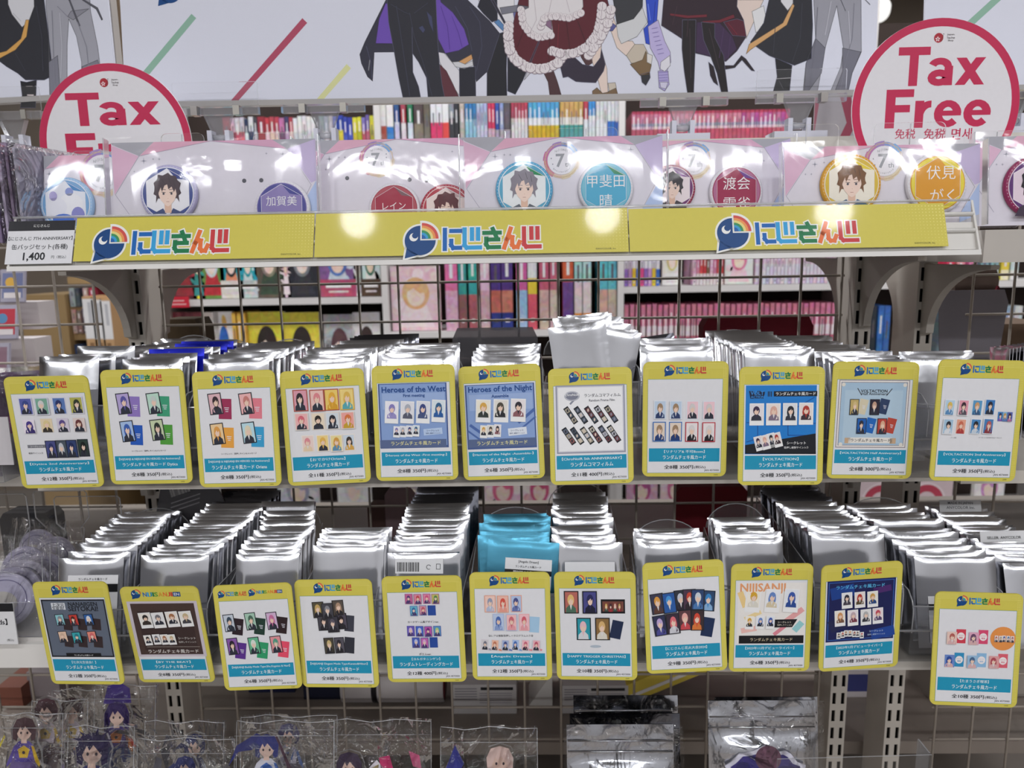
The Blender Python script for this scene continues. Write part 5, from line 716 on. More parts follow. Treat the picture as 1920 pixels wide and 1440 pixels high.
m = MB(); g = S(m, 1, 0, 0); g('#90b8a4', [(1902, -40), (1914, -34), (1824, 48), (1812, 42)], 1); m.build('coloured_bars', M_board, bo)
tag(MB().box(at(206, 60, 1.02).x, at(231, 60, 1.02).x, 1.02, 1.03, ZCAP, H+.5, '#96826a').box(at(203, 60, 1.0).x, at(213, 60, 1.0).x, 1.0, 1.015, ZCAP, H+.5, '#b0aaa4').build('wood_panel', M_wood), 'wood and metal upright strip between the left and middle banners', 'panel')

# ---------------------------------------------------------------- clear sign clips on the fixture top
def clip(px, py0, wpx, label, plate=None, Y=.925):
    c = at(px, py0, Y); o = empty('sign_clip', (c.x, Y+.008, ZCAP)); h = c.z-ZCAP; s = wpx/1394*Y/2
    MB().box(-.032, .030, -.014, .02, 0, .008, '#d9dae6').box(-.0135, -.008, -.006, .008, .008, .024, '#d9dae6').box(.008, .0135, -.006, .008, .008, .024, '#d9dae6').build('base', M_paint, o)
    m = MB(); m.prism([(-.005, .012), (.005, .012), (.017, h-.004), (-.017, h-.004)], -.004, .004, '#ffffff', 0, None, 1)
    m.tube([(-.008, 0, .016), (.008, 0, .016)], .0035, '#ffffff', 1)
    m.build('neck', [M_clip, M_edge], o)
    m = MB()
    for a, b in ((-s, -s*.56), (-s*.42, s*.42), (s*.56, s)):
        m.prism([(a, h-.005), (b, h-.005), (b, h+.004), (a, h+.004)], -.009, -.001, '#ffffff', 0, None, 1)
    m.build('jaw', [M_clip, M_edge], o)
    for q in (-s*.57, s*.42): MB().box(q, q+s*.15, -.0105, .001, h-.0055, h+.005, '#b0a8a0').build('metal_band', M_chrome, o)
    if plate:
        MB().prism([(q[0]-0, q[1]+h+.018) for q in rrect(s*2, .029, .003)], -.006, -.004, '#ffffff', 0, None, 1).build('upper_plate', [M_acryl, M_edge], o)
    return tag(o, label, 'sign clip', 'clear clips holding the banner boards')
clip(605, 202, 150, 'clear clip under the middle banner near its yellow bar')
clip(1283, 190, 155, 'clear clip without upper plate under the dark layered skirt')
clip(1503, 183, 158, 'clear clip with tall upper plate under the grey trousers', True)
clip(404, 207, 155, 'clear clip with upper plate beside the left round sign', True)
clip(15, 215, 120, 'clear clip at the left edge under the left banner', True)
clip(1908, 175, 110, 'clear clip at the right edge beside the right round sign')

# ---------------------------------------------------------------- round tax free signs
def heavy(m, word, x, z, w, h, col):
    """heavy grotesque lettering drawn with thick strokes"""
    arc = lambda cx, cz, rx, rz, a0, a1: [(cx+rx*math.cos(R(a0+(a1-a0)*k/16)), cz+rz*math.sin(R(a0+(a1-a0)*k/16))) for k in range(17)]
    G = {'T': (.82, [('b', 0, .79, .82, 1), ('b', .295, 0, .525, .8)]), 'F': (.70, [('b', 0, 0, .24, 1), ('b', .2, .8, .70, 1), ('b', .2, .41, .62, .6)]),
         'x': (.76, [('p', [(0, 0), (.26, 0), (.76, .7), (.5, .7)]), ('p', [(.5, 0), (.76, 0), (.26, .7), (0, .7)])]),
         'a': (.66, [('l', arc(.30, .49, .20, .135, 165, 0)), ('b', .42, .0, .64, .5), ('l', arc(.29, .2, .19, .125, 0, 360))]),
         'r': (.44, [('b', 0, 0, .225, .7), ('l', arc(.40, .30, .28, .31, 165, 88))]),
         'e': (.70, [('l', arc(.35, .35, .245, .265, 0, 318)), ('b', .12, .30, .69, .43)])}
    gap = .05; tot = sum(G[c][0] for c in word)+gap*(len(word)-1); kx = w/tot; x0 = x
    if word == 'Tax': kx = w/(tot-.08)
    for i, c in enumerate(word):
        for si, st in enumerate(G[c][1]):
            LL = 2+si*.6
            if st[0] == 'b': pts = [(st[1], st[2]), (st[3], st[2]), (st[3], st[4]), (st[1], st[4])]; m.P([(x0+a*kx, z+b*h) for a, b in pts], col, LL)
            elif st[0] == 'p': m.P([(x0+a*kx, z+b*h) for a, b in st[1]], col, LL)
            else:
                P_ = st[1]; n = len(P_)-1
                for j in range(n):
                    (a, b), (c2, d2) = P_[j], P_[j+1]
                    def off(k):
                        p, q = P_[max(k-1, 0)], P_[min(k+1, n)]
                        if k in (0, n) and P_[0] == P_[-1]: p, q = P_[n-1], P_[1]
                        L_ = math.hypot(q[0]-p[0], q[1]-p[1]) or 1; return (-(q[1]-p[1])/L_*.105, (q[0]-p[0])/L_*.088)
                    o1, o2 = off(j), off(j+1)
                    m.P([(x0+(a-o1[0])*kx, z+(b-o1[1])*h), (x0+(c2-o2[0])*kx, z+(d2-o2[1])*h), (x0+(c2+o2[0])*kx, z+(d2+o2[1])*h), (x0+(a+o1[0])*kx, z+(b+o1[1])*h)], col, LL)
        x0 += (G[c][0]+(gap if c != 'T' else -.03))*kx
def taxsign(cx, cy, r, Y, label, tax, free, lg, extra=True):
    c = at(cx, cy, Y); k = (at(cx+r, cy, Y)-at(cx, cy, Y)).length
    o = empty('tax_free_sign', (c.x, Y, c.z-k)); pl = Plane((c.x, Y, c.z-k), 0)
    n = 72; ring = [(k*math.cos(2*math.pi*i/n), k+k*math.sin(2*math.pi*i/n)) for i in range(n)]
    MB().prism(ring, 0, .002, '#e8e6ea').build('disc', M_gloss, o)
    m = MB(); m.sector(0, k, k*.905, k*.999, 0, 360, '#bf2450', 1, n=72); m.build('red_ring', M_gloss, o)
    m = MB(); red = '#bf2450'
    for s, (x0, x1, y0, y1) in (('Tax', tax), ('Free', free)):
        a = pl.uv(x0, y1); b = pl.uv(x1, y0); ww, hh = b[0]-a[0], b[1]-a[1]
        heavy(m, s, a[0], a[1], ww, hh, red)
    if extra:
        for s, xx, ww in (('免税', 1697, 36), ('免税', 1752, 38), ('면세', 1803, 36)):
            q = pl.uv(xx, 251); m.text(s, q[0], q[1], ww/1394*Y, red, 2, bold=1)
    m.build('lettering', M_gloss, o)
    m = MB(); q = pl.uv(*lg); rr_ = k*.055
    m.ell(q[0], q[1], 2*rr_, 2*rr_, '#a82030', 2)
    for i in range(5): m.ell(q[0]-rr_*.2+rr_*.32*math.cos(R(90+72*i)), q[1]-rr_*.25+rr_*.32*math.sin(R(90+72*i)), rr_*.42, rr_*.3, '#f0d8dc', 3, n=8, rot=90+72*i)
    for i in range(5): m.ell(q[0]+rr_*(1.0-.1*i), q[1]+rr_*(.75-.35*i), rr_*.22, rr_*.22, '#5a2028', 3, n=8)
    for i, s in enumerate(('Japan.', 'Tax-free', 'Shop')): m.text(s, q[0]+rr_*2.6, q[1]+rr_*(.6-.62*i), rr_*(1.7 if i != 2 else 1.2), '#3a2a30', 3, bold=1, ht=rr_*.42)
    m.build('shop_mark', M_gloss, o)
    return tag(o, label, 'sign')
taxsign(217, 271, 143, .885, 'round white Tax Free sign with red ring at left, half hidden behind badge packs', (128, 296, 171, 237), (129, 338, 246, 316), (195, 155), False)
taxsign(1754, 199, 157, .86, 'round white Tax Free sign with red ring at right', (1681, 1851, 85, 162), (1658, 1862, 164, 241), (1760, 71))

# ---------------------------------------------------------------- clear divider plates behind the badge sets
def divider(x0, x1, y0, y1, Y, label):
    a = at(x0, y1, Y); b = at(x1, y0, Y); zb = ZT; w = b.x-a.x; h = b.z-zb
    m = MB().prism([(x, z+h/2) for x, z in rrect(w, h, .006)], 0, .0016, '#ffffff', 0, None, 1)
    m.tube([(0, -.0002, h-.022), (0, -.0002, h-.001)], .0006, '#ffffff', 1, 5)
    return tag(m.build('divider_plate', [M_acryl, M_edge], None, ((a.x+b.x)/2, Y, zb)), label, 'divider', 'clear divider plates behind the badge sets')
for x0, x1, y0, Y, lb in [(884, 1001, 242, .80, 'clear divider plate behind the grey-haired badge pack, left of two'), (1038, 1158, 238, .80, 'clear divider plate behind the grey-haired badge pack, right of two'), (1460, 1574, 232, .815, 'clear divider plate left of the right round sign'), (1655, 1775, 228, .81, 'clear divider plate in front of the right round sign'), (277, 381, 249, .81, 'clear divider plate in front of the left round sign'), (100, 205, 282, .80, 'clear divider plate behind the leftmost blue badge'), (455, 572, 248, .81, 'clear divider plate behind the dark-haired badge pack'), (-60, 48, 260, .80, 'clear divider plate at the left edge beside stacked packs'), (1830, 1930, 244, .81, 'clear divider plate at the right edge behind the round sign')]:
    divider(x0, x1, y0, 0, Y, lb)

# ---------------------------------------------------------------- can badge sets in sleeves
def arctext(m, s, cx, cz, r, a0, a1, size, col, L, y, inward=False):
    for i, ch in enumerate(s):
        a = R(a0+(a1-a0)*i/(len(s)-1)); 
        m.text(ch, cx+r*math.cos(a), cz+r*math.sin(a), None, col, L, y, bold=0, ht=size, rot=a+(math.pi/2 if inward else -math.pi/2))
def emblem(m, cx, cz, r, L=3, y=0):
    cols = ['#b87ab0', '#a084c0', '#8098d0', '#78a8dc', '#d4d0e0', '#dcd0c4', '#e0d4b8', '#dccdb4', '#dac0b8', '#cc8a98', '#c67488', '#c070a0']
    for i in range(12):
        a0 = 90-30*(i+1)+15+45; c = cols[(i) % 12]
        m.sector(cx, cz, r*.8, r*(1+.05*(i % 2)), a0, a0+30, c, L, y, 3)
    for i in range(2): m.line([(cx+r*.98*math.cos(R(45*j+i*22.5)), cz+r*.98*math.sin(R(45*j+i*22.5))) for j in range(8)], r*.025, '#d0b890', L+1, y, True)
    m.ell(cx, cz, r*1.58, r*1.58, '#e9e7ee', L+2, y, 24)
    m.text('7', cx-r*.08, cz, r*.5, '#96989f', L+3, y, bold=2); m.text('th', cx+r*.34, cz-r*.22, r*.3, '#96989f', L+3, y, bold=1)
    arctext(m, 'NIJISANJI', cx, cz, r*.6, 122, 58, r*.115, '#96989f', L+3, y); arctext(m, 'Anniversary', cx, cz, r*.64, 226, 314, r*.115, '#96989f', L+3, y, True)
    for dx, dz in ((-.58, .12), (-.5, -.2), (.55, .1), (.55, .3)): m.rect(cx+r*dx, cz+r*dz, r*.06, r*.06, '#8a8c98', L+3, y, 45)
def sparkle(m, x, z, s, L=3, y=0, c='#8c8c9e'):
    for a in (0, 45): 
        k = s if a == 0 else s*.45
        m.P([(x+rot2(k*.5*q[0], k*.5*q[1], R(a))[0], z+rot2(k*.5*q[0], k*.5*q[1], R(a))[1]) for q in ((1, 0), (.1, .1), (0, 1), (-.1, .1), (-1, 0), (-.1, -.1), (0, -1), (.1, -.1))], c, L, y)
def bust(m, cx, cz, s, hair, cloth, L, y, dark='#2c2a30', part=1, shade=None):
    """a printed head-and-shoulders drawing of nobody in particular"""
    pg = lambda pts, c, l: m.P([(cx+a*s*part, cz+b*s) for a, b in (pts if part == 1 else pts[::-1])], c, l, y)
    pg([(-.72, -1.05), (.72, -1.05), (.56, -.74), (.2, -.56), (-.2, -.56), (-.56, -.74)], cloth, L+1)
    pg([(-.18, -.56), (0, -.86), (.18, -.56)], '#ece8ea', L+2)
    pg([(-.12, -.72), (.12, -.72), (.13, -.3), (-.13, -.3)], '#e4bea8', L+3)
    pg([(-.36, -.2), (-.44, -.36), (-.42, -.1), (-.52, -.04), (-.46, .16), (-.5, .36), (-.36, .5), (-.34, .66), (-.16, .62), (.04, .72), (.14, .62), (.32, .6), (.38, .44), (.5, .34), (.44, .14), (.5, -.02), (.4, -.1), (.42, -.34), (.34, -.2)], hair, L+2)
    pg([(-.33, .2), (-.33, -.06), (-.25, -.27), (-.08, -.45), (.0, -.49), (.08, -.45), (.25, -.27), (.33, -.06), (.33, .2), (0, .3)], '#f2d8ca', L+4)
    for e in (-1, 1):
        pg([(e*.07, .0), (e*.22, .02), (e*.22, .035), (e*.07, .02)], dark, L+5); m.ell(cx+e*.145*s*part, cz-.035*s, .085*s, .085*s, '#6a6470', L+5, y, 10); m.ell(cx+e*.145*s*part, cz-.03*s, .04*s, .06*s, dark, L+6, y, 8)
        pg([(e*.06, .1), (e*.24, .12), (e*.24, .135), (e*.06, .12)], hair, L+5)
    m.rect(cx+.01*s, cz-.2*s, .03*s, .012*s, '#c89c88', L+5, y); m.rect(cx, cz-.32*s, .11*s, .014*s, '#a86c60', L+5, y)
    pg([(-.48, .02), (-.36, -.14), (-.32, .02), (-.24, .2), (-.2, .04), (-.1, .26), (.0, .3), (.04, .12), (.16, .22), (.24, .02), (.3, .14), (.35, -.14), (.46, .0), (.44, .34), (.28, .56), (.02, .66), (-.28, .58), (-.46, .36)], hair, L+7)
    for q in ((-.2, .5, -.08, .3), (.05, .58, .12, .34), (.24, .46, .28, .24)): m.line([(cx+q[0]*s*part, cz+q[1]*s), (cx+q[2]*s*part, cz+q[3]*s)], .012*s, dark, L+8, y)
def badge(parent, x, z, r, ring, face, accent, draw, film_=True):
    o = empty('can_badge', (x, 0, z)); o.parent = parent
    y0 = -.001
    MB().lathe([(r, 0), (r*1.0, .0022), (r*.97, .0036), (r*.9, .0044)], 0, 0, y0, ring).lathe([(r*.9, .0044), (.0001, .0046)], 0, 0, y0, face).build('rim', M_gloss, o)
    m = MB(); yy = y0-.0047
    m.ell(0, 0, r*1.74, r*1.74, accent[0], 1, yy, 40)
    m.P([(r*.86*math.cos(R(90+60*i)), r*.86*math.sin(R(90+60*i))) for i in range(6)], face, 2, yy)
    m.P([(r*.86*math.cos(R(90)), r*.86*math.sin(R(90))), (r*.3, r*.5), (r*.86*math.cos(R(30)), r*.86*math.sin(R(30)))][::-1], accent[1], 3, yy)
    m.line([(r*.84*math.cos(R(90+60*i)), r*.84*math.sin(R(90+60*i))) for i in range(6)], r*.012, '#f0f0f4', 3, yy, True)
    for i in range(52): m.ell(r*.935*math.cos(2*math.pi*i/52), r*.935*math.sin(2*math.pi*i/52), r*.026, r*.026, '#e8e8ee' if ring != '#e4e2e8' else '#b8b4c0', 1, y0-.0040, 6)
    draw(m, r, yy)
    m.build('face_print', M_gloss, o)
    return o
def sig(*lines):
    def d(m, r, y):
        for s, x, z, w_, rt in lines: m.text(s, x*r, z*r, w_*r, '#f4f2f4', 5, y, bold=0, rot=R(rt))
    return d
def face_(hair, cloth, part=1): return lambda m, r, y: bust(m, 0, r*.02, r*.95, hair, cloth, 4, y, part=part)
def fluffy(m, r, y):
    for dx, dz, w_, h_, c in ((-.35, -.1, .8, .7, '#ececf4'), (.2, .0, .9, .8, '#f2f2f6'), (.45, -.4, .5, .6, '#8a8ac8'), (-.1, -.55, .8, .4, '#3a6ac8'), (-.45, .3, .3, .35, '#b0a8d8'), (.15, .45, .3, .3, '#8a98d0')): m.ell(dx*r, dz*r, w_*r, h_*r, c, 4+int(dx*4+4) % 4, y, 16)
def badge_set(px0, px1, pyl, pyr, Y, badges, emb, label, holes=(), lean=7, yaw=0, plain=False):
    a = at(px0, pyl, Y); b = at(px1, pyr, Y); w = b.x-a.x; zt = (a.z+b.z)/2; h = zt-ZT
    tl = R(lean); cx = (a.x+b.x)/2
    yb = Y-math.tan(tl)*h
    o = empty('badge_set', (cx, yb, ZT+.0005), (-tl, 0, R(yaw))); pl = Plane((cx, yb, ZT), tl); hh = h/math.cos(tl)
    m = MB().prism([(-w/2, 0), (w/2, 0), (w/2, hh), (-w/2, hh)], 0, .0012, '#dedae4')
    U = lambda u, v: (-w/2+u*w, hh-v*w)
    def g(c, pts, L): m.P([U(*p) for p in pts][::-1], c, L)
    if not plain:
        g('#a9a9b2', [(0, 0), (.21, 0), (.136, .066), (.005, .01)], 1); g('#dcb4cc', [(.0, .012), (.133, .067), (.008, .25)], 1); g('#dcaac0', [(.21, 0), (.49, 0), (.49, .002), (.138, .066)], 1)
        g('#d8a6c2', [(.49, 0), (.79, 0), (.86, .046), (.49, .002)], 1); g('#a9a9b2', [(.79, 0), (1, 0), (1, .002), (.862, .046)], 1); g('#c6b8da', [(.862, .046), (1, .002), (1, .2), (.975, .21)], 1); g('#b4c6ea', [(.975, .24), (1, .2), (1, .36), (.9, .4), (.9, .36)], 1); g('#c4c4cc', [(.9, .4), (1, .36), (1, .42), (.86, .42)], 1)
        for ln in (((.136, .066), (.49, .001), (.86, .046)), ((.136, .066), (.012, .25), (.1, .38)), ((.862, .046), (.975, .22), (.9, .36))):
            m.line([U(*p) for p in ln], .00035, '#9a94a8', 2)
        for u, v, s in ((.158, .09, .035), (.205, .082, .016), (.235, .083, .018), (.14, .14, .016), (.11, .14, .014), (.84, .07, .035), (.76, .066, .016), (.86, .115, .016)): sparkle(m, *U(u, v), s*w)
        if emb: q = pl.uv(*emb[:2]); emblem(m, q[0]-0, q[1], emb[2]/1394*Y*1.0)
        for hx, hy in holes: q = pl.uv(hx, hy); m.ell(q[0], q[1], .0042, .0042, '#55555e', 2, n=12)
    m.build('backing_card', M_gloss, o)
    for (bx_, by_, r_, ring, face, acc, dr) in badges:
        q = pl.uv(bx_, by_); badge(o, q[0], q[1], r_/1394*Y*1.01, ring, face, acc, dr)
    s = MB(); yy = -.0095; n = 10
    s.mesh([(-w/2-.004+(w+.008)*i/n, yy+(.004 if i in (0, n) else .0012*math.sin(i*2.1)), z) for z in (0, hh*.5, hh+.003) for i in range(n+1)], [(j*(n+1)+i, j*(n+1)+i+1, (j+1)*(n+1)+i+1, (j+1)*(n+1)+i) for j in range(2) for i in range(n)], '#ffffff', 0, True)
    s.mesh([(-w/2-.004, yy+.004, 0), (-w/2-.004, yy+.004, hh+.003), (-w/2-.004, .003, hh+.003), (-w/2-.004, .003, 0), (w/2+.004, yy+.004, 0), (w/2+.004, yy+.004, hh+.003), (w/2+.004, .003, hh+.003), (w/2+.004, .003, 0)], [(0, 1, 2, 3), (7, 6, 5, 4)], '#ffffff', 1)
    s.tube([(-w/2-.004, yy+.003, 0), (-w/2-.004, yy+.003, hh+.003)], .0006, '#ffffff', 1, 5); s.tube([(w/2+.004, yy+.003, 0), (w/2+.004, yy+.003, hh+.003)], .0006, '#ffffff', 1, 5)
    s.build('clear_sleeve', [M_sleeve, M_edge], o)
    return tag(o, label, 'badge set', 'can badge sets along the top shelf')
WR = '#e4e2e8'
badge_set(33, 403, 294, 287, .768, [(130, 386, 49, '#9cc0e4', '#eceef6', ('#7aa8d4', '#4a8ac4'), fluffy)], (192, 326, 42), 'badge set with a pale blue rimmed badge, at left under the half-hidden round sign')
badge_set(208, 591, 268, 262, .742, [(320, 366, 52, '#b4b0d4', '#f0f0f6', ('#3a4a8c', '#2c3c84'), face_('#4a3c44', '#3a4878')), (532, 393, 50, WR, '#8f82b8', ('#4a4a94', '#3f4290'), sig(('加賀美', 0, .25, 1.1, -6), ('ハヤト', .1, -.3, .9, -6)))], None, 'badge set with a short dark-haired portrait and a signed violet badge', holes=((458, 340), (490, 339)))
badge_set(556, 940, 263, 260, .770, [(741, 394, 46, WR, '#a02440', ('#b0505c', '#7a5a60'), sig(('レイン', 0, .1, .9, 30),)), (838, 397, 47, '#a82a40', '#ecdcd8', ('#b03848', '#c8b0b0'), face_('#5a2028', '#3a2a30', -1))], (707, 300, 31), 'badge set with two crimson badges, partly behind the grey-haired one', holes=((651, 335), (768, 338), (800, 339)))
badge_set(869, 1242, 262, 254, .740, [(983, 358, 51, '#58a8d0', '#eef2f4', ('#5aa8c8', '#2a8a5a'), face_('#8a8490', '#5a606a')), (1135, 356, 49, WR, '#52aed0', ('#7cc0d4', '#2f8a60'), sig(('甲斐田', 0, .25, 1.35, 0), ('晴', 0, -.45, .45, 0)))], (1053, 302, 32), 'badge set with a grey-haired portrait and a signed sky blue badge')
badge_set(1128, 1482, 268, 260, .772, [(1258, 356, 42, '#8c1a44', '#ece0e4', ('#6a2a6a', '#7a3a88'), face_('#2c262e', '#3a3038')), (1378, 362, 47, WR, '#9a1c4a', ('#b06a90', '#6a3a90'), sig(('渡会', 0, .3, 1.0, 0), ('雲雀', 0, -.45, 1.0, 0)))], (1300, 302, 32), 'badge set with a signed magenta badge, behind the packs either side')
badge_set(1470, 1838, 279, 268, .738, [(1592, 348, 53, '#d8a030', '#f4eee0', ('#d8b840', '#e8d040'), face_('#7a5436', '#3a5a7a')), (1752, 347, 53, WR, '#dc9c28', ('#e8d848', '#ecd850'), sig(('伏見', .1, .35, .95, -6), ('がく', .15, -.4, .8, 0)))], (1658, 303, 34), 'badge set with a brown-haired portrait and a signed yellow badge')
badge_set(1828, 2204, 258, 250, .758, [(1935, 352, 53, '#8a1a50', '#ead8e4', ('#5a2a70', '#c8a8c0'), face_('#241e26', '#3a2a40'))], None, 'badge set at the right edge with a deep magenta badge')
for i in range(5):
    c = at(-6+i*6, 275+i*2, .735+.004*i); o = empty('badge_set', (c.x-.014+.0075*i, .735, ZT+.001), (0, 0, R(80)))
    MB().box(0, .10, 0, .003, 0, c.z-ZT, ['#b4a4c0', '#9484a4', '#c0b4cc', '#84748c', '#b4b0c0'][i]).build('backing_card', M_gloss, o)
    m = MB(); m.box(-.003, .103, -.0008, .0038, 0, c.z-ZT+.004, '#ffffff', 0); m.build('clear_sleeve', M_film, o)
    tag(o, 'violet badge set filed edge-on at the left end of the shelf, %s from its right' % ORD[4-i], 'badge set', 'badge sets filed edge-on at the left end')
# next shelf to the right, level with the top shelf
t = empty('shelf', (.70, .82, ZT-.004))
MB().box(at(1836, 430, .73).x-.70, .3, -.095, .1, -.03, 0, '#cfcac4').box(at(1836, 430, .73).x-.70, .3, -.1, -.095, at(1880, 492, .72).z-ZT+.004, .0, '#bdb7b0').build('shelf_board', M_paint, t)
tag(t, 'white shelf end at the right edge beyond the yellow strips', 'shelf')
# ================================================================ price cards on the bins
CW, CH = .078, .109
HOW = {'a1': 'eight portraits over four dark ones', 'a2': 'four tilted portraits on violet, green and blue', 'a3': 'four tilted portraits on crimson, pink and orange', 'a4': 'twelve red and gold portraits in three rows', 'a5': 'a misty blue panel with four large portraits', 'a6': 'a misty blue panel with three large portraits', 'a7': 'eleven slanted dark film strips', 'a8': 'eight portraits, half on blue and half on red', 'a9': 'a bright blue and black panel of four portraits', 'a10': 'a pale blue framed panel and small ribbon', 'a11': 'eight blue and pink portraits and one wide picture',
       'b1': 'a slate grey panel of six portraits', 'b2': 'a dark brown panel of eight white-framed portraits', 'b3': 'two logos and six tilted dark cards', 'b4': 'a cluster of nine dark cards', 'b5': 'fourteen tiny pink and blue cards', 'b6': 'pale pink and blue wrappers', 'b7': 'five black-framed portraits', 'b8': 'two fanned rows of night cards', 'b9': 'a white paint-splashed panel over a black bar', 'b10': 'a navy panel of seven portraits', 'b11': 'red and blue pairs and an orange disc'}
BAND = '#1d93b6'; INK = '#1f2026'
def price_card(key, pose, texts, items):
    o = empty('price_card', (pose[0], pose[1], pose[2]+H), pose[3:])
    ux = lambda u: (u-39)/1000; vz = lambda v: (54.5-v)/1000
    m = MB().prism(rrect(CW, CH, .006), 0, .0012, YEL)
    m.c[1] = lin('#d8d8da')
    for i in range(3):
        for j in range(62):
            for s in (-1, 1):
                if i < 3: m.rect(s*(.0376-.0013*i-.0005), -.0485+j*.00158, .0005, .0005, '#f0e68a', 1, rot=45)
    for i in range(4):
        for j in range(14): m.rect(-.036+j*.0013, .0525-i*.0014, .0005, .0005, '#f0e68a', 1, rot=45); m.rect(.036-j*.0013, .0525-i*.0014, .0005, .0005, '#f0e68a', 1, rot=45)
    m.text('CA/N', .0295, -.0528, .0035, INK, 1, bold=1)
    m.build('backing', M_print, o)
    px0, px1, pz0, pz1 = -.0343, .0338, -.0508, .0380
    m = MB().rect((px0+px1)/2, (pz0+pz1)/2, px1-px0+.0006, pz1-pz0+.0006, '#3d8a8c', 1).rect((px0+px1)/2, (pz0+pz1)/2, px1-px0, pz1-pz0, '#e6e6ea', 2)
    m.text('JAN 4573000', .0255, -.0487, .0135, INK, 3, bold=1)
    m.build('white_panel', M_print, o)
    m = MB(); z = .0463
    if key == 'b2':
        bird(m, -.0235, z+.0005, .0046, 2, outline=False); en(m, -.0165, .0215, z, .0048); 
    elif key == 'b3':
        bird(m, -.031, z-.0008, .0033, 2, outline=False); nj_letters(m, -.0262, -.0062, z-.003, z+.0014, 2, outline=False)
        bird(m, -.0005, z-.0002, .0033, 2, outline=False); en(m, .0042, .030, z-.0002, .0033)
    else:
        bird(m, -.0150, z, .0046, 2, outline=False); nj_letters(m, -.0085, .0182, z-.0032, z+.0032, 2, outline=False)
    m.build('logo', M_print, o)
    m = MB().rect(-.0002, -.0336, .0655, .0128, BAND, 4); m.build('caption_band', M_print, o)
    m = MB(); w1 = min(.056, .0024*len(texts[0])*1.0+.004) if len(texts[0]) < 30 else .058
    m.text(texts[0], 0, -.0303, w1, '#eaf4f6', 5, bold=1, ht=.0030)
    m.text(texts[1], 0, -.0358, .040 if len(texts[1]) < 13 else .0525, '#f4fafa', 5, bold=1, ht=.0042); m.build('caption_lettering', M_print, o)
    p = texts[2].split('(')
    m = MB(); wn = .0290 if len(p[0]) > 8 else .0272; m.text(p[0], -.0052, -.0452, wn, INK, 4, bold=2, ht=.0040); m.text('('+p[1], -.0052+wn/2+.0062, -.0455, .0106, INK, 4, bold=1, ht=.0032); m.build('price_lettering', M_print, o)
    m = MB(); n = 0
    for it in items:
        k = it[0]; n += 1
        if k == 'p': mini(m, ux(it[1]), vz(it[2]), it[3]/1000, it[4]/1000, it[5], *it[6:10], L=5+(n % 3)*8, seed=n*13+len(key)*7+ord(key[-1]))
        elif k == 'r': m.rect(ux(it[1]), vz(it[2]), it[3]/1000, it[4]/1000, it[6], 3+min(n, 12)*.12, rot=it[5])
        elif k == 's':
            for i in range(3): m.rect(ux(it[1]), vz(it[2])-i*it[4]/3500, it[3]/1000*(1-.2*i), it[4]/9000, '#e6e6ee', 5, rot=it[5])
        elif k == 'f':
            X, Z, W_, H_, a = ux(it[1]), vz(it[2]), it[3]/1000, it[4]/1000, -it[5]; L0 = 5+(n % 2)
            m.rect(X, Z, W_, H_, '#1b1c22', L0, rot=a); rn = random.Random(n)
            for i in (-1, 0, 1):
                q = rot2(0, i*H_*.3, R(a)); m.rect(X+q[0], Z+q[1], W_*.72, H_*.24, rn.choice(['#5a6478', '#8a5a58', '#c8c0b0', '#44505e', '#a8a090', '#6a3a40', '#b8b8c0']), L0+2, rot=a)
                m.ell(X+q[0], Z+q[1], W_*.34, H_*.17, rn.choice(['#2a2a34', '#d8c8b8', '#8a8a98']), L0+3, n=8)
        elif k == 'e': m.ell(ux(it[1]), vz(it[2]), it[3]/1000, it[4]/1000, it[5], 4.5+min(n, 12)*.1)
        elif k == 't': m.text(it[4] if False else it[5], ux(it[1]), vz(it[2]), it[3]/1000, it[4], 6.5, bold=min(it[6], 2))
        elif k == 'l': m.line([(ux(it[1]), vz(it[2])), (ux(it[3]), vz(it[4]))], it[5]/1000, it[6], 4.9)
        elif k == 'g': m.P([(ux(a), vz(b)) for a, b in it[2]], it[1], 5)
    m.build('product_picture', M_print, o)
    tag(o, 'yellow bordered price card showing '+HOW[key], 'price card', 'yellow price cards along the two pack shelves')
    return o
def en(m, x0, x1, z, h):
    cols = ['#1565b4', '#35a3dc', '#2a90b0', '#16794a', '#5a9a3a', '#d8a03a', '#e8743a', '#d85038', '#c93a3f']; s = 'NIJISANJI'
    ws = [.9, .36, .7, .36, .82, .95, .9, .7, .36]; tot = sum(ws)*1.13+1.9; x = x0; k = (x1-x0)/tot
    for ch, w, c in zip(s, ws, cols): m.text(ch, x+w*k/2, z, w*k, c, 3, bold=2, ht=h); x += w*k*1.13
    m.rect(x+.9*k, z, 1.7*k, h*1.05, '#1a4a86', 3); m.text('EN', x+.9*k, z, 1.2*k, '#f0f0f0', 4, bold=1, ht=h*.62)
for c in CARDS: price_card(*c)

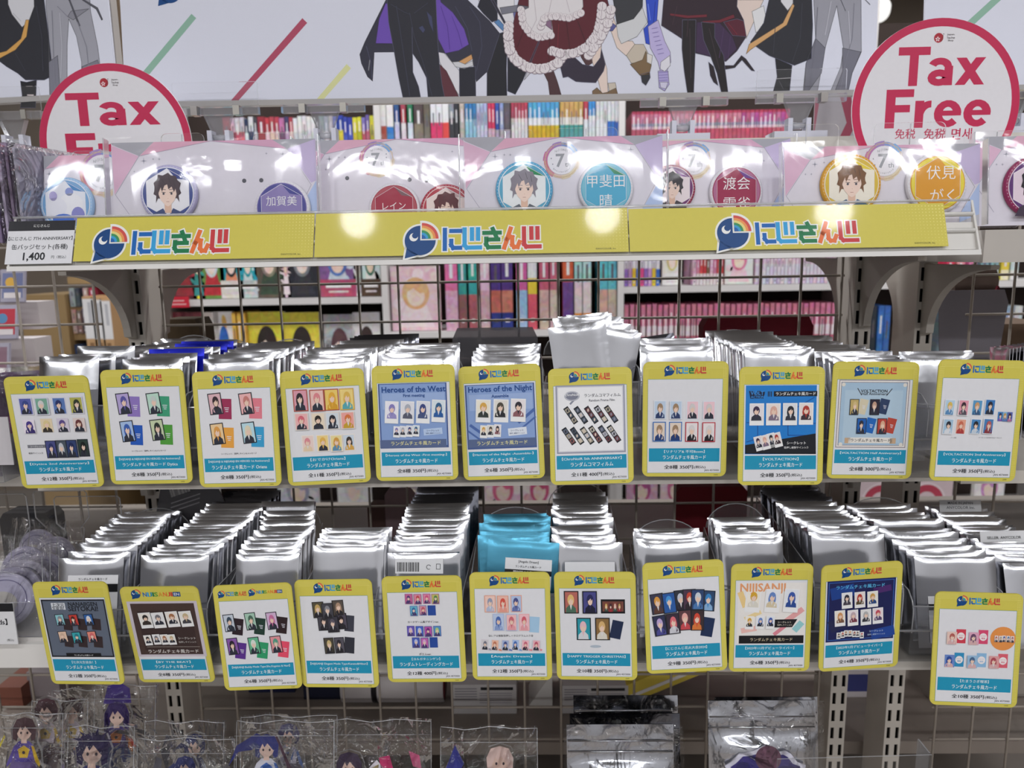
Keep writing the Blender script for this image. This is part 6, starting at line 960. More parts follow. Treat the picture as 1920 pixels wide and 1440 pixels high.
# ================================================================ foil packs standing in clear bins
def pack_mesh(w, h, T, seed, mat, crimp=True):
    rn = random.Random(seed); nx, nz = 14, 24; m = MB()
    ph = [rn.uniform(0, 6.28) for _ in range(6)]; bend = rn.uniform(-.0006, .0006)*T/.0042; tw = rn.uniform(-.0005, .0005)*T/.0042
    def pt(i, k, s):
        a = -1+2*i/nx; b = k/nz; pb = -1+2*b
        puff = (1-abs(a)**7)*(1-abs(pb)**16)
        y = s*(T/2*puff+.00025)+bend*(a*a-.5)+tw*a*pb
        y += .0005*math.sin(3.1*a+ph[0]+4*b)*(1-abs(pb)**4)*T/.0042+.0002*math.sin(6*a+ph[1])
        ex = 1-.012*(1-abs(pb)**2)*(1 if abs(a) > .95 else 0)
        return (a*w/2*ex, y, b*h)
    for s in (-1, 1):
        vs = [pt(i, k, s) for k in range(nz+1) for i in range(nx+1)]
        fs = [(k*(nx+1)+i, k*(nx+1)+i+1, (k+1)*(nx+1)+i+1, (k+1)*(nx+1)+i) for k in range(nz) for i in range(nx)]
        if s > 0: fs = [f[::-1] for f in fs]
        m.mesh(vs, fs, '#ffffff', 0, True)
    def strip(A, B):
        n = len(A); m.mesh(A+B, [(i, i+1, n+i+1, n+i) for i in range(n-1)], '#ffffff', 0)
    strip([pt(i, nz, -1) for i in range(nx+1)], [pt(i, nz, 1) for i in range(nx+1)])
    strip([pt(0, k, 1) for k in range(nz+1)], [pt(0, k, -1) for k in range(nz+1)]); strip([pt(nx, k, -1) for k in range(nz+1)], [pt(nx, k, 1) for k in range(nz+1)])
    # flat seal line across the top
    me = m.build('foil_card_pack', mat); C.objects.unlink(me); d = me.data; bpy.data.objects.remove(me); return d
def sticker(parent, w, x, z, sw, sh, lines, y=-.0031, black=None, barcode=False):
    m = MB().prism([(x-sw/2, z-sh/2), (x+sw/2, z-sh/2), (x+sw/2, z+sh/2), (x-sw/2, z+sh/2)], y, y+.0004, '#e8e8ea')
    if black: m.rect(x, z+black[0], sw, black[1], '#15151a', 2, y)
    for s, zz, ww, col in lines: m.text(s, x, z+zz, ww, col, 4, y, bold=1)
    if barcode:
        rn = random.Random(3); xx = x-sw*.46
        while xx < x+sw*.02:
            bw = rn.choice((.0004, .0007, .001)); m.rect(xx, z-.001, bw, sh*.62, '#1a1a1e', 2, y); xx += bw+rn.choice((.0005, .0008))
        m.line([(x+sw*.2+.0022*math.cos(R(a)), z-.001+.0022*math.sin(R(a))) for a in range(30, 330, 30)], .0005, '#1a1a1e', 3, y)
        m.line([(x+sw*.36, z-.003), (x+sw*.44, z-.003), (x+sw*.44, z+.002), (x+sw*.36, z+.002)], .0005, '#1a1a1e', 3, y, True)
    return m.build('label_sticker', M_print, parent)
random.seed(11)
ZROW = {'upper': at(960, 896, .6985).z, 'lower': at(960, 1246, .6825).z}     # tops of the two pack shelves
def column(row, idx, n, anchors, wpx, mat, lean=9, hp=.094, colour='silver', binn=True, T=.0034, yawj=1.8, jit=.0011, labf=None, mat2=None, skip_front=0):
    """packs of one bin: anchors (centre px, top px, depth) from the front one to the back one"""
    sh = .0165; lean = lean+(4 if row == 'upper' else 7)
    A = [at(a[0], a[1], min(a[2]+sh, .918)) for a in anchors]; hp = min(hp, (min(p.z for p in A)-ZROW[row]-.0052)/math.cos(R(lean-2))); w = wpx/1394*anchors[0][2]*(1.02 if row == 'upper' else 1.075)
    d = [0]
    for i in range(len(A)-1): d.append(d[-1]+(A[i+1]-A[i]).length)
    out = []
    sp = d[-1]/max(1, n-1); lj = min(2.0, math.degrees(sp*.22/hp)); yawj = min(yawj, math.degrees(sp*.3/(w/2))); T = min(T, sp*.62) if n > 1 else T
    vr = [pack_mesh(w, hp, T, 100*idx+k+(7 if row == 'lower' else 0), mat) for k in range(3)]
    vr2 = [pack_mesh(w, hp, T, 100*idx+k+57, mat2) for k in range(2)] if mat2 else None  # rear packs are silver too; their dark reflections are put in the foil colour
    for i in range(n):
        t = d[-1]*(i/(n-1)) if n > 1 else 0; j = 0
        while j < len(A)-2 and t > d[j+1]: j += 1
        p = A[j]+(A[j+1]-A[j])*((t-d[j])/(d[j+1]-d[j])) if n > 1 else A[0]
        lv = R(lean+random.uniform(-lj, lj)); jj = 0 if i == 0 else 1
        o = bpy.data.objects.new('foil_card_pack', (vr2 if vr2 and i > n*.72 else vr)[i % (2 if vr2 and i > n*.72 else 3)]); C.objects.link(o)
        o.location = (p.x+jj*random.uniform(-jit, jit), p.y-math.sin(lv)*hp, p.z-math.cos(lv)*hp+jj*(random.uniform(-.0012, .0012)+(random.uniform(.002, .006) if random.random() < .16 else 0)))
        o.rotation_euler = (-lv, jj*R(random.uniform(-.7, .7)), R(random.uniform(-yawj, yawj)))
        tag(o, '%s foil card pack, %s in the %s bin, %s shelf' % (colour, 'frontmost' if i == 0 else ORD[i]+' from front', ORD[idx-1], row), 'card pack', 'foil card packs in the %s shelf bins' % row)
        out.append(o)
    if binn:
        f, g = out[0].location, out[-1].location; y0 = .6965 if row == 'upper' else .6845; y1 = max(p.y for p in A)+.003
        a = math.atan2(g.x-f.x, max(.02, g.y-f.y)) if abs(g.x-f.x) > .004 else 0
        dv = [o.location.x-f.x-math.tan(a)*(o.location.y-f.y) for o in out]; c = (max(dv)+min(dv))/2
        make_bin(row, idx, f.x+c+math.tan(a)*(y0-f.y), w+(max(dv)-min(dv))+.0085, y0, y1, min(o.location.z for o in out)-.002, colour, a, zf=A[0].z-.094)
    return out
def make_bin(row, idx, x, w, y0, y1, z, colour, a=0, hs=.062, hf=.05, zf=None):
    if zf: k_ = max(-.01, min(.02, zf-z)); hs += k_; hf += k_
    o = empty('pack_bin', (x, y0, z), (0, 0, -a)); dp = (y1-y0)/math.cos(a); m = MB(); t = .0012
    yb = .0035
    m.box(-w/2, w/2, yb, dp, -t, 0, '#ffffff', 0)
    def wall(pts, flip):
        for s in (-1, 1):
            xx = s*w/2; m.face([(xx, a, b) for a, b in pts], '#ffffff', 0)
            m.face([(xx-s*t, a, b) for a, b in pts], '#ffffff', 0)
            m.tube([(xx-s*t/2, a, b) for a, b in pts[1:]], .0007, '#ffffff', 1, 5, False)
    prof = [(yb, 0), (.0028, hf*.45), (.0022, hf*.8), (.0024, hf*.92), (.006, hf+.004), (.016, hf+.011), (.035, hs), (dp*.6, hs+.002), (dp, hs+.002), (dp, 0)]
    wall(prof, 0)
    fr = [(yb, 0), (.0028, hf*.45), (.0022, hf*.8), (.0018, hf)]
    for (a, b), (c, d) in zip(fr[:-1], fr[1:]):
        m.face([(-w/2, a, b), (w/2, a, b), (w/2, c, d), (-w/2, c, d)], '#ffffff', 0); m.face([(-w/2, a+t, b), (w/2, a+t, b), (w/2, c+t, d), (-w/2, c+t, d)], '#ffffff', 0)
    m.tube([(-w/2, .003, hf), (w/2, .003, hf)], .0008, '#ffffff', 1, 5)
    m.build('bin_body', [M_bin, M_edge], o)
    arc = [(w*.46*math.cos(R(180-180*k/14)), dp, hs+.002+.03*math.sin(R(180*k/14))) for k in range(15)]
    m = MB(); m.face(arc, '#ffffff', 0); m.tube(arc, .0007, '#ffffff', 1, 5, False); m.build('back_plate', [M_bin, M_edge], o)
    tag(o, 'clear plastic bin of %s packs, %s from the left on the %s shelf' % (colour, ORD[idx-1], row), 'bin', 'clear bins on the %s shelf' % row)
U_ = 'upper'; Lw = 'lower'
column(U_, 1, 11, [(130, 668, .71), (240, 655, .77), (345, 640, .90)], 116, M_silver)
c2 = column(U_, 2, 12, [(287, 673, .71), (300, 668, .725), (320, 660, .745), (375, 648, .80), (428, 642, .88)], 116, M_silver)
for i in (3, 6, 7):
    c2[i].data = pack_mesh(.0595, .094, .0028, 900+i, M_blue); o = c2[i]; lb = o['label']
    MBT = MB().text('[Dytica]', 0, .0885, .017, '#c8ccf0', 2, -.0008, bold=1, rot=math.pi); MBT.build('print', M_print, o); tag(o, lb.replace('silver', 'royal blue'), 'card pack', 'foil card packs in the upper shelf bins')
    o.location.z += .003
column(U_, 3, 12, [(444, 672, .71), (478, 657, .76), (540, 640, .88)], 126, M_silver)
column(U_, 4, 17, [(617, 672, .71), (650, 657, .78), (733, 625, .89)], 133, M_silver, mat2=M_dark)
column(U_, 5, 9, [(784, 662, .71), (800, 645, .78)], 136, M_silver)
column(U_, 6, 5, [(946, 668, .71), (950, 657, .74), (956, 645, .77)], 127, M_silver)
column(U_, 8, 6, [(1268, 650, .71), (1262, 640, .76)], 134, M_silver)
column(U_, 9, 19, [(1462, 655, .71), (1420, 640, .79), (1376, 625, .90)], 131, M_silver)
column(U_, 10, 17, [(1640, 674, .71), (1565, 655, .80), (1490, 632, .90)], 136, M_silver)
c11 = column(U_, 11, 3, [(1757, 664, .72), (1752, 660, .735)], 138, M_silver)
# untidy bin: packs tilted every way
V7 = [pack_mesh(.056, .102, .003, 700+k, M_silver) for k in range(3)]
for i, (cx, ty, Y, rl) in enumerate([(1080, 606, .706, 5), (1150, 612, .716, -7), (1092, 596, .722, 3), (1130, 600, .728, -5), (1088, 590, .737, 4), (1115, 592, .744, -2), (1148, 604, .752, -9), (1098, 590, .76, 2), (1120, 594, .77, -3)]):
    p = at(cx, ty, Y+.012); o = bpy.data.objects.new('foil_card_pack', V7[i % 3]); C.objects.link(o); lv = R(8+i % 3)
    hp = .102; rl = R(-1.5*rl)
    o.location = (p.x-math.sin(rl)*hp, p.y-math.sin(lv)*hp, p.z-math.cos(lv)*hp); o.rotation_euler = (-lv, rl, R(random.uniform(-4, 4)))
    tag(o, 'silver foil card pack leaning %s, %s in the untidy seventh upper bin' % ('right' if rl > 0 else 'left', 'frontmost' if i == 0 else ORD[i]+' from front'), 'card pack', 'foil card packs in the upper shelf bins')
p = at(1100, 680, .71); make_bin(U_, 7, p.x+.004, .094, .6965, .80, at(1100, 606, .706).z-.106, 'tilted silver')
p = at(1232, 628, .80); o = bpy.data.objects.new('foil_card_pack', pack_mesh(.062, .094, .003, 77, M_dark)); C.objects.link(o); o.location = (p.x, p.y-.015, p.z-.094); o.rotation_euler = (R(-9), R(-8), 0)
tag(o, 'darker foil card pack tilted behind the eighth bin of the upper shelf', 'card pack', 'foil card packs in the upper shelf bins')
Vf = [pack_mesh(.062, .094, .002, 800+k, M_silver) for k in range(2)]
for i in range(8):
    p = at(1868+i*7.5, 656-i*1.2, .735+.004*i); o = bpy.data.objects.new('foil_card_pack', Vf[i % 2]); C.objects.link(o)
    o.location = (p.x+.012, p.y+.01, p.z-.094); o.rotation_euler = (0, R(5), R(74-i)); tag(o, 'silver foil card pack filed edge-on, right end of upper shelf, %s from left' % ORD[i], 'card pack', 'foil card packs in the upper shelf bins')
# lower shelf
l1 = column(Lw, 1, 16, [(172, 1046, .70), (221, 1009, .74), (256, 975, .79), (290, 958, .85)], 125, M_silver)
sticker(l1[0], 0, .004, .052, .052, .05, [('ランダムチェキ風カード', .021, .03, INK), ('¥350', -.004, .02, INK)], black=(.012, .008))
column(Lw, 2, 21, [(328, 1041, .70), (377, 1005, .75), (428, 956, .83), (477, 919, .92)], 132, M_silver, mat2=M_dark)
l3 = column(Lw, 3, 14, [(503, 1039, .70), (517, 1009, .74), (540, 984, .80), (542, 941, .86)], 120, M_silver)
column(Lw, 4, 7, [(654, 1022, .705), (672, 988, .75)], 134, M_silver)
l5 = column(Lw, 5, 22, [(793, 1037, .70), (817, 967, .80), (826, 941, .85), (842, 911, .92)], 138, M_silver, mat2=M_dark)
sticker(l5[0], 0, -.004, .0815, .049, .015, [], barcode=True)
l6 = column(Lw, 6, 12, [(970, 1014, .70), (962, 1000, .72), (966, 962, .80)], 134, M_teal, colour='light blue', jit=.003)
l6[0].rotation_euler.y += R(4)
sticker(l6[0], 0, .006, .062, .047, .03, [('[Angelic Dream]', .0115, .02, INK), ('ランダムチェキ風カード', .007, .026, INK), ('開封前のお取り扱い', .0013, .03, '#e8e8ea')], black=(.0013, .005))
l7 = column(Lw, 7, 14, [(1104, 1017, .70), (1095, 1008, .72), (1090, 970, .79), (1088, 923, .90)], 124, M_silver, jit=.0025)
sticker(l7[0], 0, 0, .06, .05, .03, [])
column(Lw, 8, 6, [(1261, 1015, .70), (1247, 990, .76)], 132, M_silver)
column(Lw, 9, 11, [(1410, 1007, .70), (1376, 968, .80)], 114, M_silver)
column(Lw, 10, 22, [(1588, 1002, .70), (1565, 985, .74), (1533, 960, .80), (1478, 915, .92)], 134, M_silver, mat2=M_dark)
l11 = column(Lw, 11, 12, [(1788, 1044, .69), (1775, 1034, .705), (1727, 998, .755), (1690, 972, .81), (1648, 947, .87)], 148, M_silver)
sticker(l11[0], 0, 0, .028, .058, .045, [], black=(.012, .006))
l12 = column(Lw, 12, 15, [(1945, 1056, .695), (1895, 1020, .73), (1855, 992, .78), (1826, 977, .82), (1805, 957, .86), (1785, 949, .88)], 128, M_silver, binn=False)
sticker(l12[4], 0, 0, .075, .05, .03, [('SELLER: ANYCOLOR', .008, .036, INK), ('MADE IN JAPAN', .002, .03, INK)])
sticker(l12[-2], 0, .0, .085, .05, .016, [('MADE IN JAPAN', .004, .03, '#55555c'), ('ANYCOLOR Inc.', -.001, .034, '#55555c')])

# ================================================================ the pack shelves
def pshelf(name, pyf, Yf, xa, xb, label, px=960):
    z = at(px, pyf, Yf).z; t = empty(name, ((xa+xb)/2, Yf, z)); hw = (xb-xa)/2
    MB().box(-hw, hw, .004, .915-Yf, -.0075, -.001, '#c4beb6').build('shelf_board', M_paint, t)
    MB().box(-hw, hw, .0, .004, -.0080, .001, '#d2cdc6').build('front_edge', M_paint, t)
    m = MB(); m.box(-hw, hw, -.0012, .0, -.004, .034, '#ffffff', 0); m.tube([(-hw, -.0006, .034), (hw, -.0006, .034)], .0012, '#ffffff', 1, 6); m.build('clear_lip', [M_acryl, M_edge], t)
    tag(t, label, 'shelf'); return z
XA, XB = CXS-.45, CXS+.45
zs1 = pshelf('shelf', 896, .6985, XA, XB, 'metal shelf carrying the upper row of bins')
zs2 = pshelf('shelf', 1246, .6825, XA, XB, 'metal shelf carrying the lower row of bins')
bracket(XL-.004, True, 'bracket under the upper shelf of bins at left', zs1-.015, .13, .07); bracket(XR, True, 'bracket under the upper shelf of bins at right', zs1-.015, .13, .07)
bracket(XL-.004, True, 'bracket under the lower shelf of bins at left', zs2-.015, .13, .05); bracket(XR, True, 'bracket under the lower shelf of bins at right', zs2-.015, .13, .05)
t = empty('shelf', (.72, .80, zs1)); MB().box(XB+.006-.72, .2, -.095, .11, -.013, 0, '#c4beb6').build('shelf_board', M_paint, t); tag(t, 'metal shelf at the right edge level with the upper bins', 'shelf')
t = empty('shelf', (-.72, .80, zs1)); MB().box(-.2, XA-.006+.72, -.07, .11, -.013, 0, '#c4beb6').build('shelf_board', M_paint, t); tag(t, 'metal shelf at the left edge level with the upper bins', 'shelf')
# ================================================================ bottom row: bagged acrylic figures and silver zip bags
zs3 = at(960, 1600, .69).z
t = empty('shelf', (CXS, .69, zs3)); MB().box(-.6, at(1545, 1440, .70).x-CXS, .0, .11, -.013, 0, '#c4beb6').build('shelf_board', M_paint, t); tag(t, 'metal shelf at the bottom carrying bagged figures', 'shelf')
def acrylic_figure(px, py, hpx, Y, hair, top, accent, skirt, label, bag, prop=None, lean=14, roll=0, hair2=None, kind=0):
    """bag: (x0, x1, ytop) on the photo; head centre at (px, py), head height hpx"""
    lv = R(lean); c = at(px, py, Y); b0 = at(bag[0], bag[2], Y); b1 = at(bag[1], bag[2], Y); s = hpx/1394*Y*1.1
    hb = (b0.z+b1.z)/2-zs3-.0015; cx = (b0.x+b1.x)/2
    o = empty('bagged_figure', (cx, Y-math.tan(lv)*hb, zs3+.001), (-lv, 0, R(roll)))
    L = hb/math.cos(lv); x = c.x-cx; z = (c.z-zs3)/math.cos(lv)
    # clear acrylic plate cut round the drawing
    body = [(x+s*a, z+s*b) for a, b in [(-.75, -3.4), (.75, -3.4), (.95, -1.9), (.85, -1.0), (.62, -.55), (.72, .1), (.5, .6), (0, .75), (-.5, .6), (-.72, .1), (-.62, -.55), (-.85, -1.0), (-.95, -1.9)]]
    body = [(a, max(b, .002)) for a, b in body]
    m = MB().prism(body, -.0015, .0015, '#ffffff', 0, None, 1); m.build('acrylic_plate', [M_acryl, M_edge], o)
    m = MB(); y = -.0018; q = lambda pts: [(x+s*a, max(z+s*b, .0025)) for a, b in pts]
    m.P(q([(-.55, -3.2), (.55, -3.2), (.75, -1.9), (.5, -1.2), (-.5, -1.2), (-.75, -1.9)]), skirt, 1, y)
    m.P(q([(-.42, -1.5), (.42, -1.5), (.5, -.75), (.25, -.5), (-.25, -.5), (-.5, -.75)]), top, 2, y)
    m.P(q([(-.5, -.75), (-.36, -.7), (-.6, -1.5), (-.82, -1.75), (-.85, -1.6)]), top, 3, y); m.P(q([(.5, -.75), (.36, -.7), (.6, -1.5), (.82, -1.75), (.85, -1.6)]), accent, 3, y)
    m.P(q([(-.2, -1.3), (.2, -1.3), (.3, -.9), (0, -.7), (-.3, -.9)]), accent, 4, y); m.ell(x, z-1.05*s, .16*s, .16*s, '#3a3034', 5, y, 12)
    m.P(q([(-.15, -.6), (.15, -.6), (.12, -.3), (-.12, -.3)]), '#e4c4b4', 4, y)
    if kind == 1: m.P(q([(-.6, -1.9), (-.62, .1), (.62, .1), (.6, -1.9), (.42, -2.0), (.4, -.3), (-.4, -.3), (-.42, -2.0)]), hair2 or hair, 3, y)
    m.P(q([(-.56, -.4), (-.6, .15), (-.4, .55), (0, .66), (.4, .55), (.6, .15), (.56, -.42), (.36, -.5), (.3, -.2), (-.3, -.2), (-.36, -.5)]), hair, 3, y)
    m.ell(x, z-.05*s, .74*s, .78*s, '#d6b8aa', 5, y, 22)
    for e in (-.16, .16): m.ell(x+e*s, z-.1*s, .1*s, .13*s, '#3a3038', 6, y, 10)
    m.P(q([(-.46, -.15), (-.34, -.1), (-.2, .2), (-.1, .02), (.04, .22), (.2, .04), (.34, -.12), (.46, -.12), (.48, .3), (.2, .58), (-.2, .58), (-.48, .3)]), hair, 7, y)
    if kind == 2:
        for a in range(20, 170, 25): m.P([(x+s*.4*math.cos(R(a-14)), z+s*(.15+.4*math.sin(R(a-14)))), (x+s*.4*math.cos(R(a+14)), z+s*(.15+.4*math.sin(R(a+14)))), (x+s*.86*math.cos(R(a+6)), z+s*(.1+.75*math.sin(R(a+6))))], hair, 2, y)
    for pts, c2 in (prop or []): m.P(q(pts), c2, 1.5, y)
    m.build('printed_figure', M_gloss, o)
    w = b1.x-b0.x; n = 8; m = MB(); rn = random.Random(int(px))
    def pt(i, k, yy): return (-w/2+w*i/n, yy+.002*math.sin(i*1.7+k*2.3+px)*(1 if 0 < i < n else .2), L*k/8+(.0012*math.sin(i*1.3+px) if k == 8 else 0))
    for yy, f in ((-.0065, 1), (.0065, -1)):
        vs = [pt(i, k, yy) for k in range(9) for i in range(n+1)]
        fs = [(k*(n+1)+i, k*(n+1)+i+1, (k+1)*(n+1)+i+1, (k+1)*(n+1)+i)[::f] for k in range(8) for i in range(n)]
        m.mesh(vs, fs, '#ffffff', 0, True)
    m.tube([pt(i, 8, 0) for i in range(n+1)], .0004, '#ffffff', 1, 5); m.tube([(-w/2, 0, L*k/8) for k in range(9)], .00032, '#ffffff', 1, 5); m.tube([(w/2, 0, L*k/8) for k in range(9)], .00032, '#ffffff', 1, 5)
    m.tube([(-w/2, -.006, L-.012), (w/2, -.006, L-.012)], .0003, '#ffffff', 1, 5)
    m.build('clear_bag', [M_film, M_edge], o)
    return tag(o, label, 'bagged figure', 'bagged acrylic figures on the bottom shelf')
acrylic_figure(142, 1328, 38, .745, '#452e34', '#c8bcc8', '#c8a838', '#4a3a44', 'clear bag with brown-haired acrylic figure, rearmost of the three alike at left', (98, 205, 1292), hair2='#452e34')
acrylic_figure(92, 1332, 38, .722, '#452e34', '#c0b4c0', '#b89a3c', '#5a4a50', 'clear bag with brown-haired acrylic figure, middle one of the three alike at left', (60, 165, 1312))
acrylic_figure(53, 1366, 38, .70, '#452e34', '#5a4a98', '#d4b030', '#6a5a8c', 'clear bag with brown-haired acrylic figure in violet and yellow, nearest of three at left', (-6, 118, 1338), prop=[([(-1.45, -1.1), (-1.35, -1.1), (-.95, -.3), (-1.02, -.2)], '#c8b830')])
acrylic_figure(228, 1334, 38, .735, '#38285e', '#4a3a78', '#c0702c', '#2f3c70', 'clear bag with long violet-haired acrylic figure in red and gold', (178, 292, 1285), kind=1, prop=[([(-1.0, -1.5), (-.6, -.8), (-.4, -1.4)], '#b04a3a'), ([(1.0, -1.5), (.6, -.8), (.4, -1.4)], '#b04a3a'), ([(-.7, .55), (.7, .6), (.6, 1.3), (.1, 1.6), (-.5, 1.4)], '#43307c')])
acrylic_figure(181, 1402, 52, .69, '#241c44', '#1f2458', '#3a3a68', '#1c1c3c', 'clear bag with spiky dark-blue-haired acrylic figure', (128, 252, 1362), kind=2)
acrylic_figure(371, 1392, 34, .72, '#232858', '#4a4c78', '#8a8ca0', '#2a2c50', 'clear bag with navy hat acrylic figure, the rear one of two', (272, 420, 1353), prop=[([(-1.2, -.2), (-.6, .3), (-.5, -.1)], '#232858'), ([(-1.9, -.3), (-1.6, .6), (-1.3, .5), (-1.5, -1.5)], '#4c4a54')])
acrylic_figure(354, 1432, 34, .695, '#2a2f60', '#5a5c88', '#9a9cb0', '#2a2c50', 'clear bag with navy hat acrylic figure, the front one of two', (258, 440, 1385), prop=[([(-1.2, -.2), (-.6, .3), (-.5, -.1)], '#2a2f60'), ([(-1.9, -.3), (-1.6, .6), (-1.3, .5), (-1.5, -1.5)], '#5c5a64')])
acrylic_figure(545, 1374, 34, .715, '#3a3660', '#b8b4c8', '#5a78b8', '#4a4458', 'clear bag with blue-haired acrylic figure, the rear one of two', (452, 632, 1342))
acrylic_figure(505, 1395, 38, .69, '#2a3070', '#d0d0dc', '#3f6ab8', '#3a3440', 'clear bag with blue-haired acrylic figure carrying a dark bird shape, front of two', (444, 626, 1352), prop=[([(-1.9, -.9), (-1.5, .1), (-.5, .7), (-.2, .55), (-.7, -.1), (-1.4, -.2)], '#262a66'), ([(.4, .6), (.5, .62), (1.35, -1.2), (1.2, -1.3)], '#4a3040')])
acrylic_figure(660, 1424, 40, .70, '#3a2c44', '#e4e0e0', '#c8387a', '#e0dce0', 'clear bag with white-robed acrylic figure and pink flowers', (627, 808, 1350), prop=[([(1.4, .4), (1.9, .5), (2.3, -.9), (1.9, -1.2), (1.6, -.6)], '#c02a68'), ([(2.8, .7), (3.3, .5), (3.4, -.1), (3.0, .0)], '#c85a84'), ([(.5, -.5), (1.3, .3), (2.6, -1.2), (3.2, -2.4), (.6, -2.2)], '#dad6de'), ([(1.0, -.1), (1.4, .1), (1.3, -.8), (1.0, -.9)], '#d8c060')])
acrylic_figure(938, 1418, 42, .695, '#d8bcb4', '#ece4e6', '#c8486a', '#e8dfe2', 'clear bag with pale-haired acrylic figure holding a blue bell', (826, 1007, 1364), prop=[([(-2.5, -.5), (-2.0, .7), (-1.6, -.1), (-1.9, -.6)], '#2a2f88'), ([(-1.9, -.6), (-1.6, -.2), (-1.1, -.9), (-1.3, -1.3)], '#4a4458'), ([(-1.2, -1.6), (-.3, -.6), (.2, -1.6), (-.4, -2.2)], '#e4dce0')])
def zipbag(x0, x1, yt, Y, label, mat, accent=None, lean=10, yaw=0, big=False):
    lv = R(lean); a = at(x0, yt, Y); b = at(x1, yt, Y); w = b.x-a.x; hb = (a.z+b.z)/2-zs3-.0015; L = hb/math.cos(lv); cx = (a.x+b.x)/2
    o = empty('zip_bag', (cx, Y-math.tan(lv)*hb, zs3+.001), (-lv, 0, R(yaw))); n, nz = 22, 30
    def pt(i, k, s):
        u = i/n; v = k/nz; e = min(u, 1-u)*w; t_ = (1-v)*L
        puff = min(1, e/.016)**.6*(1 if t_ > .034 else 0)*min(1, max(0, (t_-.034)/.012))
        rid = sum(.0011*math.exp(-((t_-c)/.0014)**2) for c in (.0165, .0215, .0275))
        yy = s*(.0006+.006*puff*(1+.3*math.sin(9*u+5*v+x0))+(rid if s < 0 else 0))
        if t_ < .016: yy += .0014*math.sin(u*17+x0)*min(1, t_/.01)
        return (-w/2+w*u, yy, L*v)
    m = MB()
    for s in (-1, 1):
        vs = [pt(i, k, s) for k in range(nz+1) for i in range(n+1)]
        m.mesh(vs, [(k*(n+1)+i, k*(n+1)+i+1, (k+1)*(n+1)+i+1, (k+1)*(n+1)+i)[::-s] for k in range(nz) for i in range(n)], '#ffffff', 0, True)
    m.build('foil_back', mat, o)
    for c in (.0165, .0275): MB().tube([(-w/2+.001, -.0016, L-c), (w/2-.001, -.0016, L-c)], .0009, '#ffffff', 0, 6).build('zip_ridge', M_crinkle, o)
    if accent:
        m = MB(); zc = L-.062
        out = [(w*.36*math.cos(R(k*15))*(1+.08*math.sin(k*1.9)), zc+.024*math.sin(R(k*15))*(1+.15*math.sin(k*2.3))) for k in range(24)]
        m.prism([(p[0], p[1]-.008) for p in out], -.0098, -.0085, '#d8d6e2'); inn = [(p[0]*.86, (p[1]-zc)*.84+zc-.008) for p in out]; m.P(inn, accent[0], 1, -.0098)
        m.ell(w*.03, zc+.006, w*.24, w*.24, accent[1], 2, -.0098, 20); m.ell(-w*.2, zc-.004, w*.14, w*.12, accent[2], 3, -.0098, 14); m.ell(w*.2, zc-.006, w*.2, w*.08, accent[2], 3, -.0098, 14)
        m.build('acrylic_charm', M_gloss, o)
    m = MB(); vs = [(-w/2-.003+(w+.006)*i/n, -.011+.0015*math.sin(i*1.3+k*.9), L*k/nz*(1.004)) for k in range(nz+1) for i in range(n+1)]
    m.mesh(vs, [(k*(n+1)+i, k*(n+1)+i+1, (k+1)*(n+1)+i+1, (k+1)*(n+1)+i) for k in range(nz) for i in range(n)], '#ffffff', 0, True); m.build('clear_front', [M_film], o)
    return tag(o, label, 'zip bag', 'silver zip bags on the bottom shelf')
zipbag(1075, 1270, 1303, .765, 'silver zip bag at the back of the left bunch, its top dark', M_crinkle)
zipbag(1068, 1274, 1337, .742, 'silver zip bag in the middle of the left bunch', M_dark)
zipbag(1062, 1262, 1357, .70, 'silver zip bag at the front of the left bunch with pale charm inside', M_crinkle, ('#c8c4d8', '#a87888', '#8a88b8'))
zipbag(1340, 1532, 1306, .735, 'silver zip bag at the back of the right bunch', M_crinkle)
zipbag(1327, 1528, 1312, .715, 'silver zip bag at the front of the right bunch with dark violet charm inside', M_crinkle, ('#3c3478', '#6a4a5a', '#2c2860'))
# clear tray edge at the bottom right
a = at(1458, 1424, .665); b = at(1748, 1416, .665)
m = MB().prism([(a.x, zs3), (b.x, zs3), (b.x, b.z), (a.x, a.z)], .665, .6665, '#ffffff', 0, None, 1); m.prism([(b.x-.0015, zs3), (b.x, zs3), (b.x, b.z), (b.x-.0015, b.z)], .668, .69, '#ffffff', 0, None, 1)
tag(m.build('clear_tray', [M_acryl, M_edge]), 'clear plastic tray edge at the bottom, right of the silver zip bags', 'tray')

# ================================================================ goods on the far side of the grid, low down
zf1 = at(960, 1392, .99).z
for k, (z, lb) in enumerate(((zf1, 'taupe shelf on the far side, behind the lower bins'), (zf1-.22, 'lowest taupe shelf on the far side of the grid'))):
    t = empty('shelf', (0, 1.2, z)); MB().box(-.85, .95, -.21, .25, -.02, 0, '#857b73').build('shelf_board', M_paint, t); tag(t, lb, 'shelf')
t = empty('shelf_backing', (0, 1.46, zf1-.5)); MB().box(-.9, 1.0, 0, .012, -.3, .62, '#675f59').build('panel', M_plain, t)
MB().box(-.9, 1.0, -.004, 0, .56, .62, '#7c746e').build('rail', M_paint, t)
tag(t, 'dark taupe panel closing the far side behind the lower goods', 'panel')
def onfar(px, Y): return Vector((at(px, 1340, Y).x, Y, zf1))
